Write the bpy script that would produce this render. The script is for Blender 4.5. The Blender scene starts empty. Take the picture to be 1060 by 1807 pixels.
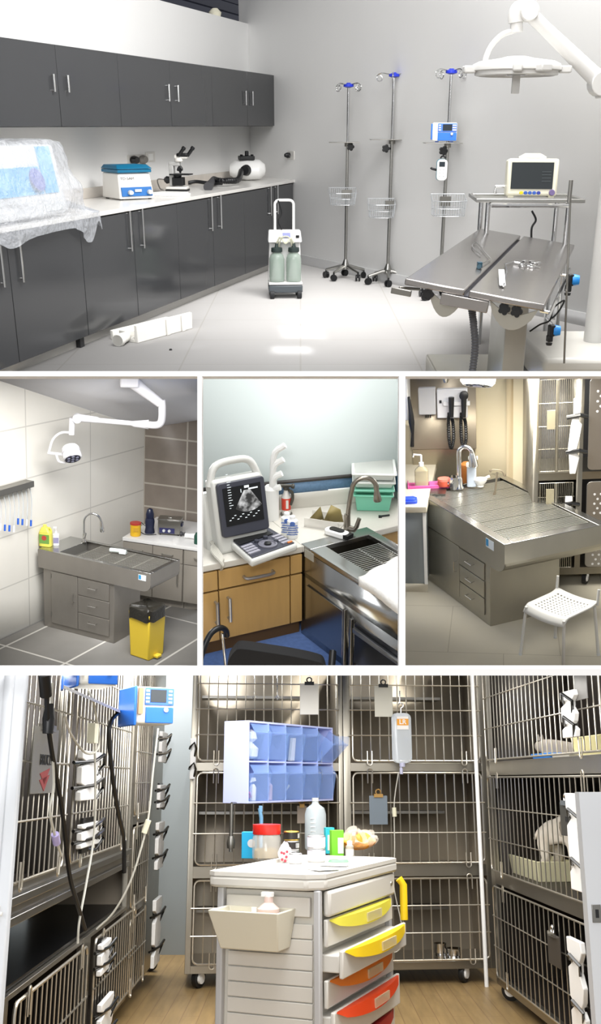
import bpy, bmesh, random
from math import *
from mathutils import Vector, Matrix, noise
random.seed(4)
PI = pi
scene = bpy.context.scene
COL = scene.collection
# ---------------------------------------------------------------- camera, world, exposure
FPX = 1700.0                                   # focal length in pixels of the 1060 px wide frame
CAM = Vector((0, 0, 1.6))
cd = bpy.data.cameras.new('camera'); cam = bpy.data.objects.new('camera', cd); COL.objects.link(cam)
cd.sensor_fit = 'HORIZONTAL'; cd.sensor_width = 36; cd.lens = 36 * FPX / 1060
cd.clip_start = .05; cd.clip_end = 200
cam.location = CAM; cam.rotation_euler = (PI / 2, 0, 0); scene.camera = cam
vs = scene.view_settings
vs.view_transform = 'Standard'; vs.look = 'None'; vs.gamma = 1; vs.use_curve_mapping = False; vs.exposure = 0.0
w = bpy.data.worlds.new('world'); scene.world = w; w.use_nodes = True
w.node_tree.nodes['Background'].inputs[0].default_value = (1, 1, 1, 1)
w.node_tree.nodes['Background'].inputs[1].default_value = .58

# ---------------------------------------------------------------- room frames
def ray(px, py): return Vector(((px - 530) / FPX, 1, (903.5 - py) / FPX)).normalized()
class Room:
    """A room of the section: its own floor level (z=0) and upright, eye height H above that floor."""
    def __init__(s, cx, cy, al, H):
        d = ray(cx, cy); Y = Vector((0, 0, 1)); n = (Y - Y.dot(d) * d).normalized()
        u = cos(al) * n - sin(al) * d; f = (d + sin(al) * u).normalized(); x = f.cross(u)
        s.R = Matrix((x, f, u)).transposed(); s.Ri = s.R.transposed(); s.H = H
        s.W = Matrix.Translation(CAM) @ s.R.to_4x4() @ Matrix.Translation((0, 0, -H))
        s.C = Vector((0, 0, H)); s.objs = []
    def r(s, px, py): return s.Ri @ ray(px, py)
    def z(s, px, py, z=0.0):
        v = s.r(px, py); return v * ((z - s.H) / v.z) + s.C
    def y(s, px, py, y):
        v = s.r(px, py); return v * (y / v.y) + s.C
    def pl(s, px, py, P, N):
        v = s.r(px, py); return s.C + v * ((Vector(P) - s.C).dot(N) / v.dot(N))
def alpha(cy, hy): return atan((903.5 - hy) / FPX) - atan((903.5 - cy) / FPX)
T = Room(530, 327, alpha(327, 220), 1.5)
B = Room(530, 1499, alpha(1499, 1376), 1.35)
L = Room(174, 922, radians(16.5), 16.0 * sin(radians(16.5)))
M = Room(530, 922, radians(22.5), 7.5 * sin(radians(22.5)))
Rr = Room(888, 922, radians(20), 11.0 * sin(radians(20)))

# unseen area lights added overhead to brighten a room
def area(room, loc, size, power, color=(1, 1, 1), rot=(0, 0, 0), sy=None):
    l = bpy.data.lights.new('overhead_fill_light', 'AREA'); l.energy = power; l.color = color; l.shape = 'RECTANGLE'
    l.size = size; l.size_y = sy or size
    o = bpy.data.objects.new('overhead_fill_light', l); COL.objects.link(o)
    o.matrix_world = room.W @ Matrix.Translation(loc) @ (Matrix.Rotation(rot[2], 4, 'Z') @ Matrix.Rotation(rot[0], 4, 'X') @ Matrix.Rotation(rot[1], 4, 'Y'))
    return o
def key(loc, aim, size, sy, power, color=(1, 1, 1)):  # light added behind the camera to fill all rooms from the front
    l = bpy.data.lights.new('front_fill_light', 'AREA'); l.energy = power; l.color = color; l.shape = 'RECTANGLE'; l.size = size; l.size_y = sy
    o = bpy.data.objects.new('front_fill_light', l); COL.objects.link(o); o.location = loc
    o.rotation_euler = (Vector(aim) - Vector(loc)).to_track_quat('-Z', 'Y').to_euler()
def hidden_fill(px, py, dist, wd, ln, power, color=(1, 1, 1)):
    """unseen area light added edge-on behind a gutter bar to brighten the room below"""
    l = bpy.data.lights.new('hidden_fill_light', 'AREA'); l.energy = power; l.color = color; l.shape = 'RECTANGLE'; l.size = wd; l.size_y = ln
    o = bpy.data.objects.new('hidden_fill_light', l); COL.objects.link(o); r = ray(px, py); x = Vector((1, 0, 0)); z = x.cross(r).normalized(); y = z.cross(x)
    o.matrix_world = Matrix.Translation(CAM + r * dist) @ Matrix((x, y, z)).transposed().to_4x4()
key((-.8, -1.2, 2.7), (0, 9, 1.4), 2.4, 1.2, 135)
area(T, (.9, 6.2, 4.4), 2.5, 215, (1, .99, .98))
area(T, (.2, 3.6, 3.7), 2.0, 95, (1, .99, .98), (.75, 0, 0))
area(T, (2.4, 7.0, 4.4), 2.4, 290, (1, .98, .96))
hidden_fill(190, 660, 8.9, 1.6, 2.2, 270, (1, .99, .97))
hidden_fill(905, 660, 8.5, 1.2, 1.4, 130, (1, .96, .88))
hidden_fill(530, 1187, 5.2, 2.4, 2.2, 80, (1, .98, .95))


# ---------------------------------------------------------------- materials
def lin(c):
    if isinstance(c, str): c = tuple(int(c[i:i + 2], 16) / 255 for i in (0, 2, 4))
    return tuple((v / 12.92 if v <= .04045 else ((v + .055) / 1.055) ** 2.4) for v in c[:3]) + (1,)
MATS = {}
def mat(name, c, rough=.5, metal=0, noise_amt=0, scale=8, bump=0, stretch=None, alpha_=1, trans=0, emit=0, coat=0, ior=1.45, spec=.5):
    if name in MATS: return MATS[name]
    m = bpy.data.materials.new(name); m.use_nodes = True; nt = m.node_tree; b = nt.nodes['Principled BSDF']
    b.inputs['Base Color'].default_value = lin(c); b.inputs['Roughness'].default_value = rough
    b.inputs['Metallic'].default_value = metal; b.inputs['Alpha'].default_value = alpha_
    b.inputs['Transmission Weight'].default_value = trans; b.inputs['IOR'].default_value = ior
    b.inputs['Coat Weight'].default_value = coat; b.inputs['Specular IOR Level'].default_value = spec
    if emit:
        b.inputs['Emission Color'].default_value = lin(c); b.inputs['Emission Strength'].default_value = emit
    if noise_amt or bump:
        tc = nt.nodes.new('ShaderNodeTexCoord'); mp = nt.nodes.new('ShaderNodeMapping'); nz = nt.nodes.new('ShaderNodeTexNoise')
        nt.links.new(tc.outputs['Object'], mp.inputs[0]); nt.links.new(mp.outputs[0], nz.inputs['Vector'])
        nz.inputs['Scale'].default_value = scale; nz.inputs['Detail'].default_value = 5
        if stretch: mp.inputs['Scale'].default_value = stretch
        if noise_amt:
            mx = nt.nodes.new('ShaderNodeMix'); mx.data_type = 'RGBA'; k = lin(c)
            mx.inputs[6].default_value = tuple(v * (1 - noise_amt) for v in k[:3]) + (1,)
            mx.inputs[7].default_value = tuple(min(1, v * (1 + noise_amt)) for v in k[:3]) + (1,)
            nt.links.new(nz.outputs['Fac'], mx.inputs[0]); nt.links.new(mx.outputs[2], b.inputs['Base Color'])
        if bump:
            bp = nt.nodes.new('ShaderNodeBump'); bp.inputs['Strength'].default_value = bump; bp.inputs['Distance'].default_value = .02
            nt.links.new(nz.outputs['Fac'], bp.inputs['Height']); nt.links.new(bp.outputs[0], b.inputs['Normal'])
    MATS[name] = m; return m
def tile_mat(name, c, grout, w_, h_, mortar=.01, rough=.3, amt=.15, scale=2, offset=0, bump=0, axes='xz'):
    m = mat(name, c, rough, 0, amt, scale, bump); nt = m.node_tree; b = nt.nodes['Principled BSDF']
    tc = nt.nodes.new('ShaderNodeTexCoord'); sp = nt.nodes.new('ShaderNodeSeparateXYZ'); cb = nt.nodes.new('ShaderNodeCombineXYZ')
    nt.links.new(tc.outputs['Object'], sp.inputs[0])
    nt.links.new(sp.outputs[axes[0].upper()], cb.inputs[0]); nt.links.new(sp.outputs[axes[1].upper()], cb.inputs[1])
    br = nt.nodes.new('ShaderNodeTexBrick'); br.offset = offset; br.squash = 1
    br.inputs['Scale'].default_value = 1; br.inputs['Mortar Size'].default_value = mortar
    br.inputs['Brick Width'].default_value = w_; br.inputs['Row Height'].default_value = h_
    br.inputs['Mortar Smooth'].default_value = .1
    nt.links.new(cb.outputs[0], br.inputs['Vector'])
    mx = nt.nodes.new('ShaderNodeMix'); mx.data_type = 'RGBA'
    src = b.inputs['Base Color'].links[0].from_socket if b.inputs['Base Color'].links else None
    if src: nt.links.new(src, mx.inputs[6])
    else: mx.inputs[6].default_value = lin(c)
    mx.inputs[7].default_value = lin(grout)
    nt.links.new(br.outputs['Fac'], mx.inputs[0]); nt.links.new(mx.outputs[2], b.inputs['Base Color'])
    return m
WHITE = mat('white_plaster', 'e4e4e2', .6, 0, .02, 3)
PLASTIC = mat('white_plastic', 'ececea', .35)
PLASTICG = mat('light_grey_plastic', 'c4c6c6', .4)
BLACK = mat('black_plastic', '17181a', .4)
RUBBER = mat('dark_rubber', '26272a', .6)
STEEL = mat('brushed_steel', 'a9a8a4', .28, 1, .12, 6, 0, (1, 1, 12))
STEELD = mat('satin_steel', '8f8d88', .35, 1, .15, 4, 0, (1, 10, 1))
CHROME = mat('chrome', 'd5d5d5', .12, 1)
GLASS = mat('clear_glass', 'eef4f0', .05, 0, alpha_=.28, spec=.8)
BLUE = mat('blue_plastic', '2f62c4', .35)
CREAM = mat('cream_plastic', 'dcd8c4', .4)

# ---------------------------------------------------------------- mesh building
class MB:
    def __init__(s): s.v = []; s.f = []; s.M = Matrix()
    def add(s, vs_, fs):
        k = len(s.v); s.v += [s.M @ Vector(p) for p in vs_]; s.f += [tuple(i + k for i in f) for f in fs]; return s
    def box(s, a, b):
        (x0, y0, z0), (x1, y1, z1) = a, b
        x0, x1 = sorted((x0, x1)); y0, y1 = sorted((y0, y1)); z0, z1 = sorted((z0, z1))
        return s.add([(x0, y0, z0), (x1, y0, z0), (x1, y1, z0), (x0, y1, z0), (x0, y0, z1), (x1, y0, z1), (x1, y1, z1), (x0, y1, z1)],
                     [(3, 2, 1, 0), (4, 5, 6, 7), (0, 1, 5, 4), (1, 2, 6, 5), (2, 3, 7, 6), (3, 0, 4, 7)])
    def prism(s, poly, h0, h1, ax='z'):
        n = len(poly)
        def p(a, h): return (a[0], a[1], h) if ax == 'z' else ((a[0], h, a[1]) if ax == 'y' else (h, a[0], a[1]))
        return s.add([p(a, h0) for a in poly] + [p(a, h1) for a in poly],
                     [tuple(range(n))[::-1], tuple(range(n, 2 * n))] + [(i, (i + 1) % n, n + (i + 1) % n, n + i) for i in range(n)])
    def hull(s, lo, hi):
        """eight corners: lower ring and upper ring of the same count"""
        n = len(lo)
        return s.add(list(lo) + list(hi), [tuple(range(n))[::-1], tuple(range(n, 2 * n))] + [(i, (i + 1) % n, n + (i + 1) % n, n + i) for i in range(n)])
    def tube(s, pts, r, n=8, cap=True):
        pts = [Vector(p) for p in pts]; m = len(pts); rs = r if isinstance(r, (list, tuple)) else [r] * m
        k = len(s.v); nrm = None; vs_ = []
        for i, p in enumerate(pts):
            t = (pts[min(i + 1, m - 1)] - pts[max(i - 1, 0)])
            if t.length < 1e-9: t = Vector((0, 0, 1))
            t.normalize()
            if nrm is None: nrm = t.orthogonal().normalized()
            nrm = (nrm - nrm.dot(t) * t)
            nrm = nrm.normalized() if nrm.length > 1e-6 else t.orthogonal().normalized()
            bn = t.cross(nrm)
            for j in range(n): vs_.append(p + rs[i] * (cos(2 * PI * j / n) * nrm + sin(2 * PI * j / n) * bn))
        fs = [(i * n + j, i * n + (j + 1) % n, (i + 1) * n + (j + 1) % n, (i + 1) * n + j) for i in range(m - 1) for j in range(n)]
        if cap: fs += [tuple(range(n))[::-1], tuple(range((m - 1) * n, m * n))]
        return s.add(vs_, fs)
    def cyl(s, p0, p1, r, r1=None, n=16): return s.tube([p0, p1], [r, r if r1 is None else r1], n)
    def lathe(s, prof, c=(0, 0, 0), n=24, ax=None, sx=1, sy=1):
        """prof: list of (radius, height) along ax (default z)"""
        q = Matrix() if ax is None else Vector((0, 0, 1)).rotation_difference(Vector(ax)).to_matrix().to_4x4()
        q = Matrix.Translation(c) @ q; vs_ = []; m = len(prof)
        for r, z in prof:
            for j in range(n): vs_.append(q @ Vector((max(r, 1e-5) * cos(2 * PI * j / n) * sx, max(r, 1e-5) * sin(2 * PI * j / n) * sy, z)))
        fs = [(i * n + j, i * n + (j + 1) % n, (i + 1) * n + (j + 1) % n, (i + 1) * n + j) for i in range(m - 1) for j in range(n)]
        fs += [tuple(range(n))[::-1], tuple(range((m - 1) * n, m * n))]
        return s.add(vs_, fs)
    def grid(s, fn, nu, nv, closed_u=False):
        vs_ = [fn(i / (nu if closed_u else nu - 1), j / (nv - 1)) for j in range(nv) for i in range(nu)]
        fs = []
        for j in range(nv - 1):
            for i in range(nu if closed_u else nu - 1):
                a = j * nu + i; b = j * nu + (i + 1) % nu; fs.append((a, b, b + nu, a + nu))
        return s.add(vs_, fs)
    def build(s, name, m, parent=None, room=None, bevel=0, seg=2, **tags):
        me = bpy.data.meshes.new(name); me.from_pydata([tuple(v) for v in s.v], [], s.f); me.validate(); me.update()
        bm = bmesh.new(); bm.from_mesh(me); bmesh.ops.recalc_face_normals(bm, faces=bm.faces); bm.to_mesh(me); bm.free()
        me.polygons.foreach_set('use_smooth', [True] * len(me.polygons)); me.set_sharp_from_angle(angle=radians(38))
        o = bpy.data.objects.new(name, me); COL.objects.link(o); me.materials.append(m)
        if bevel:
            md = o.modifiers.new('bevel', 'BEVEL'); md.width = bevel; md.segments = seg; md.limit_method = 'ANGLE'; md.angle_limit = radians(40)
        if parent: o.parent = parent
        elif room: o.matrix_world = room.W
        for k, v in tags.items(): o[k] = v
        return o
def thing(room, name, label, cat, loc=(0, 0, 0), rz=0, group=None, tilt=None):
    o = bpy.data.objects.new(name, None); COL.objects.link(o); o.empty_display_size = .05
    o.matrix_world = room.W @ Matrix.Translation(loc) @ Matrix.Rotation(rz, 4, 'Z') @ (tilt or Matrix())
    o['label'] = label; o['category'] = cat
    if group: o['group'] = group
    o['_room'] = room.name
    return o
T.name, B.name, L.name, M.name, Rr.name = 'T', 'B', 'L', 'M', 'R'
def one(room, name, label, cat, mb, m, loc=(0, 0, 0), rz=0, group=None, bevel=0, tilt=None):
    o = mb.build(name, m, room=room, bevel=bevel)
    o.matrix_world = room.W @ Matrix.Translation(loc) @ Matrix.Rotation(rz, 4, 'Z') @ (tilt or Matrix())
    o['label'] = label; o['category'] = cat; o['_room'] = room.name
    if group: o['group'] = group
    return o
def struct(room, name, mb, m, loc=(0, 0, 0), rz=0):
    o = mb.build(name, m, room=room); o.matrix_world = room.W @ Matrix.Translation(loc) @ Matrix.Rotation(rz, 4, 'Z')
    o['kind'] = 'structure'; o['_room'] = room.name
    return o
def kids(o): return [c for c in bpy.data.objects if c.parent == o]
def dup(root, room, loc, rz, label, src_kids=None):
    def cp(o, par):
        c = o.copy(); COL.objects.link(c)
        if par: c.parent = par
        for k in kids(o): cp(k, c)
        return c
    r = cp(root, None); r.matrix_world = room.W @ Matrix.Translation(loc) @ Matrix.Rotation(rz, 4, 'Z'); r['label'] = label
    return r
def text(s_, size, m, parent, mw, name='lettering', bold=0):
    """flat raised lettering, baseline centred at the matrix' origin, facing its +z"""
    c = bpy.data.curves.new('t', 'FONT'); c.body = s_; c.size = size; c.extrude = size * .02; c.align_x = 'CENTER'; c.align_y = 'CENTER'; c.offset = bold
    t = bpy.data.objects.new('t', c); COL.objects.link(t)
    me = bpy.data.meshes.new_from_object(t.evaluated_get(bpy.context.evaluated_depsgraph_get()))
    bpy.data.objects.remove(t); o = bpy.data.objects.new(name, me); COL.objects.link(o); me.materials.clear(); me.materials.append(m)
    o.parent = parent; o.matrix_local = mw; return o
FRONT = Matrix.Rotation(PI / 2, 4, 'X')            # lettering that faces -y
def xf(*a): return Matrix.Translation(a)
def arc(c, r, a0, a1, n, u=(1, 0, 0), v=(0, 0, 1)):
    c, u, v = Vector(c), Vector(u), Vector(v)
    return [c + r * (cos(a0 + (a1 - a0) * i / n) * u + sin(a0 + (a1 - a0) * i / n) * v) for i in range(n + 1)]
def spline(pts, k=8):
    P = [Vector(p) for p in pts]; P = [2 * P[0] - P[1]] + P + [2 * P[-1] - P[-2]]; out = []
    for i in range(1, len(P) - 2):
        for j in range(k):
            t = j / k; a, b, c, d = P[i - 1:i + 3]
            out.append(.5 * ((2 * b) + (c - a) * t + (2 * a - 5 * b + 4 * c - d) * t * t + (3 * b - a - 3 * c + d) * t ** 3))
    out.append(P[-2]); return out
def bow(mb, c, w_, d, r, vertical=True):
    """bow handle: bar w_ long standing d in front (-y) of c"""
    x, y, z = c; h = w_ / 2
    if vertical: mb.tube([(x, y, z - h * .86), (x, y - d, z - h * .86)], r * .8); mb.tube([(x, y, z + h * .86), (x, y - d, z + h * .86)], r * .8); mb.tube([(x, y - d, z - h), (x, y - d, z + h)], r)
    else: mb.tube(spline([(x - h, y, z), (x - h * .9, y - d, z), (x, y - d * 1.15, z), (x + h * .9, y - d, z), (x + h, y, z)], 4), r)
def roundrect(cx, cy, w_, h_, r, n=4):
    out = []
    for (sx, sy, a) in ((1, 1, 0), (-1, 1, PI / 2), (-1, -1, PI), (1, -1, 1.5 * PI)):
        for i in range(n + 1):
            t = a + PI / 2 * i / n; out.append((cx + sx * (w_ / 2 - r) + r * cos(t), cy + sy * (h_ / 2 - r) + r * sin(t)))
    return out
# ================================================================ TOP ROOM: operating room
def top_room():
    P1 = T.z(37, 653); P2 = T.z(474, 476); u = (P2 - P1).normalized(); nL = Vector((u.y, -u.x, 0)); rz = atan2(u.y, u.x)
    Q1 = T.z(533, 466); Q2 = T.z(720, 507); v = (Q2 - Q1).normalized(); nB = Vector((v.y, -v.x, 0)); rb = atan2(v.y, v.x)
    O = P1 + nL * .056                                  # door plane origin
    def F(s, d, z): return O + u * s - nL * d + Vector((0, 0, z))      # frame of the left run: along, into the wall, up
    def onpl(px, py, d=0):                              # (s, z) of a pixel on the plane d behind the doors
        X = T.pl(px, py, O - nL * d, nL); return (X - O).dot(u), X.z
    WD, UD = .75, .325
    Wc = T.pl(442, 304, Q1, nB); wt = T.pl(442, 41, Q1, nB).z
    sW = (Wc - O).dot(u); Wc0 = Vector((Wc.x, Wc.y, 0))
    # shell
    floor_m = mat('glossy_white_floor_tile', 'cfcdcb', .12, 0, .03, 1.2, spec=.6)
    tile_mat('glossy_white_floor_tile_joint', 'c2c0be', 'b9b6b2', .8, .8, .006, .13, .03, 1.2, 0, 0, 'xy')
    m = MB(); far = Q1 - v * 4; near = Q1 + v * 9
    fl = [F(-4, WD, 0), F(sW, WD, 0), Q1 + v * 9, Vector((near.x + 1, 1.2, 0)), Vector((-3, 1.2, 0))]
    m.prism([(p.x, p.y) for p in fl], -.05, 0); struct(T, 'floor', m, MATS['glossy_white_floor_tile_joint'])
    wallm = mat('white_painted_wall', 'e8e8e7', .45, 0, .015, 2)
    m = MB(); m.box((-8, 0, -.05), (0, .12, wt)); struct(T, 'wall_left', m, wallm, F(sW, WD, 0), rz)
    m = MB(); s0 = -(Q1 - Wc).dot(v)
    m.box((0, 0, -.05), (11, .12, 5)); struct(T, 'wall_back', m, wallm, Wc0 - v * .22, rb)
    m = MB(); s1 = (Q1 - Wc).dot(v)
    m.box((.02, -.015, 0), (10, 0, .105)); struct(T, 'baseboard_back', m, mat('grey_skirting', 'c2c2c2', .35), Wc0, rb)
    m = MB(); m.box((-12, 0, -1), (16, .1, 8)); struct(T, 'wall_far', m, mat('dark_navy_void', '0b0f20', .8), F(sW, WD + 2.2, 0), rz)
    for k in range(3):
        m = MB(); m.box((-8, 0, 0), (9, .1, .12)); struct(T, 'trim_%d' % (k + 1), m, mat('navy_duct', '141b33', .5), F(sW, WD + 1.2 + .3 * k, wt + .25 + .22 * k), rz)
    m = MB(); m.lathe([(.02, 0), (.06, .0), (.07, .05), (.03, .09)], ax=(0, 0, 1)); q = T.pl(379, 21, F(0, WD + .1, 0), nL)
    one(T, 'emergency_light', 'small cream fitting on top of left partition wall by the dark gap', 'light fitting', m, CREAM, Vector((q.x, q.y, wt + .0)))
    # upper cabinets
    DK = mat('glossy_anthracite_laminate', '3b3c3e', .14, 0, .03, 2, spec=.4)
    DKE = mat('anthracite_edge', '2c2c2e', .4)
    uz0, uz1 = onpl(300, 223.5, UD)[1], onpl(371, 117, UD)[1]
    def door(par, s0, s1, z0, z1, hs, hz, hl, d=0):
        b = MB(); b.box((s0 + .003, -.02, z0), (s1 - .003, 0, z1)); dd = b.build('door', DK, par, bevel=.002)
        h = MB(); bow(h, (hs, -.02, hz), hl * 1.15, .02, .008); h.build('handle', CHROME, dd, label='brushed bar handle')
    def su(px, py=180): return onpl(px, py, UD)[0]
    ups = [((-90, 101, 208), (90, 115), (133, 160), 'nearest the left frame edge'), ((208, 298, 371), (292, 308), (151, 177), 'in the middle of the upper row'),
           ((371, 433, 481), (428, 440), (162, 184), 'at the back wall end of the upper row')]
    for (a, b, c), (h0, h1), (hy0, hy1), wh in ups:
        sa, sb, sc = su(a), su(b), su(c)
        t = thing(T, 'wall_cabinet', 'anthracite gloss wall cabinet with two doors ' + wh, 'cabinet', F(0, UD, 0), rz, 'dark wall cabinets')
        m = MB(); m.box((sa + .002, .001, uz0), (sc - .002, WD - UD, uz1)); m.build('body', DKE, t)
        hz0, hz1 = onpl(h0, hy1, UD)[1], onpl(h0, hy0, UD)[1]
        door(t, sa, sb, uz0 + .004, uz1 - .004, su(h0), (hz0 + hz1) / 2, hz1 - hz0); door(t, sb, sc, uz0 + .004, uz1 - .004, su(h1), (hz0 + hz1) / 2, hz1 - hz0)
    # base cabinets
    wz = T.pl(516, 317, Q1, nB).z
    zk, ztop = .078, wz - .03
    def sl(px, py): return onpl(px, py)[0]
    bas = [((-125, 450), (8, 440), (139, 430), (None, 450), (28, 455), 'under the wrapped machine'), ((139, 430), (232, 420), (310, 410), (223, 409), (245, 403), 'below the centrifuge'),
           ((310, 410), (372, 400), (428, 395), (367, 376), (383, 374), 'below the microscope and hose'), ((428, 395), (476, 390), (514, 385), (472, 354), (484, 352), 'in the corner at the end of the row')]
    for a, b, c, h0, h1, wh in bas:
        sa, sb, sc = sl(*a), sl(*b), sl(*c)
        t = thing(T, 'base_cabinet', 'dark gloss base cabinet ' + wh, 'cabinet', F(0, 0, 0), rz, 'dark base cabinets')
        m = MB(); m.box((sa + .002, .001, zk), (sc - .002, WD - .02, ztop)); m.build('body', DKE, t)
        zz = onpl(h1[0], h1[1])[1]
        door(t, sa, sb, zk + .004, ztop - .01, (sl(*h0) if h0[0] else sb - .1), zz, .26); door(t, sb, sc, zk + .004, ztop - .01, sl(*h1), zz, .26)
        m = MB(); m.box((sa, .056, 0), (sc, .075, zk)); m.build('plinth', mat('white_plinth', 'c9c7c2', .3), t, label='white kick plate')
        if wh.startswith('under'):
            m = MB(); m.box((sc - .06, .02, 0), (sc - .003, .06, zk)); m.build('leg', DKE, t)
    # worktop: white marble with upstand
    MAR = mat('white_marble', 'dcdad6', .2, 0, .06, 3); 
    t = thing(T, 'worktop', 'long white marble worktop on the dark base cabinets', 'worktop', F(0, 0, 0), rz)
    se = (T.pl(516, 317, Q1, nB) - O).dot(u); ux, uy = (Wc - O).dot(u), WD
    m = MB(); m.prism([(-2, -.03), (se - .01, -.03), (ux - .01, uy - .002), (-2, uy - .002)], ztop + .001, wz); m.build('slab', MAR, t, bevel=.003)
    m = MB(); m.box((-2, uy - .022, wz + .001), (ux - .03, uy - .001, wz + .085)); m.build('upstand', mat('veined_marble', 'cfc8bf', .2, 0, .18, 6), t)
    def W(px, py, z=0): return T.z(px, py, wz + z)
    def sock(name, label, px, py, plane, N, r_, w_=.146, kind=0, **kw):
        q = T.pl(px, py, plane, N); t = thing(T, name, label, 'socket', q, r_)
        m = MB(); m.box((-w_ / 2, -.009, -.045), (w_ / 2, 0, .045)); m.build('plate', mat('switch_plate', 'd4d2cd', .35), t, bevel=.002)
        return t
    t = sock('wall_socket', 'double socket plate with black and grey plugs above the centrifuge', 240, 282, F(0, WD, 0), nL, rz, .36)
    for sx, mm, nm in ((-.09, BLACK, 'black plug'), (.09, mat('grey_plug', '77746f', .5), 'grey plug')):
        m = MB(); m.lathe([(.035, 0), (.04, .02), (.03, .05)], (sx, -.009, 0), 16, (0, -1, 0), sx=1.6); m.box((sx - .02, -.045, -.06), (sx + .02, -.02, 0)); m.build('plug', mm, t, bevel=.002, label=nm)
    t = sock('light_switch', 'plain white switch plate right of the double socket on the left wall', 264, 277, F(0, WD, 0), nL, rz, .2)
    m = MB(); m.box((-.05, -.013, -.028), (.05, -.009, .028)); m.build('rocker', PLASTIC, t)
    t = sock('wall_socket', 'cream socket plate with black plug on back wall', 514, 274, Q1, nB, rb, .14)
    m = MB(); m.lathe([(.028, 0), (.03, .03), (.018, .06)], (-.03, -.009, 0), 14, (0, -1, 0)); m.build('plug', BLACK, t)
    q = T.pl(511, 275, Q1 + nB * .07, nB); c0 = [q] + [W(*p, z) for p, z in (((509, 289), .1), ((502, 300), .03), ((488, 301), .03), ((492, 293), .05), ((506, 296), .05), ((496, 304), .02), ((480, 301), .012), ((466, 303), .012))]
    m = MB(); m.tube(spline(c0), .009, 6); one(T, 'coiled_lead', 'black coiled power cord from back wall socket to dryer', 'cord', m, BLACK)
    # centrifuge
    a = W(193, 346); b_ = W(262, 350); r_ = rz - .52
    CW = mat('warm_white_paint', 'e6e4df', .35); TB = mat('teal_blue', '15678a', .35)
    s = b_.y / FPX; wd = 64 * s
    wd = 52 * s / cos(.6); t = thing(T, 'centrifuge', 'white benchtop centrifuge with teal lid and blue control panel', 'centrifuge', W(212, 354), .6)
    dp = .36
    t.scale = (1, 1, .84)
    m = MB(); m.hull([(0, 0, .01), (wd, 0, .01), (wd, dp, .01), (0, dp, .01)], [(.015, .05, .25), (wd - .015, .05, .25), (wd - .015, dp, .25), (.015, dp, .25)]); m.build('body', CW, t, bevel=.012)
    m = MB(); m.box((.005, .03, .253), (wd - .005, dp, .285)); m.build('lid_base', TB, t, bevel=.006)
    m = MB(); m.hull([(.0, .02, .288), (wd, .02, .288), (wd, dp, .288), (0, dp, .288)], [(.02, .08, .325), (wd - .02, .08, .325), (wd - .02, dp - .02, .325), (.02, dp - .02, .325)]); m.build('lid', TB, t, bevel=.006)
    m = MB(); m.M = xf(0, .0, .0); m.hull([(.02, -.006, .035), (wd - .02, -.006, .035), (wd - .02, .03, .035), (.02, .03, .035)], [(.022, .012, .12), (wd - .022, .012, .12), (wd - .022, .05, .12), (.022, .05, .12)])
    pn = m.build('control_panel', mat('panel_blue', '1d64a8', .35), t, bevel=.003)
    m = MB(); m.box((wd * .43, -.006, .075), (wd * .62, .01, .1)); m.build('display', mat('lcd_grey', 'c6ccd0', .2), pn)
    for kx in (.3, .85):
        m = MB(); m.lathe([(.024, 0), (.02, .025)], (wd * kx, .0, .07), 16, (0, -1, 0)); m.build('knob', PLASTICG, pn)
    for k in range(4):
        m = MB(); fx, fy = ((.03, .04), (wd - .03, .04), (wd - .03, dp - .04), (.03, dp - .04))[k]; m.cyl((fx, fy, 0), (fx, fy, .012), .015); m.build('foot', BLACK, t)
    text('TD-5AM', .035, BLACK, t, xf(wd * .28, .03, .2) @ FRONT @ Matrix.Rotation(-.1, 4, 'X'))
    # microscope
    q = W(315, 337); t = thing(T, 'microscope', 'white and black binocular microscope on marble worktop', 'microscope', q, radians(-10)); k = .82
    m = MB(); m.prism([(-.13 * k, -.1 * k), (.13 * k, -.1 * k), (.13 * k, .0), (.09 * k, .16 * k), (-.11 * k, .16 * k), (-.13 * k, 0)], 0, .02 * k); m.build('base', BLACK, t, bevel=.006)
    m = MB(); m.prism([(-.125 * k, -.095 * k), (.125 * k, -.095 * k), (.12 * k, .0), (.085 * k, .15 * k), (-.1 * k, .15 * k), (-.125 * k, 0)], .021 * k, .05 * k); m.build('base_cover', CW, t, bevel=.006)
    m = MB(); m.box((-.1 * k, -.03 * k, .05 * k), (-.045 * k, .06 * k, .3 * k)); m.box((-.1 * k, -.03 * k, .27 * k), (.03 * k, .05 * k, .32 * k)); m.build('arm', mat('grey_enamel', 'b3b3b1', .3), t, bevel=.01)
    m = MB(); m.box((-.06 * k, -.05 * k, .06 * k), (.07 * k, .05 * k, .15 * k)); m.lathe([(.04 * k, 0), (.045 * k, .02)], (0, 0, .15 * k)); m.build('focus_block', BLACK, t, bevel=.006)
    m = MB(); m.box((-.075 * k, -.09 * k, .175 * k), (.16 * k, .07 * k, .19 * k)); m.build('stage', BLACK, t, bevel=.002)
    m = MB()
    for ax_, l_ in (((.0, 0, -1), .07), ((.6, -.2, -.8), .05), ((-.5, -.3, -.8), .055)):
        m.lathe([(.018 * k, 0), (.018 * k, l_ * .6 * k), (.01 * k, l_ * k)], (.03 * k, 0, .265 * k), 12, ax_)
    m.build('objective_turret', BLACK, t)
    m = MB(); m.lathe([(.045 * k, 0), (.05 * k, .03 * k), (.035 * k, .05 * k)], (.02 * k, 0, .315 * k)); m.box((-.03 * k, -.03 * k, .35 * k), (.12 * k, .04 * k, .39 * k)); m.build('head', CW, t, bevel=.008)
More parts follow.
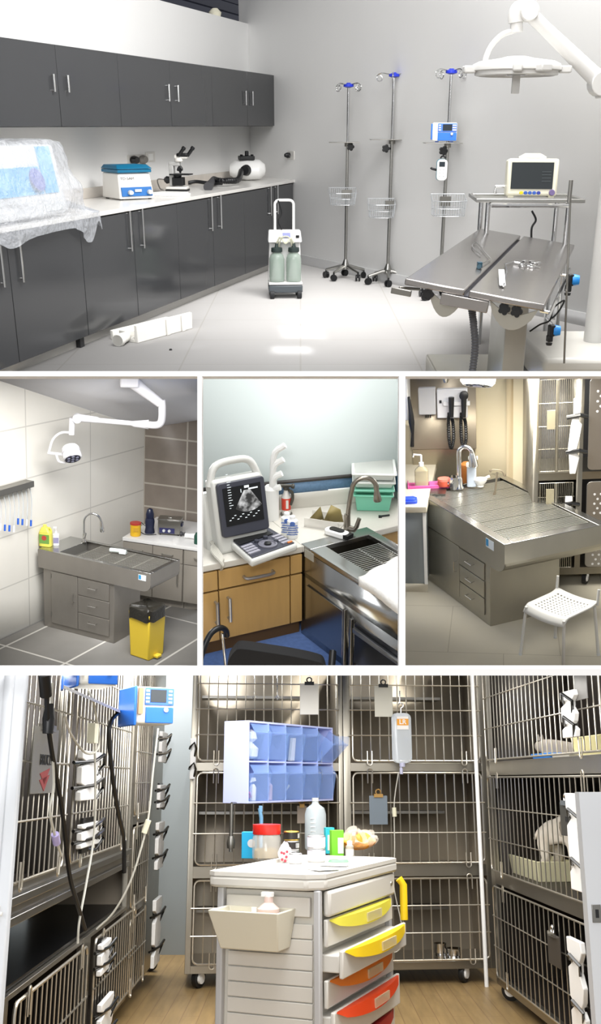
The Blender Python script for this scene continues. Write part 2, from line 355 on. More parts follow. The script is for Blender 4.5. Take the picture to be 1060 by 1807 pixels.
    for dy in (-.03, .03):
        m = MB(); m.lathe([(.02 * k, 0), (.02 * k, .09 * k), (.026 * k, .095 * k), (.022 * k, .12 * k)], (.07 * k + dy * 1.2, dy * k, .38 * k), 14, (.62, 0, .78)); m.build('eyepiece', BLACK, t)
    m = MB(); m.box((.0, -.04 * k, .37 * k), (.13 * k, .05 * k, .41 * k)); m.build('prism_housing', BLACK, t, bevel=.01)
    m = MB(); m.lathe([(.03, 0), (.035, .03), (.02, .05)], (-.1 * k, 0, .12 * k), 14, (-1, 0, 0)); m.build('focus_knob', BLACK, t)
    m = MB(); m.tube(spline([(-.14 * k, 0, .12 * k), (-.2, 0, .1), (-.2, .05, .02), (-.12, -.1, .006), (-.3, -.14, .006)]), .006, 6); m.build('cable', mat('grey_plug', '77746f'), t)
    m = MB(); m.box((-.16, -.1, 0), (.16, .1, .018)); m.box((-.12, -.08, .018), (.14, .1, .03))
    one(T, 'paper_pack', 'small stack of white paper sheets left of the microscope base', 'papers', m, PLASTIC, W(299, 345), radians(-18), bevel=.003)
    m = MB(); m.tube(spline([(0, 0, .02), (.08, .02, .03), (.18, .0, .02), (.28, -.02, .015)]), .018, 8); m.box((.24, -.05, .0), (.36, .0, .02))
    one(T, 'strap', 'short black strap lying between microscope and hose', 'strap', m, BLACK, W(332, 326))
    # dryer blower with hose
    q = W(436, 318); t = thing(T, 'pet_dryer', 'white blower dryer with black hose lying on worktop at corner', 'dryer', q, radians(10)); sc = 300 / FPX * 0 + q.y / FPX
    m = MB(); R0 = 27 * sc
    m.lathe([(.02, -.2), (R0 * .55, -.19), (R0 * .9, -.12), (R0, 0), (R0 * .9, .14), (R0 * .5, .2), (.02, .21)], (0, 0, R0 * .62), 28, (1, -.15, 0), sy=1, sx=.62); m.build('housing', PLASTIC, t)
    m = MB(); m.box((-.09, -.09, R0 * 1.18), (.08, .09, R0 * 1.42)); m.cyl((0, 0, R0 * 1.4), (0, 0, R0 * 1.7), .022); m.cyl((.06, 0, R0 * 1.4), (.06, 0, R0 * 1.5), .018); m.cyl((-.06, 0, R0 * 1.4), (-.06, 0, R0 * 1.5), .018); m.build('switch_box', BLACK, t, bevel=.01)
    m = MB(); m.lathe([(.06, 0), (.05, .06)], (-.03, -.17, R0 * .62), 16, (-.5, -1, 0)); m.build('nozzle_socket', BLACK, t)
    hp = [q + Vector((-.05, -.22, R0 * .62))] + [W(*p, .055) for p in ((420, 317), (403, 319), (386, 319), (377, 316))]
    pts = spline(hp, 12); 
    h = MB(); h.M = (Matrix.Rotation(-radians(10), 4, 'Z') @ Matrix.Translation(-q)); h.tube(pts, [.027 + (.004 if i % 2 else -.003) for i in range(len(pts))], 12); hh = h.build('hose', BLACK, t)
    h = MB(); h.M = (Matrix.Rotation(-radians(10), 4, 'Z') @ Matrix.Translation(-q)); a = W(377, 316, .055); b_ = W(367, 330, .03); h.tube([a, a.lerp(b_, .5), b_], [.03, .035, .045], 12); h.build('nozzle', mat('dark_grey_nozzle', '3d3d40', .5), t)
    # wrapped machine
    t = thing(T, 'analyser', 'white bench analyser with blue window on worktop at left edge', 'machine', F(-.18, .0, wz), rz); mat('analyser_shell', 'c9cacb', .4)
    A0, A1 = onpl(-30, 400, .0)[0] + .18, onpl(128, 372, .0)[0] + .18
    m = MB(); m.hull([(A0, .02, .02), (A1, .02, .02), (A1, .62, .02), (A0, .62, .02)], [(A0, .1, .46), (A1 - .02, .1, .46), (A1 - .02, .62, .46), (A0, .62, .46)]); m.build('housing', MATS['analyser_shell'], t, bevel=.02)
    sl_ = Matrix.Rotation(-atan2(.2, .44), 4, 'X')
    def fp(s_, h, out=0): return (s_, .02 + .08 * (h - .02) / .44 - out, h)
    def quad(m, s0, s1, h0, h1, o=.006): m.hull([fp(s0, h0, o), fp(s1, h0, o), fp(s1, h0, -.01), fp(s0, h0, -.01)], [fp(s0, h1, o), fp(s1, h1, o), fp(s1, h1, -.01), fp(s0, h1, -.01)])
    Lw = A1 - A0
    m = MB(); quad(m, A0 + .2 * Lw, A0 + .74 * Lw, .16, .33); m.build('window', mat('light_blue_panel', '4aa6d8', .3), t, label='light blue window')
    m = MB(); quad(m, A0 + .76 * Lw, A0 + .92 * Lw, .16, .45); m.build('side_stripe', mat('light_blue_panel', '4aa6d8', .3), t)
    m = MB(); c_ = fp(A0 + .68 * Lw, .25, .012); m.lathe([(.075, 0), (.075, .01)], c_, 24, (0, -1, .4)); m.build('round_port', mat('indigo_disc', '4352a6', .3), t)
    m = MB(); quad(m, A0 + .72 * Lw, A1 - .04, .05, .1); m.build('printer_slot', PLASTICG, t)
    def bag(U, V):
        # closed skirt around the machine, hanging over the counter edge
        a = 2 * PI * U; ca, sa = cos(a), sin(a)
        ex = abs(ca) ** .45 * (1 if ca > 0 else -1); ey = abs(sa) ** .45 * (1 if sa > 0 else -1)
        top = V < .28
        cx, cy = (A0 + A1) / 2 + .09, .33
        if top: k_ = V / .28; w_ = (Lw / 2 + .02) * k_; d_ = .24 * k_; z_ = .50 - .01 * k_
        else:
            k_ = (V - .28) / .72; w_ = Lw / 2 + .06 + .16 * k_ ** .8 ; d_ = .25 + .13 * sin(PI * min(1, k_) * .55) + .03 * k_
            z_ = .49 - (.49 + (.1 if ey < .2 else -.03)) * k_ 
            if ey < 0: z_ += .05 * sin(U * 43) * k_ ** 3 - .04 * k_ ** 3 * sin(U * 17)
        p = Vector((cx + ex * w_, cy + ey * d_, z_))
        if ey > 0: p.y = min(p.y, .7)
        n_ = noise.noise(p * 7) * .03 + noise.noise(p * 19) * .014
        p += Vector((ex * .6, min(ey, 0) * .8 - .1, .25)) * n_
        if p.z < .015 and p.y > -.05: p.y = -.05 if ey < .1 else p.y; p.z = max(p.z, .01) if ey >= .1 else p.z
        return p
    m = MB(); m.grid(bag, 140, 44, True)
    PW = mat('crinkled_plastic_film', 'ccd0d6', .14, 0, 0, 26, 1.0, None, .42, spec=.8)
    t = one(T, 'dust_cover', 'crumpled clear plastic film draped over the analyser at left', 'plastic cover', m, PW, F(-.18, .0, wz), rz)
    # suction unit
    q = T.z(503, 524); sc = q.y / FPX; t = thing(T, 'suction_unit', 'white wheeled suction trolley with two glass jars by the dark cabinets', 'suction machine', q, radians(4)); W_ = 58 * sc
    h = W_ / 2
    m = MB(); m.box((-h, -.12, .055), (h, .12, .125)); m.build('base', mat('slate_grey_plastic', '50565b', .4), t, bevel=.012)
    m = MB(); m.box((-h, -.12, .128), (h, .12, .15)); m.hull([(-h, .0, .15), (h, 0, .15), (h, .12, .15), (-h, .12, .15)], [(-h + .015, .03, .5), (h - .015, .03, .5), (h - .015, .12, .5), (-h + .015, .12, .5)]); m.build('housing', PLASTIC, t, bevel=.008)
    m = MB(); m.hull([(-h, -.05, .5), (h, -.05, .5), (h, .12, .5), (-h, .12, .5)], [(-h + .01, .03, .6), (h - .01, .03, .6), (h - .01, .12, .6), (-h + .01, .12, .6)]); hd = m.build('control_head', PLASTIC, t, bevel=.01)
    m = MB(); m.hull([(-.02, -.034, .545), (.05, -.034, .545), (.05, .0, .545), (-.02, 0, .545)], [(-.02, .008, .58), (.05, .008, .58), (.05, .03, .58), (-.02, .03, .58)]); m.build('label_plate', mat('lavender_label', '8a8fc0', .4), hd)
    m = MB(); m.box((.1, -.03, .54), (.13, .02, .56)); m.build('switch', BLACK, hd)
    for sx in (-.5, .5):
        x = sx * h
        m = MB(); m.lathe([(.0, 0), (.066, 0), (.07, .01), (.07, .2), (.06, .235), (.04, .25), (.04, .265)], (x, -.05, .155), 22); jar = m.build('jar', mat('greenish_jar', 'a5b5aa', .08, alpha_=.62), t, label='greenish glass jar')
        m = MB(); m.lathe([(.048, .262), (.052, .27), (.05, .3), (.02, .305), (.012, .34)], (x, -.05, .155), 20); m.build('lid', mat('dark_green_lid', '2e3a38', .4), jar)
    m = MB(); m.tube(spline([(-.5 * h, -.05, .49), (-.3 * h, -.08, .55), (.0, -.1, .5), (.3 * h, -.08, .54), (.5 * h, -.05, .49)]), .01, 8); m.tube(spline([(-.4 * h, -.05, .46), (-.2 * h, -.1, .55), (.2 * h, -.09, .55), (.4 * h, -.05, .47)]), .007, 8); m.build('tubing', mat('clear_tube', 'd8d8c0', .2, alpha_=.7), t)
    m = MB(); hw = h - .07; m.tube([(-hw, .09, .6), (-hw, .09, .8)] + arc((-hw + .04, .09, .82), .04, PI, PI / 2, 5) + arc((hw - .04, .09, .82), .04, PI / 2, 0, 5) + [(hw, .09, .8), (hw, .09, .6)], .013, 10); m.build('push_handle', PLASTIC, t)
    m = MB(); m.tube(spline([(-hw + .03, .08, .86), (-hw + .06, .07, .75), (-hw + .03, .07, .68), (-hw + .06, .08, .6)]), .007, 6); m.build('cable', BLACK, t)
    for k in range(4):
        x = (-h + .03, h - .03)[k % 2]; y = (-.1, .1)[k // 2]
        m = MB(); m.lathe([(.02, -.02), (.04, -.018), (.04, .018), (.02, .02)], (x, y, .041), 18, (1, .1, 0)); m.build('caster', RUBBER, t)
    # foam packing on floor
    fm = mat('white_foam', 'e2e0da', .8, 0, .02, 30)
    a, b_ = T.z(243, 606), T.z(340, 580); d = (b_ - a); ln = d.length
    m = MB(); m.box((0, 0, .0), (ln, .03, .13)); m.box((0, .03, 0), (ln, .24, .03)); m.box((0, .24, 0), (ln, .27, .07)); m.box((ln * .5, -.012, 0), (ln * .57, 0, .13)); m.box((ln * .78, -.012, 0), (ln * .85, 0, .13)); m.box((0.02, .1, .03), (ln * .8, .2, .075))
    one(T, 'packing_foam', 'white foam packing channel lying on the glossy floor', 'foam', m, fm, a, atan2(d.y, d.x), bevel=.008)
    m = MB(); m.lathe([(.0, 0), (.04, 0), (.045, .02), (.035, .17), (.0, .18)], (0, 0, .045), 16, (.25, 1, .0)); m.lathe([(.042, .0), (.05, .03), (.042, .05)], (0, 0, .045), 16, (.25, 1, 0))
    one(T, 'foam_roll', 'small white roll lying on floor near the cabinets', 'roll', m, fm, T.z(208, 612))
    m = MB(); m.lathe([(.012, 0), (.008, .01)]); one(T, 'screw', 'tiny dark screw lying on the floor below the foam', 'screw', m, BLACK, T.z(301, 618))

    # IV stands
    PB = mat('royal_blue_plastic', '2034b8', .35)
    def stand(cx, cy, tx, ty, tray_y, tray_x0, tray_x1, knob, bask, rot, label):
        q = T.z(cx, cy); sc = q.y / FPX; H_ = T.y(tx, ty, q.y).z
        Z = lambda px, py: T.y(px, py, q.y).z
        def X(px, py): p = T.y(px, py, q.y); return p.x - q.x
        t = thing(T, 'iv_stand', label, 'drip stand', q, 0, 'steel drip stands')
        R1 = 35 * sc
        for k in range(5):
            a = rot + 2 * PI * k / 5; c_, s_ = cos(a), sin(a)
            m = MB(); m.tube([(0, 0, .13), (c_ * R1 * .3, s_ * R1 * .3, .125), (c_ * R1, s_ * R1, .085)], [.022, .018, .013], 8); lg = m.build('leg', STEEL, t)
            m = MB(); x, y = c_ * R1, s_ * R1; m.cyl((x, y, .09), (x, y, .06), .009)
            for o_ in (-.016, .016): m.lathe([(.012, -.009), (.032, -.008), (.034, 0), (.032, .008), (.012, .009)], (x + o_ * cos(a + .8), y + o_ * sin(a + .8), .034), 14, (cos(a + .8), sin(a + .8), 0))
            m.box((x - .014, y - .014, .034), (x + .014, y + .014, .066)); m.build('caster', BLACK, lg)
        m = MB(); m.lathe([(.04, .1), (.04, .14), (.018, .2)]); m.build('hub_base', STEEL, t)
        ztr = Z(cx, tray_y)
        m = MB(); m.cyl((0, 0, .13), (0, 0, ztr), .0155, n=14); m.build('lower_pole', STEEL, t)
        m = MB(); m.cyl((0, 0, ztr), (0, 0, H_), .012, n=12); m.cyl((.006, 0, ztr), (.006, 0, H_), .008, n=8); m.build('upper_pole', CHROME, t)
        m = MB(); m.box((X(tray_x0, tray_y), -.11, ztr), (X(tray_x1, tray_y), .11, ztr + .006)); m.lathe([(.03, -.035), (.03, 0)], (0, 0, ztr)); m.build('tray', STEELD, t, bevel=.002)
        m = MB(); kx = X(*knob); kz = Z(*knob)
        for j in range(5): m.lathe([(.006, -.014), (.017, -.012), (.017, .012), (.006, .014)], (kx + .022 * cos(j * 1.2566), -.03, kz + .022 * sin(j * 1.2566)), 10, (0, 1, 0))
        m.lathe([(.025, -.014), (.025, .014)], (kx, -.03, kz), 12, (0, 1, 0)); m.tube([(kx, -.02, kz), (0, 0, kz)], .01); m.build('knob', BLACK, t)
        m = MB(); m.lathe([(.02, -.01), (.05, .0), (.05, .02), (.02, .03), (.02, .035)], (0, 0, H_), 12); m.build('hook_hub', PB, t, label='blue plastic hook hub')
        for k in range(4):
            a = rot + .5 + k * PI / 2; c_, s_ = cos(a), sin(a)
            pts = [(c_ * .04, s_ * .04, H_ + .02), (c_ * .12, s_ * .12, H_ + .03), (c_ * .16, s_ * .16, H_ + .005)] + arc((c_ * .135, s_ * .135, H_ - .015), .025, .3, -4.6, 9, (c_, s_, 0))
            m = MB(); m.tube(spline(pts, 3), .005, 6); m.build('hook', CHROME, t)
        # wire basket
        bx0, bx1, by0, by1, sw = bask
        x0, x1 = X(bx0, by0), X(bx1, by0); z1_, z0_ = Z(cx, by0), Z(cx, by1); zf = z1_ - (z1_ - z0_) * .28
        m = MB(); wr = .0028; yb, yf = -.03, -.25
        ring = lambda z, i, zb=None: [(x0 + i, yb, zb or z), (x0 + i, yf + .06, z), (x0 + .07, yf + i, z), (x1 - .07, yf + i, z), (x1 - i, yf + .06, z), (x1 - i, yb, zb or z)]
        for z_, i, zb in ((zf, 0, z1_), (z0_ + (zf - z0_) * .5, .008, None), (z0_, .016, None)):
            rg = ring(z_, i, zb); m.tube(rg + [rg[0]], wr * (1.6 if i == 0 else 1), 6)
        n_ = 12
        for j in range(n_ + 1):
            f = j / n_; xa = x0 + .016 + (x1 - x0 - .032) * f
            yy = yf + .016 + (.044 * max(0, (.07 - min(xa - x0, x1 - xa)) / .07))
            m.tube([(xa, yb, z1_), (xa, yb, z0_), (xa, yy, z0_), (xa, yy - .01, zf)], wr, 5)
        for yy in (-.19, -.13, -.08):
            for xx, s_ in ((x0, 1), (x1, -1)): m.tube([(xx, yy, zf + (z1_ - zf) * (yy - yf) / (yb - yf) * .9), (xx + s_ * .016, yy, z0_)], wr, 5)
        ba = m.build('basket', mat('light_wire', 'c6c9cc', .35, .6), t)
        m = MB(); m.box((-.05 + sw, -.045, z1_ - .1), (.05 + sw, -.02, z1_ - .02)); m.build('bracket', STEELD, ba)
        return t, q
    stand(609, 492, 616, 153, 252, 580, 633, (618, 259), (580, 627, 331, 359, -.0), .3, 'shortest drip stand, nearest the corner, with empty wire basket')
    stand(683, 501, 692, 135, 247, 653, 707, (680, 262), (648, 695, 350, 381, .0), .9, 'middle drip stand of the three by the back wall')
    _, q3 = stand(775, 527, 776, 129, 253, 748, 813, (781, 266), (759, 818, 342, 378, .0), .0, 'right drip stand carrying two infusion pumps behind operating table')
    # infusion pump on tray
    p = T.y(785, 250, q3.y); sc = q3.y / FPX
    def pump(room, loc, r_, label, S=1.0, group=None):
        t = thing(room, 'infusion_pump', label, 'infusion pump', loc, r_)
        W0, H0, D0 = .2 * S, .15 * S, .12 * S
        m = MB(); m.box((-W0 / 2, -D0 / 2, .008), (W0 / 2 , D0 / 2, H0)); m.build('housing', PLASTIC, t, bevel=.01 * S)
        m = MB(); m.box((-W0 * .28, -D0 / 2 - .006 * S, .012), (W0 * .49, -D0 / 2 + .001, H0 * .5)); m.build('lower_front', mat('pump_blue', '2d6fd0', .3), t, bevel=.004 * S, label='blue lower front')
        m = MB(); m.box((-W0 * .28, -D0 / 2 - .006 * S, H0 * .52), (W0 * .49, -D0 / 2 + .001, H0 * .97)); fr = m.build('keypad', mat('pump_keypad', '4a7ad0', .35), t, bevel=.003 * S)
        m = MB(); m.box((-W0 * .08, -D0 / 2 - .01 * S, H0 * .6), (W0 * .3, -D0 / 2, H0 * .92)); m.build('screen', mat('dark_lcd', '2b3238', .1), fr)
        m = MB()
        for i in range(3):
            for x in (-W0 * .2, W0 * .36, W0 * .43): m.box((x - .008 * S, -D0 / 2 - .01 * S, H0 * (.6 + .12 * i)), (x + .008 * S, -D0 / 2, H0 * (.66 + .12 * i)))
        m.build('buttons', PLASTIC, fr)
        m = MB(); m.box((-W0 * .5 - .012 * S, -D0 * .45, .02), (-W0 * .5 + .001, D0 * .4, H0 * .95)); m.build('side_panel', mat('pump_blue', '2d6fd0', .3), t, bevel=.004 * S)
        m = MB(); m.lathe([(.012 * S, 0), (.009 * S, .012 * S)], (W0 * .3, -D0 / 2 - .005 * S, H0 * .42), 12, (0, -1, 0)); m.build('latch', PLASTICG, t)
        for x in (-.3, .3):
            m = MB(); m.box((x * W0 - .015 * S, -.04 * S, 0), (x * W0 + .015 * S, .04 * S, .01)); m.build('foot', BLUE, t)
        return t
    pump(T, (p.x - .01, p.y - .01, T.y(780, 252, q3.y).z + .006), radians(-8), 'blue and white infusion pump standing on right drip stand tray', 1.05)
    p = T.y(780, 300, q3.y - .04); t = thing(T, 'syringe_monitor', 'small rounded white handheld pump clamped to right drip stand', 'infusion pump', p, radians(-12))
    m = MB(); m.prism(roundrect(0, 0, 17 * sc, 33 * sc, .03), -.045, .0, 'y'); m.build('case', PLASTIC, t, bevel=.008)
    m = MB(); m.prism(roundrect(-.008, 0, 17 * sc, 34 * sc, .03), .001, .03, 'y'); m.build('back_shell', mat('teal_shell', '1f7d94', .4), t, bevel=.006)
    m = MB(); m.box((-.025, -.049, .03), (.025, -.044, .07)); m.build('screen', mat('dark_lcd', '2b3238'), t)
    m = MB()
    for i in range(3):
        for j in range(2): m.lathe([(.009, 0), (.007, .004)], (-.015 + .03 * j, -.045, .01 - .028 * i), 10, (0, -1, 0))
    m.build('buttons', PLASTICG, t)
    m = MB(); m.tube(spline([(-.05, .01, 0), (-.09, .0, .01), (-.1, 0, .02)]), .01); m.tube(arc((0, .01, .095), .02, 0, PI, 6), .007); m.build('clamp', BLACK, t)

    # operating table: two tilted steel leaves
    A_ = Vector((.513, 4.813, .8)); Rm = Matrix.Rotation(-.311, 4, 'Z') @ Matrix.Rotation(.136, 4, 'Y'); LW, LD = .684, 2.581
    t = thing(T, 'operating_table', 'stainless split top operating table with central slot on pedestal', 'operating table', A_, -.311, None, Matrix.Rotation(.136, 4, 'Y'))
    TS = mat('table_steel', 'a7a3a0', .24, 1, .1, 3, .03, (1, 3, 1))
    for x0, x1, nm in ((0, LW * .437, 'left_leaf'), (LW * .468, LW, 'right_leaf')):
        m = MB(); m.box((x0, 0, -.032), (x1, LD, 0)); m.build('tabletop', TS, t, bevel=.006)
    m = MB(); m.box((LW * .435, .01, -.05), (LW * .47, LD - .02, -.03)); m.build('channel', mat('dark_channel', '2c2d36', .4), t)
    inv = (Matrix.Rotation(-.311, 4, 'Z') @ Matrix.Rotation(.136, 4, 'Y')).inverted()
    def tl(p): return inv @ (p - A_)
    def onT(px, py, h=0): X = T.pl(px, py, A_ + Rm @ Vector((0, 0, h)), Rm @ Vector((0, 0, 1))); return X
    # understructure built upright
    m = MB(); m.M = inv @ Matrix.Translation(-A_)
    c = onT(870, 480); ctr = A_ + Rm @ Vector((LW * .5, .55, 0)); 
    p0 = T.pl(912, 580, ctr, Vector((0, 1, 0))); p1 = T.pl(932, 580, ctr, Vector((0, 1, 0)))
    cx = (p0.x + p1.x) / 2 - .04
    m.box((cx - .06, ctr.y - .02, .1), (cx + .06, ctr.y + .4, .7)); m.build('pedestal', mat('matte_steel', 'a5a49e', .4, .3), t, bevel=.006)
    m = MB(); m.M = inv @ Matrix.Translation(-A_); m.box((cx - .36, ctr.y - .12, 0), (cx + .12, ctr.y + .9, .13)); m.hull([(cx - .06, ctr.y - .1, .13), (cx + .1, ctr.y - .1, .13), (cx + .1, ctr.y + .45, .13), (cx - .06, ctr.y + .45, .13)], [(cx - .04, ctr.y - .06, .16), (cx + .08, ctr.y - .06, .16), (cx + .08, ctr.y + .4, .16), (cx - .04, ctr.y + .4, .16)]); m.build('base', mat('warm_steel', 'b7b4a8', .3, .9), t, bevel=.01)
    # curved bracket plates below each leaf
    for (xa, xb), nm in (((.12, .3), 0), ((.42, .66), 1)):
        m = MB(); n_ = 10; cxx = (xa + xb) / 2 * 1.0
        poly = [(xa, -.034)] + [(xa + (xb - xa) * i / n_, -.04 - .12 * sin(PI * i / n_) ** .7) for i in range(1, n_)] + [(xb, -.034)]
        poly += [(xa + (xb - xa) * i / n_, -.035 - .05 * sin(PI * i / n_)) for i in range(n_ - 1, 0, -1)]
        m.prism(poly, .05, .06, 'y'); m.build('tilt_bracket', mat('bracket_steel', 'b5b3aa', .3, .9), t)
    for x in (.12, .5, .56):
        m = MB()
        for j in range(5): m.lathe([(.006, -.01), (.013, -.01), (.013, .01), (.006, .01)], (x + .017 * cos(j * 1.2566), .03, -.06 + .017 * sin(j * 1.2566)), 10, (0, 1, 0))
        m.lathe([(.018, -.012), (.018, .012)], (x, .03, -.06), 12, (0, 1, 0)); m.build('knob', BLACK, t)
    m = MB(); m.box((LW * .28, -.01, -.09), (LW * .62, .02, -.035)); m.build('cross_beam', TS, t, bevel=.003)
    m = MB(); m.tube([(-.02, .0, -.05), (.06, .12, -.06)], .008); m.box((-.05, -.05, -.075), (.05, -.03, -.045)); m.build('paddle', STEELD, t, bevel=.003)
    m = MB(); m.tube([(LW + .03, .0, -.05), (LW + .03, 1.7, -.05)], .009); m.tube([(LW - .02, .1, -.05), (LW + .03, .1, -.05)], .008); m.tube([(LW - .02, 1.4, -.05), (LW + .03, 1.4, -.05)], .008); m.build('side_rail', CHROME, t)
    # corrugated hose
    X0 = T.y(832, 545, A_.y + .1); pts = [T.y(831, 540, A_.y + .1), T.y(835, 570, A_.y + .1), T.y(838, 610, A_.y + .1), T.y(834, 650, A_.y + .1), T.y(828, 690, A_.y + .1)]
    sp = spline(pts, 16); m = MB(); m.tube(sp, [.020 if i % 2 else .0165 for i in range(len(sp))], 12)
    one(T, 'corrugated_hose', 'grey corrugated hose hanging below the operating table slot', 'hose', m, mat('hose_grey', '55565a', .5))
    # clamps with blue knobs
    for (px, py), lab in (((1011, 494), 'black clamp with blue knob on upright rod beside table, upper one'), ((978, 583), 'black clamp with blue knob on table rail, lower one')):
        q = T.y(px, py, 5.0 if py > 550 else 5.6); t2 = thing(T, 'rail_clamp', lab, 'clamp', q, .2, 'blue knobbed rail clamps'); k = q.y / FPX
        m = MB(); m.box((-11 * k, -.02, -10 * k), (-1 * k, .02, 10 * k)); m.box((-13 * k, -.015, -20 * k), (-3 * k, .015, -8 * k)); m.build('body', BLACK, t2, bevel=.006)
        m = MB(); m.lathe([(9 * k, 0), (10 * k, .01), (8 * k, 12 * k)], (-2 * k, 0, 0), 10, (1, -.4, 0)); m.build('knob', mat('sky_blue_knob', '2386d6', .35), t2, label='blue knob')
        m = MB(); m.lathe([(6 * k, 0), (5 * k, 4 * k)], (-8 * k, 0, -22 * k), 10, (0, 0, -1)); m.build('lower_knob', BLACK, t2)
    # upright rod
    a, b_ = T.y(1007, 322, 5.3), T.y(995, 641, 5.3); m = MB(); m.cyl(b_, a, .006, n=8); m.cyl(a - Vector((0, 0, .1)), a + Vector((0, 0, .012)), .011, n=8); one(T, 'upright_rod', 'thin vertical steel rod clamped at the right side of operating table', 'rod', m, STEELD)
    pts = [T.y(*p, 5.4) for p in ((1002, 487), (985, 520), (972, 560), (985, 550), (995, 530), (975, 545), (970, 565), (952, 573), (934, 585))]
    m = MB(); m.tube(spline(pts), .005, 6); one(T, 'looped_lead', 'thin black cable looping under the right edge of operating table', 'cord', m, BLACK)
    # instruments on the table
    def ti(px, py, h=.012): return onT(px, py, h)
    m = MB(); m.tube(spline([ti(848, 449), ti(838, 441), ti(833, 433), ti(840, 428), ti(846, 434), ti(856, 446), ti(866, 457)], 4), .004, 6); m.tube([ti(866, 457), ti(846, 469)], .004, 6)
    t = one(T, 'retractor', 'looped steel rod retractor with small clamp on left leaf', 'instrument', m, CHROME)
    m = MB(); c = ti(846, 467, .018); m.box(c - Vector((.012, .02, .014)), c + Vector((.012, .02, .014))); m.cyl(c + Vector((0, 0, -.01)), c + Vector((-.012, -.05, -.005)), .012); o = m.build('clamp', mat('dark_teal', '2b4a58', .4), t)
    m = MB(); m.tube([ti(888, 505), ti(894, 480), ti(891, 466), ti(906, 462), ti(917, 464)], .005, 6)
    t = one(T, 'leg_holder', 'bent steel holder arm with flat perforated plate on right leaf', 'instrument', m, CHROME)
    m = MB(); a, b_ = ti(885, 476, .03), ti(887, 504, .012); d = Vector((.014, 0, 0)); m.hull([b_ - d, b_ + d, b_ + d + Vector((0, .02, 0)), b_ - d + Vector((0, .02, 0))], [a - d, a + d, a + d + Vector((0, .02, 0)), a - d + Vector((0, .02, 0))]); m.build('plate', PLASTICG, t)
    for k in range(9):
        c = ti(921 + 3.4 * k + 3 * sin(k * 5), 466 + 5 * sin(k * 2.3), .006); m = MB(); a = k * 2.1
        m.tube(arc((0, 0, 0), .016, 0, 6.28, 9, (1, 0, 0), (0, 1, 0)), .0028, 5); m.tube([(.016, 0, 0), (.05, .01, 0)], .003, 5)
        o = one(T, 'towel_clip', 'one of the small steel ringed clips heaped on the right leaf', 'clip', m, CHROME, c, a, 'steel clips heaped on the right leaf', tilt=Matrix.Rotation(.1, 4, 'Y'))
    # monitor stand
    yT = 7.0; P = lambda px, py, dy=0: T.y(px, py, yT + dy)
    a, b_ = P(840, 352), P(1028, 366); zt = a.z; xl, xr = a.x, b_.x
    t = thing(T, 'monitor_trolley', 'steel frame stand with tray behind the operating table', 'stand', (xl, yT, 0), radians(-4)); Wd = xr - xl
    D = .55
    m = MB(); m.box((0, 0, zt - .02), (Wd, .03, zt + .005)); m.box((0, D, zt - .02), (Wd, D + .03, zt + .005)); m.box((0, .03, zt - .02), (.03, D, zt + .005)); m.box((Wd - .03, .03, zt - .02), (Wd, D, zt + .005)); m.box((.03, .03, zt - .022), (Wd - .03, D, zt - .014)); m.build('tray', STEEL, t, bevel=.004)
    for x in (.09, Wd - .1):
        m = MB(); 
        for y in (.05, D - .05): m.cyl((x, y, 0), (x, y, zt - .02), .017, n=12)
        m.tube([(x, .05, .12), (x, D - .05, .12)], .012); m.build('leg_frame', CHROME, t)
    m = MB(); m.tube([(.1, -.06, zt - .035), (Wd - .12, -.06, zt - .035)], .013); m.tube([(.1, -.06, zt - .035), (.1, .02, zt - .03)], .01); m.tube([(Wd - .12, -.06, zt - .035), (Wd - .12, .02, zt - .03)], .01); m.build('handle_bar', CHROME, t)
    m = MB(); m.tube([(.18, .45, zt + .01), (.18, .45, zt + .06), (.4, .45, zt + .06)], .012); m.build('back_rail', CHROME, t)
    # patient monitor
    q = P(937, 357, .08); s_ = q.y / FPX; t = thing(T, 'patient_monitor', 'cream patient monitor with dark screen on the steel stand', 'monitor', (q.x, q.y + .02, zt + .006), radians(-7)); W0, H0 = 84 * s_, 62 * s_
    til = Matrix.Rotation(-.08, 4, 'X')
    m = MB(); m.M = til; m.box((-W0 / 2, 0, .012), (W0 / 2, .2, H0)); m.build('housing', CREAM, t, bevel=.015)
    m = MB(); m.M = til; m.box((-W0 * .42, -.006, H0 * .22), (W0 * .40, .005, H0 * .9)); sc_ = m.build('screen', mat('dark_screen', '2f3335', .12), t)
    m = MB(); m.M = til
    for zz in (.42, .5, .58, .66): m.box((-W0 * .05 + .25 * W0 * 0 + .08, -.0075, H0 * zz), (W0 * .36, -.006, H0 * zz + .002))
    m.build('trace', mat('trace_grey', '5b6265', .3), sc_)
    m = MB(); m.M = til; m.tube([(-W0 * .25, .1, H0), (-W0 * .15, .1, H0 + .02), (W0 * .15, .1, H0 + .02), (W0 * .25, .1, H0)], .018); m.build('carry_handle', CREAM, t)
    for k, cc in enumerate(('d8c020', '2f55a8', '2f55a8', '2f55a8', '2a3a90')):
        m = MB(); m.M = til; x = -W0 * .2 + k * W0 * .085; m.lathe([(.012, 0), (.01, .006)], (x, -.001, H0 * .12), 12, (0, -1, 0), sx=1.2); m.build('button', mat('btn_' + cc, cc, .4), t)
    m = MB(); m.M = til; m.lathe([(.022, 0), (.018, .02)], (W0 * .4, -.001, H0 * .13), 16, (0, -1, 0)); m.build('dial', mat('dial_purple', '6a5c86', .4), t)
    for x in (-.4, .4):
        m = MB(); m.box((x * W0 - .02, .02, -.003), (x * W0 + .02, .18, .014)); m.build('foot', CREAM, t)
    pts = [P(938, 372, .6), P(945, 388, .6), P(938, 402, .6), P(937, 425, .6)]; m = MB(); m.tube(spline(pts), .008, 6); one(T, 'monitor_cable', 'black cable hanging down behind the table from patient monitor', 'cord', m, BLACK)

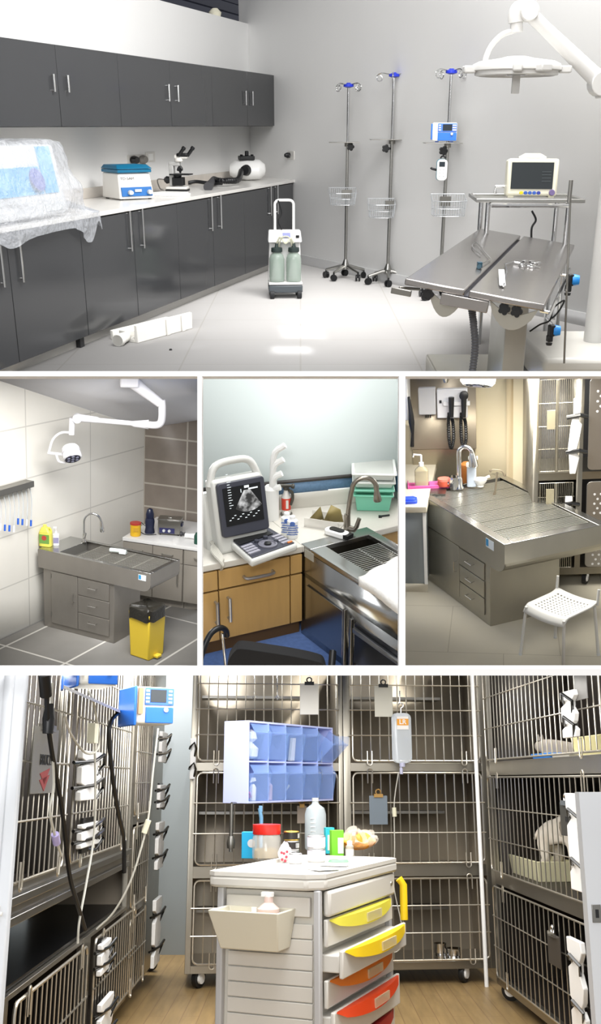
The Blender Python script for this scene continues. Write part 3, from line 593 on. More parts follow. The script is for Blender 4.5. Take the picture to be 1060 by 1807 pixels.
    # surgical lamp on column
    LP = mat('lamp_enamel', 'c9c8c5', .3)
    yl = 6.2; P = lambda px, py, dy=0: T.y(px, py, yl + dy); s_ = yl / FPX
    base = P(1062, 560); fz = 0
    t = thing(T, 'surgical_lamp', 'large white surgical lamp with round ring head on jointed arm', 'surgical lamp', (P(1076, 300).x, yl, 0), 0); ox = t.matrix_world
    bx = P(1076, 300).x
    def q_(px, py, dy=0): p = P(px, py, dy); return Vector((p.x - bx, p.y - yl, p.z))
    m = MB(); m.cyl((0, 0, .75), (0, 0, q_(1068, 158).z), .045, n=20); m.lathe([(.066, 0), (.066, .75 + .35), (.045, 1.12)], (0.02, 0, .12), 24); m.build('column', LP, t)
    m = MB(); m.box((-.42, -.5, 0.02), (.5, .35, .2)); m.build('base', mat('base_cream', 'c9c7c0', .4), t, bevel=.03)
    m = MB(); a, b_ = q_(1066, 152), q_(932, 22); m.tube([a, a.lerp(b_, .03), a.lerp(b_, .12), a.lerp(b_, .8), b_], [.05, .065, .05, .038, .04], 14); m.build('spring_arm', LP, t)
    m = MB(); m.lathe([(.05, -.06), (.055, -.05), (.055, .05), (.05, .06)], q_(931, 20), 20, (0, 1, 0)); m.tube(spline([q_(931, 16), q_(915, 16), q_(910, 28), q_(910, 40)], 4), .045, 14); m.cyl(q_(911, 34), q_(911, 57), .036, n=18); m.build('elbow', LP, t)
    m = MB(); m.tube([q_(1068, 158), q_(1068, 172)], .06, 16); m.cyl(q_(1060, 148) - Vector((0, .06, 0)), q_(1060, 148) + Vector((0, .06, 0)), .07); m.build('joint', LP, t, bevel=.005)
    m = MB(); m.tube(spline([q_(906, 54), q_(885, 62), q_(866, 82), q_(856, 106), q_(857, 118)], 6), .016, 12); m.build('yoke', LP, t)
    c = q_(911, 118); R0 = 71 * s_
    hd = MB(); hd.lathe([(.01, .052), (.06, .055), (.1, .045), (R0 * .85, .028), (R0 * .97, .014), (R0, .0), (R0, -.02), (R0 * .93, -.025), (R0 * .93, -.045), (R0 * .84, -.05), (R0 * .82, -.035), (.06, -.035), (.05, -.045), (.01, -.045)], c, 48); h_ = hd.build('lamp_head', LP, t, bevel=0)
    m = MB(); m.lathe([(.06, -.046), (.058, -.048), (.01, -.048)], c, 24); m.lathe([(R0 * .8, -.0352), (R0 * .8, -.037), (.07, -.037)], c, 32); m.build('lens', mat('lens_grey', 'b8b8b8', .2), h_)
    m = MB(); m.box(c + Vector((-.022, -.03, -.145)), c + Vector((.022, .0, -.04))); m.build('sterile_handle', LP, h_, bevel=.004)
    for ang, l_ in ((3.2, .12), (-1.75, .09), (-1.2, .12), (-.15, .1), (1.2, .1)):
        m = MB(); m.M = Matrix.Translation(c) @ Matrix.Rotation(ang, 4, 'Z'); m.box((R0 * .94, -l_ / 2 * .6, -.035), (R0 + .055, l_ / 2 * .6, .005)); m.build('grip', LP, h_, bevel=.008)
    # grey step at the lower right corner
    a = T.z(1000, 655, .1)
top_room()
# ================================================================ shared: stainless treatment table with sink, grates and cabinet
def bars(m, x0, x1, y0, y1, z, n, r, cross=2, along='y'):
    for i in range(n):
        f = (i + .5) / n
        if along == 'y': x = x0 + (x1 - x0) * f; m.box((x - r, y0, z - r), (x + r, y1, z + r))
        else: y = y0 + (y1 - y0) * f; m.box((x0, y - r, z - r), (x1, y + r, z + r))
    for i in range(cross):
        f = i / max(1, cross - 1)
        if along == 'y': y = y0 + (y1 - y0) * f; m.box((x0, y - r * 1.6, z - r * 2.2), (x1, y + r * 1.6, z - r * .5))
        else: x = x0 + (x1 - x0) * f; m.box((x - r * 1.6, y0, z - r * 2.2), (x + r * 1.6, y1, z - r * .5))
def wash_table(room, A, yaw, Ln, Wd, z, rim, cx0, cx1, split, bx0, panels, nb, label, steel, dark, sticker, cyw=.9, doors=True, bar_r=.0028, bm_='bright_wire', handles='h', along='x', gap=.14):
    t = thing(room, 'treatment_table', label, 'treatment table', (A.x, A.y, 0), yaw)
    fr = .05 * Wd / .6
    # rim frame (outer skin curving in below the free end) and recessed basin
    m = MB(); e = .012
    side = [(0, z), (Ln, z), (Ln, z - rim * .62)] + [(Ln - rim * .5 * (1 - cos(a)), z - rim * .62 - rim * .38 * sin(a)) for a in [PI / 2 * i / 6 for i in range(1, 7)]] + [(0, z - rim)]
    m.prism(side, 0, e, 'y'); m.prism(side, Wd - e, Wd, 'y'); m.box((0, e, z - rim), (e, Wd - e, z)); m.box((Ln - e, e, z - rim * .62), (Ln, Wd - e, z))
    n_ = 6
    for i in range(n_):
        a, b = PI / 2 * i / n_, PI / 2 * (i + 1) / n_
        pa = (Ln - rim * .5 * (1 - cos(a)), z - rim * .62 - rim * .38 * sin(a)); pb = (Ln - rim * .5 * (1 - cos(b)), z - rim * .62 - rim * .38 * sin(b))
        m.add([(pa[0], 0, pa[1]), (pa[0], Wd, pa[1]), (pb[0], Wd, pb[1]), (pb[0], 0, pb[1])], [(0, 1, 2, 3)])
    m.box((e, e, z - rim), (Ln - rim * .5, Wd - e, z - rim + .008))
    m.build('trough', steel, t)
    m = MB(); ex = fr * 1.2
    m.box((0, 0, z), (Ln, fr, z + .006)); m.box((0, Wd - fr, z), (Ln, Wd, z + .006)); m.box((Ln - ex, fr, z), (Ln, Wd - fr, z + .006)); m.box((0, fr, z), (bx0, Wd - fr, z + .006))
    m.build('rim', mat('rim_steel', 'b4b4b2', .25, 1, .08, 4), t, bevel=.003)
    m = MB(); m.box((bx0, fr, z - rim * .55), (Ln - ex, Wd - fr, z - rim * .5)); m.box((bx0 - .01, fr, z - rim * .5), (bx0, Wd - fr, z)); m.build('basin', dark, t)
    for i in range(panels):
        g0 = bx0 + (.16 if i == 0 else 0); L0, L1 = bx0 + gap * Ln, Ln - ex
        a, b = L0 + (L1 - L0) * i / panels, L0 + (L1 - L0) * (i + 1) / panels
        m = MB(); bars(m, a + .004, b - .004, fr + .005, Wd - fr - .005, z - .012, nb, bar_r, 2, along); m.build('grate', MATS[bm_], t)
    # cabinet
    y0, y1 = .02, Wd * cyw; zb = z - rim
    m = MB(); m.box((cx0, y0, 0), (cx1, y1, zb)); m.build('cabinet', steel, t, bevel=.004)
    if doors:
        def han(m, x, zz, vert):
            if vert: m.tube([(x, y0 - .005, zz - .05), (x, y0 - .04, zz - .05), (x, y0 - .04, zz + .05), (x, y0 - .005, zz + .05)], .0045, 8)
            else: m.tube([(x - .055, y0 - .005, zz), (x - .055, y0 - .045, zz - .008), (x + .055, y0 - .045, zz - .008), (x + .055, y0 - .005, zz)], .0045, 8)
        sp = cx0 + (cx1 - cx0) * split; ce = cx1 - (cx1 - cx0) * .06
        m = MB(); m.box((cx0 + (cx1 - cx0) * .12, y0 - .012, .07), (sp - .004, y0 - .001, zb - .015)); d = m.build('door', steel, t, bevel=.003)
        m = MB(); han(m, sp - .05, zb * .62, True); m.build('handle', CHROME, d)
        m = MB()
        for zz in (.16, zb - .1): m.cyl((cx0 + (cx1 - cx0) * .12, y0 - .012, zz), (cx0 + (cx1 - cx0) * .12, y0 - .012, zz + .05), .006)
        m.build('hinge', STEEL, d)
        dh = (zb - .09) / 3
        for i in range(3):
            m = MB(); m.box((sp + .003, y0 - .012, .075 + dh * i), (ce - .003, y0 - .001, .07 + dh * (i + 1) - .003)); d = m.build('drawer', steel, t, bevel=.003)
            m = MB(); han(m, (sp + ce) / 2, .07 + dh * (i + .62), False); m.build('handle', CHROME, d)
    m = MB(); sx, sw = sticker; m.box((sx, -.0015, z - .045 - sw * .5), (sx + sw, .0, z - .03)); lb = m.build('sticker', mat('sticker_white', 'dfe8ee', .4), t)
    m = MB(); m.box((sx + .005, -.0025, z - .045 - sw * .4), (sx + sw * .35, -.001, z - .035)); m.build('emblem', mat('sticker_blue', '2a8fc6', .4), lb)
    return t
mat('bright_wire', 'c9c9c6', .3, .9); mat('grey_wire', '9c9a94', .35, .9)
def gooseneck(room, q, h, reach, r, rz, label, m_, head=True, name='faucet', lever=True):
    t = thing(room, name, label, 'tap', q, rz)
    m = MB(); m.lathe([(r * 2.2, 0), (r * 2.2, .01), (r * 1.5, .03), (r * 1.4, .1), (r, .12)]); m.build('base', m_, t)
    R0 = reach / 2; m = MB(); pts = [(0, 0, .1), (0, 0, h - R0)] + arc((R0, 0, h - R0), R0, PI, 0.15, 12)[1:]
    m.tube(pts, r, 12); m.build('spout', m_, t)
    e = Vector(pts[-1]); m = MB(); m.lathe([(r * 1.1, 0), (r * 1.5, .03), (r * 1.9, .09), (r * 2.1, .13), (r * 1.6, .14)], e, 16, (.12, 0, -1)); m.build('spray_head', m_, t)
    if lever: m = MB(); m.tube([(0, -r, .06), (.01, -r * 3.2, .07), (.03, -r * 4.5, .13)], [r * 1.2, r * .9, r * .8], 10); m.build('lever', m_, t)
    return t

# ================================================================ MIDDLE LEFT ROOM: tiled wet room
def left_room():
    R = L; a, b = R.z(0, 1129), R.z(79, 1092); wl = (b - a).normalized(); yl = atan2(wl.y, wl.x); nl = Vector((wl.y, -wl.x, 0))
    C3 = R.pl(254, 820, a, nl); C0 = Vector((C3.x, C3.y, 0))
    yb = radians(-27.4); bd = Vector((cos(yb), sin(yb), 0)); nb = Vector((bd.y, -bd.x, 0))
    # ceiling raked down to the corner
    cA, cC, cB = R.pl(0, 672, a, nl), R.pl(256, 756, a, nl), R.pl(347, 742, C0, nb)
    cn = (cA - cC).cross(cB - cC).normalized()
    def ex(p, q, k): return p + (q - p) * k
    # tiled walls
    lt = tile_mat('ivory_stone_tile', 'dedbd3', 'c2bfb8', 1.15, .6, .008, .22, .05, 3, 0)
    m = MB(); s0 = (cA - C0).dot(wl); m.prism([(-7, -.02), (0, -.02), (0, cC.z), (s0, cA.z), (-7, cA.z + (cA.z - cC.z) * (-7 - s0) / s0)], 0, .1, 'y'); struct(R, 'wall_left', m, lt, C0, yl)
    bt = tile_mat('brown_stone_tile', '897f75', 'b9b2a6', .62, .325, .012, .4, .35, 2.6, 0)
    m = MB(); sb = (cB - C0).dot(bd); m.prism([(0, -.02), (5, -.02), (5, cC.z + (cB.z - cC.z) * 5 / sb), (0, cC.z)], 0, .1, 'y'); struct(R, 'wall_back', m, bt, C0, yb)
    # floor
    j0, j1 = R.z(10, 1140), R.z(276, 1083); d = Matrix.Rotation(-yl, 3, 'Z') @ (j1 - j0)
    ft = tile_mat('grey_floor_tile', '807d78', 'c8c4bc', abs(d.x) , abs(d.y), .014, .35, .25, 1.6, 0, 0, 'xy')
    m = MB(); inv = Matrix.Rotation(-yl, 3, 'Z'); pts = [R.z(-80, 1250), R.z(420, 1250), R.z(520, 1000), C0 + bd * .02, C0 - wl * 7]
    m.prism([tuple((inv @ (p - j0)).xy) for p in pts], -.05, 0); struct(R, 'floor', m, ft, j0, yl)
    m = MB(); P = [R.pl(px, py, cC, cn) for px, py in ((-60, 640), (420, 640))]
    poly = [P[0], P[1], ex(cC, cB, 1.5), cC, ex(cC, cA, 1.25)]
    up = Vector((0, 0, .06)); m.hull(poly, [p + up for p in poly]); struct(R, 'ceiling', m, mat('ceiling_grey_white', 'd6d6da', .6))
    # treatment table
    k = (R.H - .95) / (R.H - .9); A = Vector((-.703 * k, 11.2 * k, 0))
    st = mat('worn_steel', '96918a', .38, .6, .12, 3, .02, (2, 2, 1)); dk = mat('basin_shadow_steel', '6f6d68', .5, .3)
    yaw = -.636; Ln, Wd = 1.58 * k, .612 * k
    mat('dim_wire', 'a5a29a', .4, .6)
    t = wash_table(R, A, yaw, Ln, Wd, .95, .22, .06, 1.06, .5, .28, 4, 16, 'stainless treatment table with sink and drawers in the tiled room', st, dk, (Ln - .16, .1), .9, True, .003, 'dim_wire')
    def tb(x, y, z=.956): return A + Matrix.Rotation(yaw, 3, 'Z') @ Vector((x, y, 0)) + Vector((0, 0, z))
    gooseneck(R, tb(.28, .50), .36, .2, .013, radians(-8), 'chrome gooseneck tap with pull-out sprayer on tiled room table', CHROME)
    # jug
    q = R.z(81, 963, .956); t = thing(R, 'detergent_jug', 'yellow jug with green label on the table by the wall', 'jug', q, radians(-20))
    m = MB(); m.prism(roundrect(0, 0, .145, .1, .03), .0, .17); m.hull([(x, y, .17) for x, y in roundrect(0, 0, .145, .1, .03)], [(x - .01, y, .23) for x, y in roundrect(0, 0, .07, .06, .02)]); jb = m.build('bottle', mat('yellow_jug', 'dcd45c', .4), t, bevel=.006)
    m = MB(); m.tube([(.01, 0, .215), (.05, 0, .225), (.066, 0, .2), (.066, 0, .16)], .012); m.build('grip', mat('yellow_jug', 'dcd45c'), t)
    m = MB(); m.box((-.06, -.0515, .04), (.06, -.045, .15)); lb = m.build('label', mat('green_label', '6f9a4a', .5), t)
    m = MB(); m.lathe([(.03, 0), (.03, .002)], (0, -.0515, .11), 16, (0, -1, 0)); m.build('emblem', mat('red_emblem', 'b5483a', .5), lb)
    m = MB(); m.lathe([(.022, 0), (.022, .03)], (-.01, 0, .228)); m.build('cap', mat('yellow_cap', 'e6df6a', .4), t)
    q = R.z(99, 962, .956); t = thing(R, 'pump_bottle', 'slim white pump bottle between the yellow jug and tap', 'bottle', q)
    m = MB(); m.prism(roundrect(0, 0, .07, .05, .018), 0, .14); m.lathe([(.02, .14), (.012, .155), (.012, .17)]); m.build('bottle', PLASTIC, t, bevel=.004)
    m = MB(); m.box((-.03, -.0265, .03), (.03, -.024, .1)); m.build('label', mat('violet_label', '8a86a8', .5), t)
    m = MB(); m.cyl((0, 0, .17), (0, 0, .215), .004); m.box((-.03, -.008, .21), (.008, .008, .225)); m.build('pump', PLASTIC, t)
    q = R.z(194, 974, .956); m = MB(); m.lathe([(.0, 0), (.024, 0), (.026, .02), (.024, .15), (.018, .2), (.0, .2)], (0, 0, .027), 14, (1, 0, 0)); m.box((.12, -.03, 0), (.2, .03, .02))
    one(R, 'wrapped_roll', 'white wrapped bandage roll lying on the table grate', 'roll', m, mat('mint_white', 'd5dedb', .5), q, radians(-22))
    # counter run along the back wall
    zc = .85; f0, f1 = R.z(216, 948, zc), R.z(347, 967, zc)
    t = thing(R, 'counter_worktop', 'white worktop on grey units along the brown tiled wall', 'worktop', (f0.x, f0.y, 0), yb); dep = max(.35, abs((f0 - C0).dot(nb)) - .01)
    m = MB(); m.box((0, 0, zc - .045), (2.2, dep, zc)); m.build('slab', mat('white_counter', 'dbdad8', .3), t, bevel=.004)
    gm = mat('taupe_laminate', '8d877e', .45, 0, .03, 5); hs = mat('satin_handle', 'b9b7b0', .3, .9)
    for i, (x0, x1) in enumerate(((.0, .82), (.83, 1.65))):
        t = thing(R, 'counter_cabinet', ['grey laminate counter unit with two drawers, next to the ivory wall', 'grey laminate counter unit at right edge of tiled room'][i], 'cabinet', (f0.x, f0.y, 0), yb, 'grey counter units')
        m = MB(); m.box((x0, .03, .1), (x1, dep - .01, zc - .05)); m.box((x0, .07, 0), (x1, dep - .02, .099)); m.build('body', gm, t)
        xs = (x0, (x0 + x1) / 2, x1) if i == 0 else (x0, x1, None)
        for j in range(2 if i == 0 else 1):
            a_, b_ = xs[j], xs[j + 1]
            m = MB(); m.box((a_ + .004, .01, zc - .24), (b_ - .004, .029, zc - .055)); d = m.build('drawer', gm, t, bevel=.002)
            m = MB(); bow(m, ((a_ + b_) / 2 if i == 0 else x0 + .22, .01, zc - .14), .14, .03, .007, False); m.build('handle', hs, d)
            m = MB(); m.box((a_ + .004, .01, .105), (b_ - .004, .029, zc - .248)); d = m.build('door', gm, t, bevel=.002)
            m = MB(); bow(m, (x0 + .36 if i else b_ - .06, .01, zc - .42), .2, .03, .007); m.build('handle', hs, d)
    # items on counter
    q = R.z(239, 945, zc); t = thing(R, 'sharps_bin', 'yellow round tub with red lid on the white counter', 'tub', q)
    m = MB(); m.lathe([(.0, 0), (.06, 0), (.066, .005), (.068, .15)], n=20); m.build('tub', mat('bin_yellow', 'dcae28', .4), t)
    m = MB(); m.lathe([(.07, .15), (.072, .155), (.07, .175), (.0, .178)], n=20); m.build('lid', mat('lid_red', 'b03a30', .4), t); m = MB(); m.box((-.03, -.073, .07), (.03, -.06, .12)); m.build('label', mat('bin_label', 'c89a30', .5), t)
    q = R.z(264, 941, zc); t = thing(R, 'clipper_stand', 'tall dark blue clipper standing in its charger on counter', 'clipper', q)
    m = MB(); m.lathe([(.06, 0), (.065, .02), (.055, .08), (.062, .16), (.055, .2)], n=20, sx=1, sy=.7); m.build('charger', mat('navy_plastic', '23283f', .35), t)
    m = MB(); m.lathe([(.05, .2), (.052, .26), (.035, .32), (.012, .335), (.0, .336)], n=20, sx=1, sy=.7); m.build('clipper', mat('deep_navy', '1a2038', .3), t)
    m = MB(); m.tube(spline([(-.06, 0, .1), (-.12, .02, .14), (-.13, 0, .04), (-.05, -.08, .008), (.08, -.08, .008)]), .005, 6); m.build('cable', BLACK, t)
    q = R.z(278, 944, zc); t = thing(R, 'ultrasonic_cleaner', 'stainless ultrasonic cleaner with dark control panel and two dials', 'cleaner', q, radians(-14)); w_ = .29
    m = MB(); m.box((0, 0, .02), (w_, .18, .2)); m.build('body', STEELD, t, bevel=.005)
    m = MB(); m.box((-.006, -.006, .2), (w_ + .006, .186, .215)); m.box((.12, .07, .215), (.17, .1, .225)); m.build('lid', STEEL, t, bevel=.003)
    m = MB(); m.box((.02, -.006, .03), (w_ * .75, 0, .1)); pn = m.build('control_panel', mat('indigo_panel', '2a2c58', .3), t)
    for x in (.08, .15): m = MB(); m.lathe([(.02, 0), (.016, .018)], (x, -.006, .065), 14, (0, -1, 0)); m.build('dial', PLASTICG, pn)
    m = MB(); m.box((w_, .04, .12), (w_ + .02, .14, .16)); m.build('handle', mat('navy_plastic', '23283f'), t)
    m = MB()
    for x, y in ((.03, .03), (w_ - .03, .03), (.03, .15), (w_ - .03, .15)): m.cyl((x, y, 0), (x, y, .02), .012)
    m.build('feet', BLACK, t)
    m = MB(); m.lathe([(.03, 0), (.034, .02), (.03, .06), (.038, .12), (.03, .2), (.0, .22)], (0, 0, .038), 16, (1, -.3, 0)); one(R, 'white_dryer', 'white rounded appliance lying right of the ultrasonic cleaner', 'appliance', m, PLASTIC, R.z(326, 950, zc))
    m = MB(); m.lathe([(.03, 0), (.03, .02), (.018, .03), (.018, .05), (.03, .06)], (0, 0, .032), 14, (1, -.2, 0)); one(R, 'grey_nozzle', 'small dark grey nozzle lying beside the white appliance', 'nozzle', m, mat('dark_grey_nozzle', '3d3d40'), R.z(318, 946, zc))
    m = MB(); m.lathe([(.05, 0), (.05, .1), (.03, .14), (.0, .15)]); one(R, 'green_bottle', 'dark green bottle cut by the right edge of tiled room', 'bottle', m, mat('dark_green', '1f4a3c', .3), R.z(349, 959, zc))
    # waste bin
    q0, q1, q2 = R.z(229, 1156), R.z(262, 1167), R.z(276, 1150); d = q1 - q0; yw = atan2(d.y, d.x); w_ = d.length; dp = .26; h = .55
    t = thing(R, 'pedal_bin', 'yellow pedal bin lined with black bag in front of table', 'waste bin', q0, yw)
    m = MB(); m.hull([(0, 0, 0), (w_, 0, 0), (w_, dp, 0), (0, dp, 0)], [(-.015, -.015, h), (w_ + .015, -.015, h), (w_ + .015, dp + .015, h), (-.015, dp + .015, h)]); m.build('body', mat('bin_bright_yellow', 'd9bb3a', .4), t, bevel=.015)
    def liner(U, V):
        a_ = 2 * PI * U; ca, sa = cos(a_), sin(a_); ex_ = abs(ca) ** .4 * (1 if ca > 0 else -1); ey_ = abs(sa) ** .4 * (1 if sa > 0 else -1)
        if V < .5: f = 1.0 + .0 * V; k_ = 1; zz = h - .09 + .14 * V * 2 + .01 * sin(U * 37)
        else: k_ = 1 - (V - .5) * 2 * .95; zz = h + .05 - (V - .5) * .06 + .012 * sin(U * 25)
        return Vector((w_ / 2 + ex_ * (w_ / 2 + .03) * k_, dp / 2 + ey_ * (dp / 2 + .03) * k_, zz))
    m = MB(); m.grid(liner, 48, 10, True); m.build('liner', mat('black_bag', '26241f', .35, 0, 0, 20, .5), t, label='black plastic bag liner')
    m = MB(); m.box((w_ + .0, dp * .3, .02), (w_ + .06, dp * .6, .05)); m.build('pedal', mat('bin_bright_yellow', 'd9bb3a'), t, bevel=.006)
    m = MB(); m.tube(spline([R.z(285, 1040, .01), R.z(292, 1047, .01), R.z(300, 1049, .01), R.z(295, 1055, .01), R.z(290, 1050, .01), R.z(310, 1048, .01)]), .006, 6); one(R, 'floor_cable', 'thin pale cable curled on the grey floor by counter', 'cord', m, mat('pale_cable', 'cfcfc4', .5))
    # rack with tubes
    q = R.pl(22, 860, a, nl); t = thing(R, 'wall_tube_rack', 'steel wall rack with curved tubes ending in blue tips', 'rack', q, yl)
    m = MB(); m.box((-.5, -.12, -.02), (.22, 0, .05)); m.build('rail', STEELD, t, bevel=.004)
    for i in range(8):
        x = -.28 + .07 * i; l_ = .34 + .07 * ((i * 5) % 4) / 3
        m = MB(); m.tube(spline([(x, -.06, -.02), (x + .02, -.07, -l_ * .5), (x - .02, -.09, -l_)], 5), .006, 6); tu = m.build('tube', mat('clear_grey_tube', 'b9bdc0', .3), t)
        m = MB(); m.cyl((x - .02, -.09, -l_), (x - .026, -.09, -l_ - .07), .012, n=10); m.build('tip', BLUE if i % 3 else mat('tip_white', 'dfe3ea', .4), tu)
    # ceiling lamp
    LE = mat('pale_enamel', 'e3e2e6', .3)
    P = lambda px, py, y=11.6: R.y(px, py, y); o = R.pl(228, 668, cC, cn); y0 = o.y
    t = thing(R, 'exam_lamp', 'white exam lamp with round head on folding arm from ceiling', 'exam lamp', o); y1 = 10.9
    def g(px, py, y=y1): return P(px, py, y) - o
    yy = y0; s_ = y1 / FPX
    m = MB(); c = g(228, 674, yy); m.box(c - Vector((.1, .1, .05)), c + Vector((.1, .1, .16))); m.build('ceiling_mount', LE, t, bevel=.015)
    m = MB(); m.tube([g(236, 676, yy), g(283, 712, y1 - .2)], [.07, .05], 12); m.build('upper_arm', LE, t)
    m = MB(); m.tube(spline([g(285, 706, y1 - .2), g(286, 720, y1 - .2), g(285, 742, y1 - .15), g(277, 750, y1 - .1), g(255, 749, y1)], 5), .042, 12); m.build('knuckle', LE, t)
    m = MB(); m.tube([g(262, 749), g(236, 748), g(232, 747), g(175, 742), g(171, 741), g(136, 737)], [.055, .035, .028, .03, .036, .045], 12); m.cyl(g(136, 738) - Vector((0, .05, 0)), g(136, 738) + Vector((0, .05, 0)), .05); m.build('lower_arm', LE, t)
    m = MB(); m.cyl(g(127, 738), g(126, 767), .032, n=14); m.build('drop_tube', LE, t)
    m = MB(); m.tube(spline([g(125, 763), g(107, 764), g(93, 776), g(86, 798)], 6), .014, 10); m.tube([g(84, 799), g(100, 801), g(112, 802)], .016); m.tube(spline([g(99, 802), g(104, 814), g(116, 817)], 4), .013, 8); m.build('yoke', LE, t)
    ax = Vector((.22, -.62, -.75)).normalized(); c = g(125, 796); m = MB()
    m.lathe([(.04, -.06), (.085, -.055), (.1, -.03), (.105, .015), (.09, .02), (.09, .03), (.105, .035), (.105, .09), (.095, .1), (.02, .1)], c, 28, ax); hd = m.build('lamp_head', LE, t)
    m = MB(); m.lathe([(.088, .1), (.086, .106), (.0, .106)], c, 24, ax); m.build('lens', mat('dark_lens', '3a3a48', .2), hd)
    q_ = Vector((0, 0, 1)).rotation_difference(ax)
    for i in range(7):
        r_ = 0 if i == 6 else .055; pp = c + q_ @ Vector((r_ * cos(i * PI / 3), r_ * sin(i * PI / 3), .107)); m = MB(); m.lathe([(.018, 0), (.016, .004), (.0, .004)], pp, 12, ax); m.build('led', mat('led_grey', '8d8fa6', .2), hd)
    m = MB(); m.cyl(g(110, 806), g(117, 806), .014); m.build('knob', BLACK, t)
left_room()
# ================================================================ MIDDLE CENTRE ROOM: ultrasound corner
def mid_room():
    R = M; R.name = 'M'; fl = R.z(534, 1121); zc = R.y(534, 964, fl.y).z      # counter height over the cabinet foot
    f0, f1 = R.z(357, 999, zc), R.z(534, 964, zc); d = (f1 - f0).normalized(); yw = atan2(d.y, d.x); n = Vector((d.y, -d.x, 0))
    O = Vector((f1.x, f1.y, 0))                       # inner corner of the counter front
    def F(s, dd, z=0): return O + d * s - n * dd + Vector((0, 0, z))
    wp = R.z(605, 886, zc); dep = (wp - O).dot(-n)
    ww = mat('grey_green_wall', 'bcc5c3', .6)
    wa, wb = R.z(480, 901, zc), R.z(605, 886, zc); wv = (wb - wa).normalized(); ywl = atan2(wv.y, wv.x) - radians(3); wv = Vector((cos(ywl), sin(ywl), 0)); wn = Vector((wv.y, -wv.x, 0)); W0 = Vector((wb.x, wb.y, 0))
    m = MB(); m.box((-5, 0, 0), (5, .1, 5)); struct(R, 'wall_back', m, ww, W0, ywl)
    zb = R.pl(609, 842, W0, wn).z
    m = MB(); m.box((-5, -.012, zc + .06), (5, 0, zb)); struct(R, 'trim_7', m, mat('speckled_blue_band', '54718c', .5, 0, .3, 60), W0, ywl)
    m = MB(); m.box((-5, -.02, zb), (5, 0, zb + .018)); struct(R, 'trim_8', m, mat('dark_trim', '3f3c3a', .4), W0, ywl)
    m = MB(); g = [R.z(300, 1300), R.z(800, 1300)]; m.prism([(-3, g[0].y), (3, g[0].y), (4, 11), (-4, 11)], -.05, 0); struct(R, 'floor', m, mat('blue_mottled_vinyl', '536fa6', .4, 0, .3, 40))
    # right return wall beyond the counter
    q = R.pl(697, 870, W0, wn); s = (q - W0).dot(wv); m = MB(); m.box((0, -1.2, zc), (.08, 0, 5)); struct(R, 'wall_right', m, ww, W0 + wv * s, ywl)
    m = MB(); m.box((-.012, -1.2, zc + .06), (-.001, -.02, zb)); struct(R, 'trim_9', m, MATS['speckled_blue_band'], W0 + wv * s, ywl)
    ct = mat('white_speckled_counter', 'c6c3ba', .3, 0, .05, 60)
    # stainless table rectangle
    q0 = R.z(531, 959, zc + .005); e1 = R.z(720, 1080, zc + .005) - q0; yt = atan2(e1.y, e1.x); e2 = R.z(651, 932, zc + .005) - q0
    yt = atan2(e1.y, e1.x); W2 = abs((e2).dot(Vector((-sin(yt), cos(yt), 0))))
    t = thing(R, 'worktop', 'white speckled counter with upstand along blue wall band', 'worktop', O, yw)
    tx = (R.z(660, 933, zc) - O).dot(d)
    iw = Matrix.Rotation(-yw, 3, 'Z'); wl_, wr_ = iw @ (W0 - wv * 3 - O), iw @ (W0 + wv * (s + .3) - O); w0_ = iw @ (W0 - O); w0_.y = w0_.y + (0 - w0_.x) * (wr_.y - wl_.y) / (wr_.x - wl_.x)
    m = MB(); m.prism([(-2, 0), (0, 0), (0, w0_.y), (-2, w0_.y + (-2) * (wr_.y - wl_.y) / (wr_.x - wl_.x))], zc - .04, zc); e = (Matrix.Rotation(-yw, 3, 'Z') @ (R.z(658, 935, zc) - O)); e3 = (Matrix.Rotation(-yw, 3, 'Z') @ (R.z(720, 914, zc) - O))
    m.prism([(.001, e.y * .0), (e.x, e.y - .02), (e3.x + .6, e3.y - .02), (wr_.x, wr_.y), (.001, w0_.y)], zc - .04, zc); m.build('slab', ct, t, bevel=.004)
    m = MB(); m.M = Matrix.Rotation(-yw, 4, 'Z') @ Matrix.Translation(W0 - O) @ Matrix.Rotation(ywl, 4, 'Z'); m.box((-3, -.03, zc + .001), (s - .02, -.014, zc + .1)); m.build('upstand', mat('upstand_white', 'cfcdc4', .35), t)
    # wooden units left of the steel table
    wd = mat('maple_veneer', 'b08d55', .4, 0, .12, 5, 0, (6, 6, .6)); hm = mat('satin_bow_handle', 'b4b4b6', .3, .9)
    def S(px, py): X_ = R.pl(px, py, O, n); return (X_ - O).dot(d), X_.z
    zd = S(450, 1035)[1]; zd = (S(386, 1049)[1] + S(478, 1016)[1]) / 2
    sA, sB = S(386, 1050)[0], S(512, 1010)[0]
    for i, (a, b) in enumerate(((sA - 1.2, sA), (sA, sB), (sB, .0))):
        t = thing(R, 'wooden_cabinet', ['light wood unit at left edge behind the black chair', 'light wood unit with drawer below the ultrasound machine', 'narrow plain wood unit between wide wood unit and steel table'][i], 'cabinet', O, yw, 'light wood base units')
        m = MB(); m.box((a + .001, .02, .09), (b - .001, dep - .03, zc - .045)); m.box((a, .05, 0), (b, .5, .089)); m.build('body', mat('dark_gap_wood', '5e4526', .5), t)
        m = MB(); m.box((a + .004, 0, zd + .006), (b - .004, .019, zc - .05)); dr = m.build('drawer', wd, t, bevel=.002)
        m = MB(); m.box((a + .004, 0, .1), (b - .004, .019, zd - .006)); do = m.build('door', wd, t, bevel=.002)
        if i == 1:
            m = MB(); bow(m, ((a + b) / 2 + .02, 0, (zd + zc) / 2 - .03), .18, .035, .009, False); m.build('handle', hm, dr)
            hs, hz = S(402, 1072); m = MB(); bow(m, (hs, 0, hz), .15, .035, .01); m.build('handle', hm, do)
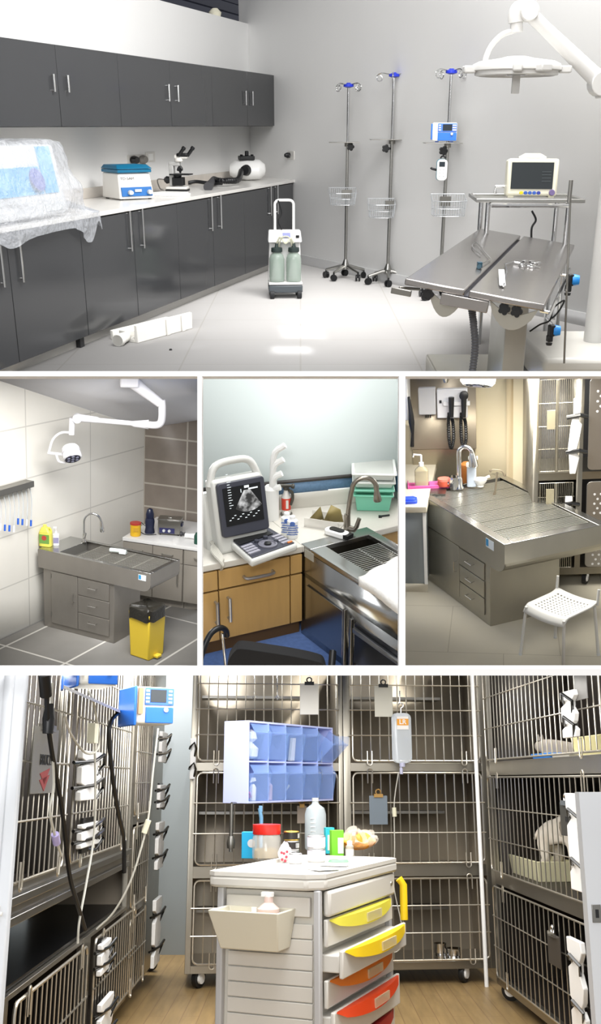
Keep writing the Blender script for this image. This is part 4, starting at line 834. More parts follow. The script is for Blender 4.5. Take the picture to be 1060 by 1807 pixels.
        if i == 0:
            hs, hz = S(380, 1080); m = MB(); bow(m, (hs, 0, hz), .15, .035, .01); m.build('handle', hm, do)
    # wooden unit right behind steel table
    r0 = R.z(655, 937, zc); t = thing(R, 'wooden_cabinet', 'light wood drawer front beyond steel table at right edge', 'cabinet', Vector((r0.x, r0.y, 0)), atan2(*(e3 - e).yx) + yw, 'light wood base units')
    m = MB(); m.box((.02, .03, .1), (.9, .5, zc - .05)); m.build('body', MATS['dark_gap_wood'], t); m = MB(); m.box((.02, .01, zc - .3), (.9, .03, zc - .05)); m.build('drawer', wd, t)
    # steel table
    st = mat('mirror_steel', 'a5a7a8', .22, 1, .1, 3, .02, (2, 2, 1)); A = Vector((q0.x, q0.y, 0)); Ln = 1.75; rim = .17; z = zc + .005
    t = thing(R, 'treatment_table', 'dark reflective steel sink table with wire grate by wood units', 'treatment table', A, yt)
    def tq(px, py, zz=z): p = Matrix.Rotation(-yt, 3, 'Z') @ (R.z(px, py, zz) - A); return p
    g0, g1 = tq(577, 965), tq(672, 951)
    bx0, by0, by1 = g0.x - .02, max(.05, g0.y), W2 - .06
    m = MB(); m.box((0, 0, z - .03), (bx0, W2, z)); m.box((bx0, 0, z - .03), (Ln, by0, z)); m.box((bx0, by1, z - .03), (Ln, W2, z)); m.build('rim', mat('rim_steel', 'b4b4b2'), t, bevel=.003)
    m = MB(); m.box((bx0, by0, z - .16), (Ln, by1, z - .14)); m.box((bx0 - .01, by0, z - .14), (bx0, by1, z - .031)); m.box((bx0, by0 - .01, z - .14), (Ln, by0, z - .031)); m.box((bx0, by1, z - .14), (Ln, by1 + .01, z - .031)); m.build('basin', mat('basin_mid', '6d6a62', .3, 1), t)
    gx = tq(590, 980).x - .03
    for i in range(2):
        a, b = (gx, gx + .5) if i == 0 else (gx + .51, Ln - .05)
        m = MB(); bars(m, a, b, by0 + .01, by1 - .01, z - .012, 24, .002, 3, 'y'); m.build('grate', MATS['bright_wire'], t)
    m = MB(); m.box((0.001, .0, .0), (Ln, W2, z - .17)); m.box((0, 0, z - .2), (Ln, .012, z - .031)); m.box((0, .0, z - .2), (.012, W2, z - .031)); m.box((.0, W2 - .012, z - .2), (Ln, W2, z - .031)); bd = m.build('cabinet', st, t)
    X = lambda px, py: (Matrix.Rotation(-yt, 3, 'Z') @ (R.pl(px, py, A, Vector((sin(yt), -cos(yt), 0))) - A))
    x0 = X(542, 1060).x; x1 = X(607, 1100).x; x2 = X(622, 1120).x; x3 = X(628, 1130).x
    m = MB(); m.box((x0, -.012, .05), (x1, -.001, z - .24)); dd = m.build('door', st, t, bevel=.003)
    m = MB(); m.box((x1 + .01, -.02, .0), (x1 + .03, -.001, z - .22)); m.box((x2 - .01, -.02, .0), (x2 + .01, -.001, z - .25)); m.build('post', STEELD, t, bevel=.003)
    for i in range(2):
        zz = z - .26 - .27 * i; m = MB(); m.box((x3, -.014, zz - .25), (x3 + .62, -.001, zz)); dr = m.build('drawer', mat('dark_drawer', '3b3d42', .3, .8), t, bevel=.003)
        m = MB(); m.box((x3 + .01, -.035, zz - .05), (x3 + .6, -.014, zz - .02)); m.build('pull_lip', mat('lip_steel', '8d9094', .3, .9), dr, bevel=.003)
    sx = X(545, 978); m = MB(); m.box((sx.x - .045, -.003, sx.z - .03), (sx.x + .05, -.0, sx.z + .02)); m.build('sticker', mat('faded_sticker', 'aaa89c', .5), t)
    # towel
    tw = [R.z(*p, z + .02) for p in ((632, 1035), (700, 998), (760, 1030), (714, 1093))]
    def cloth(U, V):
        a = tw[0].lerp(tw[1], U); b = tw[3].lerp(tw[2], U); p = a.lerp(b, V); p.z += .05 * (min(U, 1 - U, V * 2, 1) ** .5) * 0 + .035 + .012 * noise.noise(p * 9) + .006 * noise.noise(p * 25); return p
    m = MB(); m.grid(cloth, 24, 24); o = one(R, 'folded_towel', 'folded white towel on the near end of steel table', 'towel', m, mat('white_towel', 'e9e8e4', .9, 0, .03, 40, .3)); md = o.modifiers.new('thick', 'SOLIDIFY'); md.thickness = .05; md.offset = 0
    # tap
    q = R.z(612, 940, z); s_ = q.y / FPX; h = 113 * s_
    brt = mat('brushed_tap', '9a948a', .3, 1); t = thing(R, 'faucet', 'tall brushed steel gooseneck tap with pull-out head and lever', 'tap', q, radians(3))
    pts = [(0, 0, 0), (.0, 0, h * .35), (.03, 0, h * .7)] + arc((.1, 0, h * .83 - .01), .088, PI, .1, 12)
    k = 23 * s_; pts = [Vector((0, 0, 0)), Vector((2 * s_, 0, h * .4)), Vector((6 * s_, 0, h * .7))] + [Vector((8 * s_ + k, 0, h * .78)) + k * Vector((cos(a), 0, 1.0 * sin(a))) for a in [PI - (PI - .05) * i / 12 for i in range(13)]]
    m = MB(); m.tube(spline(pts, 4), [5.5 * s_] * 1 + [4.6 * s_] * (len(spline(pts, 4)) - 1), 14); m.lathe([(9 * s_, 0), (7 * s_, .02), (6 * s_, .12)]); m.build('spout', brt, t)
    e = pts[-1]; m = MB(); m.lathe([(5 * s_, -.02), (5 * s_, .02), (6 * s_, 10 * s_), (8 * s_, 24 * s_), (7 * s_, 26 * s_)], e, 18, (.12, 0, -1)); m.build('spray_head', brt, t)
    m = MB(); m.tube([(0, 0, 11 * s_), (13 * s_, -.03, 10 * s_), (17 * s_, -.03, 16 * s_), (22 * s_, -.03, 33 * s_)], [6 * s_, 5.5 * s_, 4.5 * s_, 4 * s_], 12); m.build('lever', brt, t)
    # small remote
    q = R.z(594, 945, z); t = thing(R, 'pet_trimmer', 'small white and black trimmer lying left of the tall tap', 'trimmer', q, radians(-38))
    m = MB(); m.prism(roundrect(0, 0, .16, .07, .03), 0, .035); m.build('body', PLASTIC, t, bevel=.008); m = MB(); m.prism(roundrect(.0, 0, .1, .045, .02), .035, .042); m.prism([(.06, -.03), (.1, -.03), (.1, .03), (.06, .03)], .005, .03); m.build('inlay', BLACK, t)
    # sockets
    q = R.pl(599, 873, W0, wn); t = thing(R, 'wall_socket', 'white double socket plate on the blue wall band', 'socket', q, ywl); m = MB(); m.box((-.085, -.025, -.052), (.085, -.013, .052)); m.build('plate', PLASTIC, t, bevel=.003)
    for x in (-.04, .04):
        m = MB()
        for a, b in ((-.01, .01), (.01, .01), (0, -.015)): m.box((x + a - .002, -.0265, b - .006), (x + a + .002, -.024, b + .006))
        m.build('slots', BLACK, t)
    # stacked tubs in plastic
    q = R.z(657, 888, zc); s_ = q.y / FPX
    bw_ = 76 * s_
    for i, (z0, h, col, lab) in enumerate(((0, .12, '7fcdb0', 'lowest mint green tub of the bagged stack on the counter'), (.121, .035, '8ad8bd', 'mint green tray on top of green tub in bagged stack'), (.157, .05, 'dfe4df', 'white tub resting on the green trays in the stack'), (.208, .055, 'e6e9e4', 'topmost white lidded tub of the bagged stack'))):
        k = .9 + .035 * i; m = MB(); a = bw_ / 2 * k
        m.hull([(-a * .88, -.14, z0), (a * .88, -.14, z0), (a * .88, .14, z0), (-a * .88, .14, z0)], [(-a, -.17, z0 + h), (a, -.17, z0 + h), (a, .17, z0 + h), (-a, .17, z0 + h)]); m.box((-a - .01, -.18, z0 + h - .012), (a + .01, .18, z0 + h))
        one(R, 'storage_tub', lab, 'tub', m, mat('tub_' + col, col, .35), q, yw - .5, 'bagged tubs', bevel=.006)
    # spray can with torch
    q = R.z(505, 908, zc); s_ = q.y / FPX; t = thing(R, 'gas_torch_can', 'white and red gas can with black torch head on counter', 'gas torch', q, radians(12))
    m = MB(); r_ = 9 * s_; hh = 38 * s_; m.lathe([(r_ * .9, 0), (r_, .008), (r_, hh), (r_ * .6, hh + .02), (r_ * .5, hh + .04), (.0, hh + .045)], n=20); m.build('can', mat('can_white', 'd9d5d0', .3, .2), t)
    m = MB(); m.lathe([(r_ * 1.01, hh * .3), (r_ * 1.01, hh * .92)], n=20); lb = m.build('label', mat('can_red', 'c8402f', .4), t); m = MB(); m.lathe([(r_ * 1.3, 0), (r_ * 1.3, .01)], n=20); m.build('base_ring', STEELD, t)
    m = MB(); m.box((-.008, -r_ * 1.03, hh * .4), (.008, -r_ * .9, hh * .85)); m.build('white_stripe', mat('can_white', 'd9d5d0'), lb)
    m = MB(); zt = hh + .045; m.tube([(0, 0, zt), (0, 0, zt + 5 * s_)], .02); m.tube([(-20 * s_, 0, zt + 8 * s_), (12 * s_, 0, zt + 6 * s_)], [4 * s_, 3 * s_], 12); m.lathe([(3 * s_, -.01), (5 * s_, 0), (5 * s_, 3 * s_), (3 * s_, 4 * s_)], (12 * s_, 0, zt + 5 * s_), 14, (1, 0, 0)); m.tube(spline([(4 * s_, -.02, zt), (10 * s_, -.02, zt - 5 * s_), (11 * s_, -.02, zt - 18 * s_), (7 * s_, -.02, zt - 30 * s_)], 5), .01); m.build('torch_head', mat('torch_grey', '4c4a44', .4, .5), t)
    # gel bottles
    for i, (px, py, hpx, lab) in enumerate(((506, 944, 44, 'white gel bottle with blue print, rear one of the pair'), (516, 948, 42, 'white gel bottle with blue print, front one of the pair'))):
        q = R.z(px, py, zc); s_ = q.y / FPX; h = hpx * s_ / .93; r_ = 10.5 * s_; t = thing(R, 'gel_bottle', lab, 'bottle', q, 0, 'gel bottles')
        m = MB(); m.lathe([(r_ * .9, 0), (r_, .01), (r_, h * .78), (r_ * .55, h * .86), (r_ * .5, h * .88)], n=20); m.build('bottle', PLASTIC, t); m = MB(); m.lathe([(r_ * .55, h * .88), (r_ * .5, h * .97), (.01, h)], n=16); m.build('cap', PLASTIC, t)
        m = MB()
        for j in range(5):
            for kx in (-.5, 0, .5):
                a = kx + (.2 if j % 2 else 0); m.box((r_ * sin(a) - .018, -r_ * cos(a) - .004, h * (.2 + .1 * j)), (r_ * sin(a) + .014, -r_ * cos(a) + .003, h * (.225 + .1 * j)))
        m.lathe([(.016, 0), (.014, .003), (0, .003)], (0, -r_, h * .7), 12, (0, -1, 0)); m.build('print', mat('print_blue', '4a68a8', .5), t)
    # glove stack / brush items between screen and can
    m = MB(); 
    for k in range(4): m.tube(spline([(-.02 + .015 * k, .0, .12), (.02, -.02, .2 + .07 * k), (.06 + .01 * k, -.03, .22 + .09 * k)], 4), [.02] * 9, 8)
    m.lathe([(.05, 0), (.05, .2), (.03, .22)]); one(R, 'white_sprayer', 'white plastic sprayer parts standing just behind the screen edge', 'sprayer', m, PLASTIC, R.z(478, 915, zc))
    # napkin holder with folded pieces
    q = R.z(573, 927, zc); t = thing(R, 'clear_box', 'small clear acrylic box holding folded olive and brown leaves', 'box', q, radians(-22))
    m = MB(); m.box((-.11, -.07, 0), (.11, .07, .012)); m.box((-.11, -.07, .012), (.11, -.064, .06)); m.box((-.11, .064, .012), (.11, .07, .06)); m.build('box', mat('acrylic', 'e0ddd6', .1, alpha_=.6), t)
    m = MB(); m.add([(-.11, 0, .02), (-.03, .0, .12), (-.02, .04, .02), (.0, -.02, .03), (.04, 0, .14), (.1, .0, .12), (.11, .03, .03), (.03, .05, .02)], [(0, 3, 1), (0, 1, 2), (3, 4, 5, 6), (3, 7, 4), (2, 1, 3)]); o = m.build('leaves', mat('olive_leaf', '8b7d4d', .6), t); md = o.modifiers.new('thick', 'SOLIDIFY'); md.thickness = .006
    m = MB(); m.tube([(0, 0, .005), (.05, .01, .008)], .006); m.box((-.02, -.02, 0), (.0, .0, .012)); one(R, 'small_key', 'tiny dark key lying on the counter before the tubs', 'key', m, BLACK, R.z(673, 912, zc))
    # ultrasound machine
    q0, q1, q2 = R.z(443, 990, zc + .06), R.z(526, 960, zc + .06), R.z(399, 952, zc + .06); qb = R.z(477, 931, zc + .06)
    e = (q1 - q0); yb = atan2(e.y, e.x); Lw = e.length; dp = ((q2 - q0).dot(Vector((-sin(yb), cos(yb), 0))) + (qb - q0).dot(Vector((-sin(yb), cos(yb), 0)))) / 2
    t = thing(R, 'ultrasound_machine', 'portable ultrasound machine with raised screen showing a grey scan', 'ultrasound', (q0.x, q0.y, zc + .003), yb)
    UW = mat('ultrasound_shell', 'c9cac5', .35); UD = mat('ultrasound_dark', '3a3c46', .4)
    iv = Matrix.Rotation(-yb, 3, 'Z'); lx = (iv @ (q2 - q0)).x; rx = (iv @ (qb - q0)).x
    poly = [(0, 0), (Lw, 0), (rx, dp), (lx, dp)]
    def inset(k): cx = sum(p[0] for p in poly) / 4; cy = sum(p[1] for p in poly) / 4; return [(cx + (x - cx) * k, cy + (y - cy) * k) for x, y in poly]
    m = MB(); m.prism(poly, .012, .06); m.build('base', UW, t, bevel=.018, seg=3)
    m = MB(); m.prism(inset(.9), .0605, .066); kb = m.build('keyboard_deck', UD, t, bevel=.003)
    def kp(u, v): a = Vector(poly[0]).lerp(Vector(poly[1]), u); b = Vector(poly[3]).lerp(Vector(poly[2]), u); return a.lerp(b, v)
    kd = MB(); kl = MB(); k2 = MB()
    for j in range(5):
        for i in range(15):
            p = kp(.1 + .05 * i, .64 + .06 * j); kd.box((p.x - .011, p.y - .009, .066), (p.x + .009, p.y + .009, .072))
    for j in range(4):
        for i in range(4): p = kp(.09 + .055 * i, .2 + .1 * j); kl.box((p.x - .012, p.y - .01, .066), (p.x + .009, p.y + .01, .073))
        for i in range(3): p = kp(.78 + .055 * i, .16 + .11 * j); k2.box((p.x - .012, p.y - .01, .066), (p.x + .009, p.y + .01, .073))
    kd.build('keys', BLACK, kb); k2.build('side_keys', mat('key_grey', '9c9ca6', .4), kb); kl.build('light_keys', mat('key_grey', '9c9ca6', .4), kb)
    m = MB(); p = kp(.52, .3); m.lathe([(.0, 0), (.055, 0), (.055, .008), (.045, .01), (.04, .004), (.0, .004)], (p.x, p.y, .066), 24); m.build('jog_ring', mat('ring_grey', '6e6e78', .3), kb)
    m = MB(); m.lathe([(.022, 0), (.02, .012), (.0, .018)], (p.x, p.y, .068), 16); m.build('trackball', BLACK, kb)
    for u, v in ((.4, .52), (.62, .55), (.7, .3)): p = kp(u, v); m = MB(); m.lathe([(.015, 0), (.013, .015), (0, .016)], (p.x, p.y, .066), 12); m.build('knob', UD, kb)
    p = kp(.9, .12); m = MB(); m.box((p.x - .02, p.y - .01, .066), (p.x + .01, p.y + .01, .072)); m.build('orange_key', mat('orange_key', 'd07a3a', .4), kb)
    # screen: four corners measured on an upright leaning plane hinged at the back
    hz = zc + .06; pb = R.z(392, 950, hz + .04); pc = R.z(474, 932, hz + .04)
    ed = (pc - pb); ys = atan2(ed.y, ed.x); wS = ed.length; up = R.pl(381, 862, pb, Vector((sin(ys), -cos(ys), 0))); hS = (up.z - pb.z) * 1.02
    s2 = thing(R, 'x', 'x', 'x', (0, 0, 0)); bpy.data.objects.remove(s2)
    q = (Matrix.Rotation(-yb, 4, 'Z') @ Matrix.Translation(-Vector((q0.x, q0.y, zc + .003)))); Ms = q @ Matrix.Translation(pb) @ Matrix.Rotation(ys, 4, 'Z') @ Matrix.Rotation(radians(-12), 4, 'X')
    m = MB(); m.M = Ms; m.box((-.02, .012, -.1), (wS + .0, .12, hS + .02)); m.box((-.05, .1, -.1), (wS - .03, .2, hS * .8)); m.build('rear_shell', UW, t, bevel=.02)
    m = MB(); m.M = Ms; m.tube(spline([(-.02, .05, hS - .02), (.03, .05, hS + .09), (wS / 2, .05, hS + .11), (wS - .05, .05, hS + .09), (wS, .05, hS - .02)], 5), .022, 10); m.build('carry_handle', UW, t)
    m = MB(); m.M = Ms; m.prism(roundrect(wS / 2, hS / 2, wS, hS, .02), -.015, .012, 'y'); sc = m.build('screen_bezel', UD, t, bevel=.006)
    m = MB(); m.M = Ms; sx0, sx1, sz0, sz1 = wS * .1, wS * .9, hS * .2, hS * .9; m.box((sx0, -.018, sz0), (sx1, -.0155, sz1)); dsp = m.build('display', mat('display_black', '08090b', .15), sc)
    # scan image: fan with grain
    fan = mat('scan_image', '9a9a9a', .4, emit=.0); nt = fan.node_tree; bb = nt.nodes['Principled BSDF']
    tc = nt.nodes.new('ShaderNodeTexCoord'); nz = nt.nodes.new('ShaderNodeTexNoise'); nz.inputs['Scale'].default_value = 16; nz.inputs['Detail'].default_value = 6; cr = nt.nodes.new('ShaderNodeValToRGB')
    cr.color_ramp.elements[0].position = .42; cr.color_ramp.elements[0].color = (.02, .02, .02, 1); cr.color_ramp.elements[1].position = .6; cr.color_ramp.elements[1].color = (.8, .8, .8, 1)
    nt.links.new(tc.outputs['Object'], nz.inputs['Vector']); nt.links.new(nz.outputs['Fac'], cr.inputs[0]); nt.links.new(cr.outputs[0], bb.inputs['Emission Color']); bb.inputs['Emission Strength'].default_value = .9; bb.inputs['Base Color'].default_value = (.02, .02, .02, 1)
    cx, ct_ = (sx0 + sx1) / 2 + .03, sz1 - .03; rr = (sz1 - sz0) * .66
    m = MB(); m.M = Ms; pl = [(cx - .02, ct_), (cx + .02, ct_)] + [(cx + rr * sin(a), ct_ + .02 - rr * cos(a)) for a in [.62 - 1.24 * i / 10 for i in range(11)]]
    m.prism(pl, -.0195, -.0182, 'y'); m.build('scan_fan', fan, dsp)
    m = MB(); m.M = Ms
    for i in range(14): m.box((sx0 + .03, -.0195, sz0 + .1 + .015 * i), (sx0 + .03 + .025 * (.4 + .6 * abs(sin(i * 1.7))), -.0182, sz0 + .103 + .015 * i))
    m.box((sx0 + .11, -.0195, sz0 + .2), (sx0 + .114, -.0182, sz1 - .04)); 
    for i in range(12): x = sx0 + .02 + i * (sx1 - sx0 - .04) / 12; m.box((x, -.0195, sz0 + .03 + .012 * (i % 3)), (x + .012, -.0182, sz0 + .034 + .012 * (i % 3)))
    m.box((sx1 - .08, -.0195, sz1 - .03), (sx1 - .02, -.0182, sz1 - .022)); m.box((cx - .015, -.0195, ct_ + .012), (cx + .015, -.0182, ct_ + .026)); m.build('read_out', mat('readout_white', 'c8d0d4', .4, emit=.8), dsp)
    # cable and bag at the left
    P = lambda px, py, z_=.02: R.z(px, py, zc + z_)
    m = MB()
    for k in range(3): m.tube(spline([P(366, 908 + 3 * k, .1), P(372, 915, .14), P(366 - 2 * k, 928, .05), P(358, 938, .02), P(361 + k, 918, .1), P(372 + k, 912, .12)], 5), .009, 6)
    one(R, 'cable_bundle', 'tangled black cables left of the ultrasound machine', 'cord', m, BLACK)
    m = MB()
    for k in range(5): m.tube(spline([P(362 + 4 * k, 935 + 3 * k, .03), P(368 + 3 * k, 952, .05), P(385 - 3 * k, 972, .04), P(393, 990 + 2 * k, .0), P(378, 1008 + k, -.12), P(357, 1012, -.15)], 5), .008, 6)
    one(R, 'clear_tubing', 'coil of clear plastic tubing hanging over the counter edge', 'tubing', m, mat('clear_coil', 'd8d6cc', .2, alpha_=.55))
    # black chair
    q = R.z(470, 1250); y_ = q.y; P = lambda px, py, dy=0: R.y(px, py, y_ + dy)
    t = thing(R, 'office_chair', 'black armchair with padded back, cut by the bottom edge', 'chair', q); 
    def C(px, py, dy=0): return P(px, py, dy) - q
    bk = mat('black_fabric', '0d0d0f', .8)
    top = [C(400, 1180), C(404, 1164), C(414, 1150), C(426, 1145), C(470, 1151), C(520, 1159), C(560, 1168), C(572, 1176), C(578, 1200)]
    bot = [C(578, 1290), C(400, 1290)]
    m = MB(); pp = [(p.x, p.z) for p in spline(top, 3) + bot]; m.prism(pp, 0, .09, 'y'); m.build('backrest', bk, t, bevel=.02)
    m = MB(); a = [C(350, 1180, .2), C(359, 1145, .25), C(372, 1118, .3), C(388, 1108, .35), C(398, 1112, .4), C(400, 1122, .42)]; m.tube(spline(a, 6), 6.5 * y_ / FPX, 12); m.build('armrest', BLACK, t)
    m = MB(); m.tube([C(392, 1118, .38), C(394, 1135, .38), C(399, 1190, .3)], 3.2 * y_ / FPX, 10); m.build('arm_support', CHROME, t)
    m = MB(); a = [C(585, 1150, .3), C(587, 1146, .32), C(584, 1180, .2), C(580, 1215, .1)]; m.tube([C(587, 1150, .3), C(585, 1175, .22), C(578, 1230, .1)], [8 * y_ / FPX] * 3, 12); m.build('armrest', BLACK, t)
    m = MB(); m.box(C(400, 1290) + Vector((0, 0, 0)), C(578, 1275) + Vector((0, .5, 0))); m.build('seat', bk, t, bevel=.03)
mid_room()
# ================================================================ MIDDLE RIGHT ROOM: clinic corner with cages
def right_room():
    R = Rr; yw = 9.75
    bw = mat('cream_wall_panel', 'cfc3a5', .6, 0, .03, 2)
    m = MB(); m.box((-4, yw, 0), (4, yw + .1, 6)); struct(R, 'wall_back', m, bw)
    X = lambda px, py=760, y=yw: R.y(px, py, y).x
    Z = lambda py, px=780, y=yw: R.y(px, py, y).z
    m = MB(); m.box((X(893), yw - .08, 0), (X(905), yw, 6)); struct(R, 'trim_5', m, mat('tan_post', 'b9a98a', .6))
    m = MB(); m.box((X(905), yw - .1, 0), (X(1150), yw - .001, 6)); struct(R, 'trim_6', m, bw)
    m = MB(); p = [R.z(600, 1300), R.z(1200, 1300)]; m.prism([(-3, p[0].y), (5, p[0].y), (5, yw), (-3, yw)], -.05, 0); struct(R, 'floor', m, tile_mat('cream_vinyl_floor', 'cfc8b4', 'b9b19c', .9, .9, .004, .3, .06, 3, .5, 0, 'xy'))
    # daylit opening above the cages
    # treatment table
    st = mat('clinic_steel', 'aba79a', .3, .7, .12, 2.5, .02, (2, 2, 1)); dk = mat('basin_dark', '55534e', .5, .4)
    A = Vector((-.89, 8.957, 0)); yaw = -1.03; Ln, Wd, z = 1.747, .985, .85
    # nudge so that the near left corner sits at its place
    mat('silver_wire', 'd2d2cc', .3, .9)
    wash_table(R, A, yaw, Ln, Wd, z, .27, .1, 1.48, .62, .16, 6, 9, 'large stainless treatment table with wire grates in clinic corner', st, dk, (Ln - .3, .13), .72, True, .0042, 'silver_wire', along='y', gap=.03)
    def tb(x, y, zz=.857): return A + Matrix.Rotation(yaw, 3, 'Z') @ Vector((x, y, 0)) + Vector((0, 0, zz))
    # steel splash panel
    m = MB(); m.box((X(725), yw - .03, Z(791)), (X(840), yw, 5.8)); one(R, 'steel_splashback', 'tall brushed steel wall panel behind the clinic sink', 'wall panel', m, mat('splash_steel', '9c9282', .4, .7, .08, 2), (0, 0, 0))
    m = MB(); m.box((X(727), yw - .02, .5), (X(838), yw - .001, Z(792))); one(R, 'lower_splashback', 'lower polished steel panel between the wall panel and tap', 'wall panel', m, mat('splash_low', 'aaa18c', .25, .8, .12, 1.5), (0, 0, 0))
    # otoscope station
    ys = yw - .1; t = thing(R, 'diagnostic_station', 'white wall diagnostic station with two black handles on coiled cords', 'wall instrument', (X(780), ys, 0)); x0 = X(780, y=ys)
    def q(px, py, dy=0): p = R.y(px, py, ys + dy); return Vector((p.x - X(780), dy, p.z))
    def bx(m, x0_, y0_, x1_, y1_, d0, d1): a, b = q(x0_, y0_), q(x1_, y1_); m.box((a.x, d0, a.z), (b.x, d1, b.z))
    m = MB(); bx(m, 737, 685, 769, 732, 0, .07); m.build('dispenser', mat('station_grey', 'b9babd', .4), t, bevel=.01)
    m = MB(); bx(m, 770, 687, 825, 737, -.01, .07); m.build('transformer', mat('station_white', 'd3d4d8', .35), t, bevel=.01)
    m = MB(); bx(m, 782, 708, 829, 714, -.04, 0); m.build('shelf', mat('station_white', 'd3d4d8'), t, bevel=.003)
    m = MB(); bx(m, 775, 706, 779, 711, -.02, -.01); m.build('switch', BLACK, t)
    for k, px in enumerate((796, 818)):
        m = MB(); m.tube([q(px, 701 - 2 * k, -.07), q(px, 736, -.07)], [.03, .022], 12); 
        if k: m.lathe([(.02, -.03), (.045, -.02), (.045, .02), (.02, .03)], q(px, 698, -.07), 14, (0, 1, 0))
        h = m.build('handle', BLACK, t)
        a, b, c = q(px - 4, 738, -.06), q(px, 791, -.06), q(px + 4, 742, -.06)
        pts = spline([q(px - 4, 728, -.04), q(px - 5, 748, -.05), q(px - 4, 775, -.05), q(px, 791, -.05), q(px + 4, 775, -.05), q(px + 3, 748, -.05), q(px + 1, 738, -.05)], 14)
        m = MB(); m.tube(pts, [.02 if i % 2 else .013 for i in range(len(pts))], 8); m.build('coiled_cord', BLACK, t)
    m = MB()
    for px in (750, 754, 758, 774): bx(m, px, 732, px + 2, 738, .02, .04)
    m.build('specula', BLACK, t)
    # telephone-like box at the left edge
    t = thing(R, 'wall_dispenser', 'white wall box with black strap at left edge of clinic corner', 'wall box', (X(718, 700), yw - .3, 0)); bb = R.y(718, 700, yw - .3)
    m = MB(); a, b = R.y(700, 668, yw - .3), R.y(726, 742, yw - .3); m.box((a.x - bb.x, 0, b.z), (b.x - bb.x, .28, a.z)); m.build('box', PLASTIC, t, bevel=.01)
    m = MB(); pts = [R.y(px, py, yw - .35) for px, py in ((726, 700), (730, 730), (731, 745), (733, 765), (732, 788))]; m.tube([p - Vector((bb.x, yw - .3, 0)) for p in pts], [.012, .025, .03, .014, .02], 8); m.build('strap', BLACK, t)
    # exam lamp head at the top
    c = R.y(843, 669, 8.6); t = thing(R, 'ceiling_exam_lamp', 'white round lamp head with green ring, cut by top edge', 'exam lamp', c); s_ = 8.6 / FPX
    ax = Vector((-.1, -.35, -1)).normalized(); m = MB(); R0 = 31 * s_; m.lathe([(.05, -.16), (R0 * .8, -.12), (R0, -.06), (R0, -.035)], (0, 0, 0), 32, ax); m.lathe([(R0, -.02), (R0 * .97, .03), (R0 * .8, .06), (R0 * .75, .05), (R0 * .2, .05)], (0, 0, 0), 32, ax); m.build('lamp_head', PLASTIC, t)
    m = MB(); m.lathe([(R0 * 1.01, -.035), (R0 * 1.01, -.02)], (0, 0, 0), 32, ax); m.build('ring', mat('green_ring', '3f8f74', .3), t)
    m = MB(); m.lathe([(R0 * .28, .04), (R0 * .26, .07), (.0, .07)], (0, 0, 0), 20, ax); m.build('camera_hub', mat('led_grey', '8d8fa6'), t)
    q2 = Vector((0, 0, 1)).rotation_difference(ax)
    for i in range(9):
        pp = q2 @ Vector((R0 * .55 * cos(i * PI * 2 / 9), R0 * .55 * sin(i * 2 * PI / 9), .05)); m = MB(); m.lathe([(.022, 0), (.018, .012), (0, .012)], pp, 12, ax); m.build('led', mat('led_dark', '55585c', .2), t)
    m = MB(); p = R.y(786, 664, 9.2); m.lathe([(.03, .12), (.035, .02), (.05, 0), (.03, -.03), (.02, -.06)], (0, 0, 0), 16); m.box((-.13, -.01, .03), (.16, .01, .06)); one(R, 'ceiling_hook', 'small steel fitting hanging at top edge above the wall station', 'fitting', m, STEEL, p)
    # tap, soap and bottles on the far end of the table
    zt = z + .007
    q = R.z(810, 862, zt); gooseneck(R, q, .42, .13, .022, radians(-15), 'chrome gooseneck tap with sprayer at far end of clinic table', CHROME, lever=False)
    m = MB(); m.lathe([(.0, 0), (.05, 0), (.055, .06), (.05, .12), (.0, .12)], (0, 0, 0), 18); m.tube([(-.04, 0, .06), (-.1, 0, .06), (-.1, 0, .02)], .02); one(R, 'mixer_valve', 'chrome mixer valve body left of the gooseneck tap', 'tap', m, CHROME, R.z(801, 862, zt))
    m = MB(); m.box((-.21, -.09, 0), (.21, .1, .012)); m.box((-.21, -.09, .012), (-.2, .1, .035)); m.box((.2, -.09, .012), (.21, .1, .035)); m.box((-.2, -.09, .012), (.2, -.08, .035)); m.box((.0, -.07, .012), (.18, .07, .03))
    one(R, 'pink_tray', 'bright pink plastic tray under the glass soap bottle', 'tray', m, mat('hot_pink', 'd8589c', .35), R.z(757, 858, zt), radians(6), bevel=.004)
    t = thing(R, 'soap_dispenser', 'clear bottle with white pump standing on the pink tray', 'bottle', R.z(744, 857, zt + .02))
    m = MB(); m.prism(roundrect(0, 0, .13, .09, .02), 0, .16); m.hull([(x, y, .16) for x, y in roundrect(0, 0, .13, .09, .02)], [(x, y, .2) for x, y in roundrect(0, 0, .05, .04, .015)]); m.build('bottle', mat('clear_soap', 'b4ab8e', .08, alpha_=.6), t, bevel=.004)
    m = MB(); m.lathe([(.024, .2), (.024, .235), (.01, .24), (.01, .31)]); m.tube([(0, 0, .31), (-.07, 0, .315), (-.075, 0, .29)], .009); m.build('pump', PLASTIC, t)
    m = MB(); m.lathe([(.055, 0), (.06, .01), (.06, .05), (.045, .052)]); t = one(R, 'red_jar', 'small red lidded tub on pink tray', 'jar', m, mat('coral_tub', 'cf5a44', .4), R.z(783, 857, zt + .02))
    m = MB(); m.lathe([(.06, .053), (.06, .075), (0, .076)]); m.build('lid', mat('coral_lid', 'e07a6a', .4), t)
    t = thing(R, 'spray_bottle', 'tall clear bottle with white cap right of the tap', 'bottle', R.z(832, 858, zt))
    m = MB(); m.prism(roundrect(0, 0, .09, .07, .02), 0, .2); m.build('bottle', mat('pale_blue_clear', 'b9c3d0', .2), t, bevel=.006)
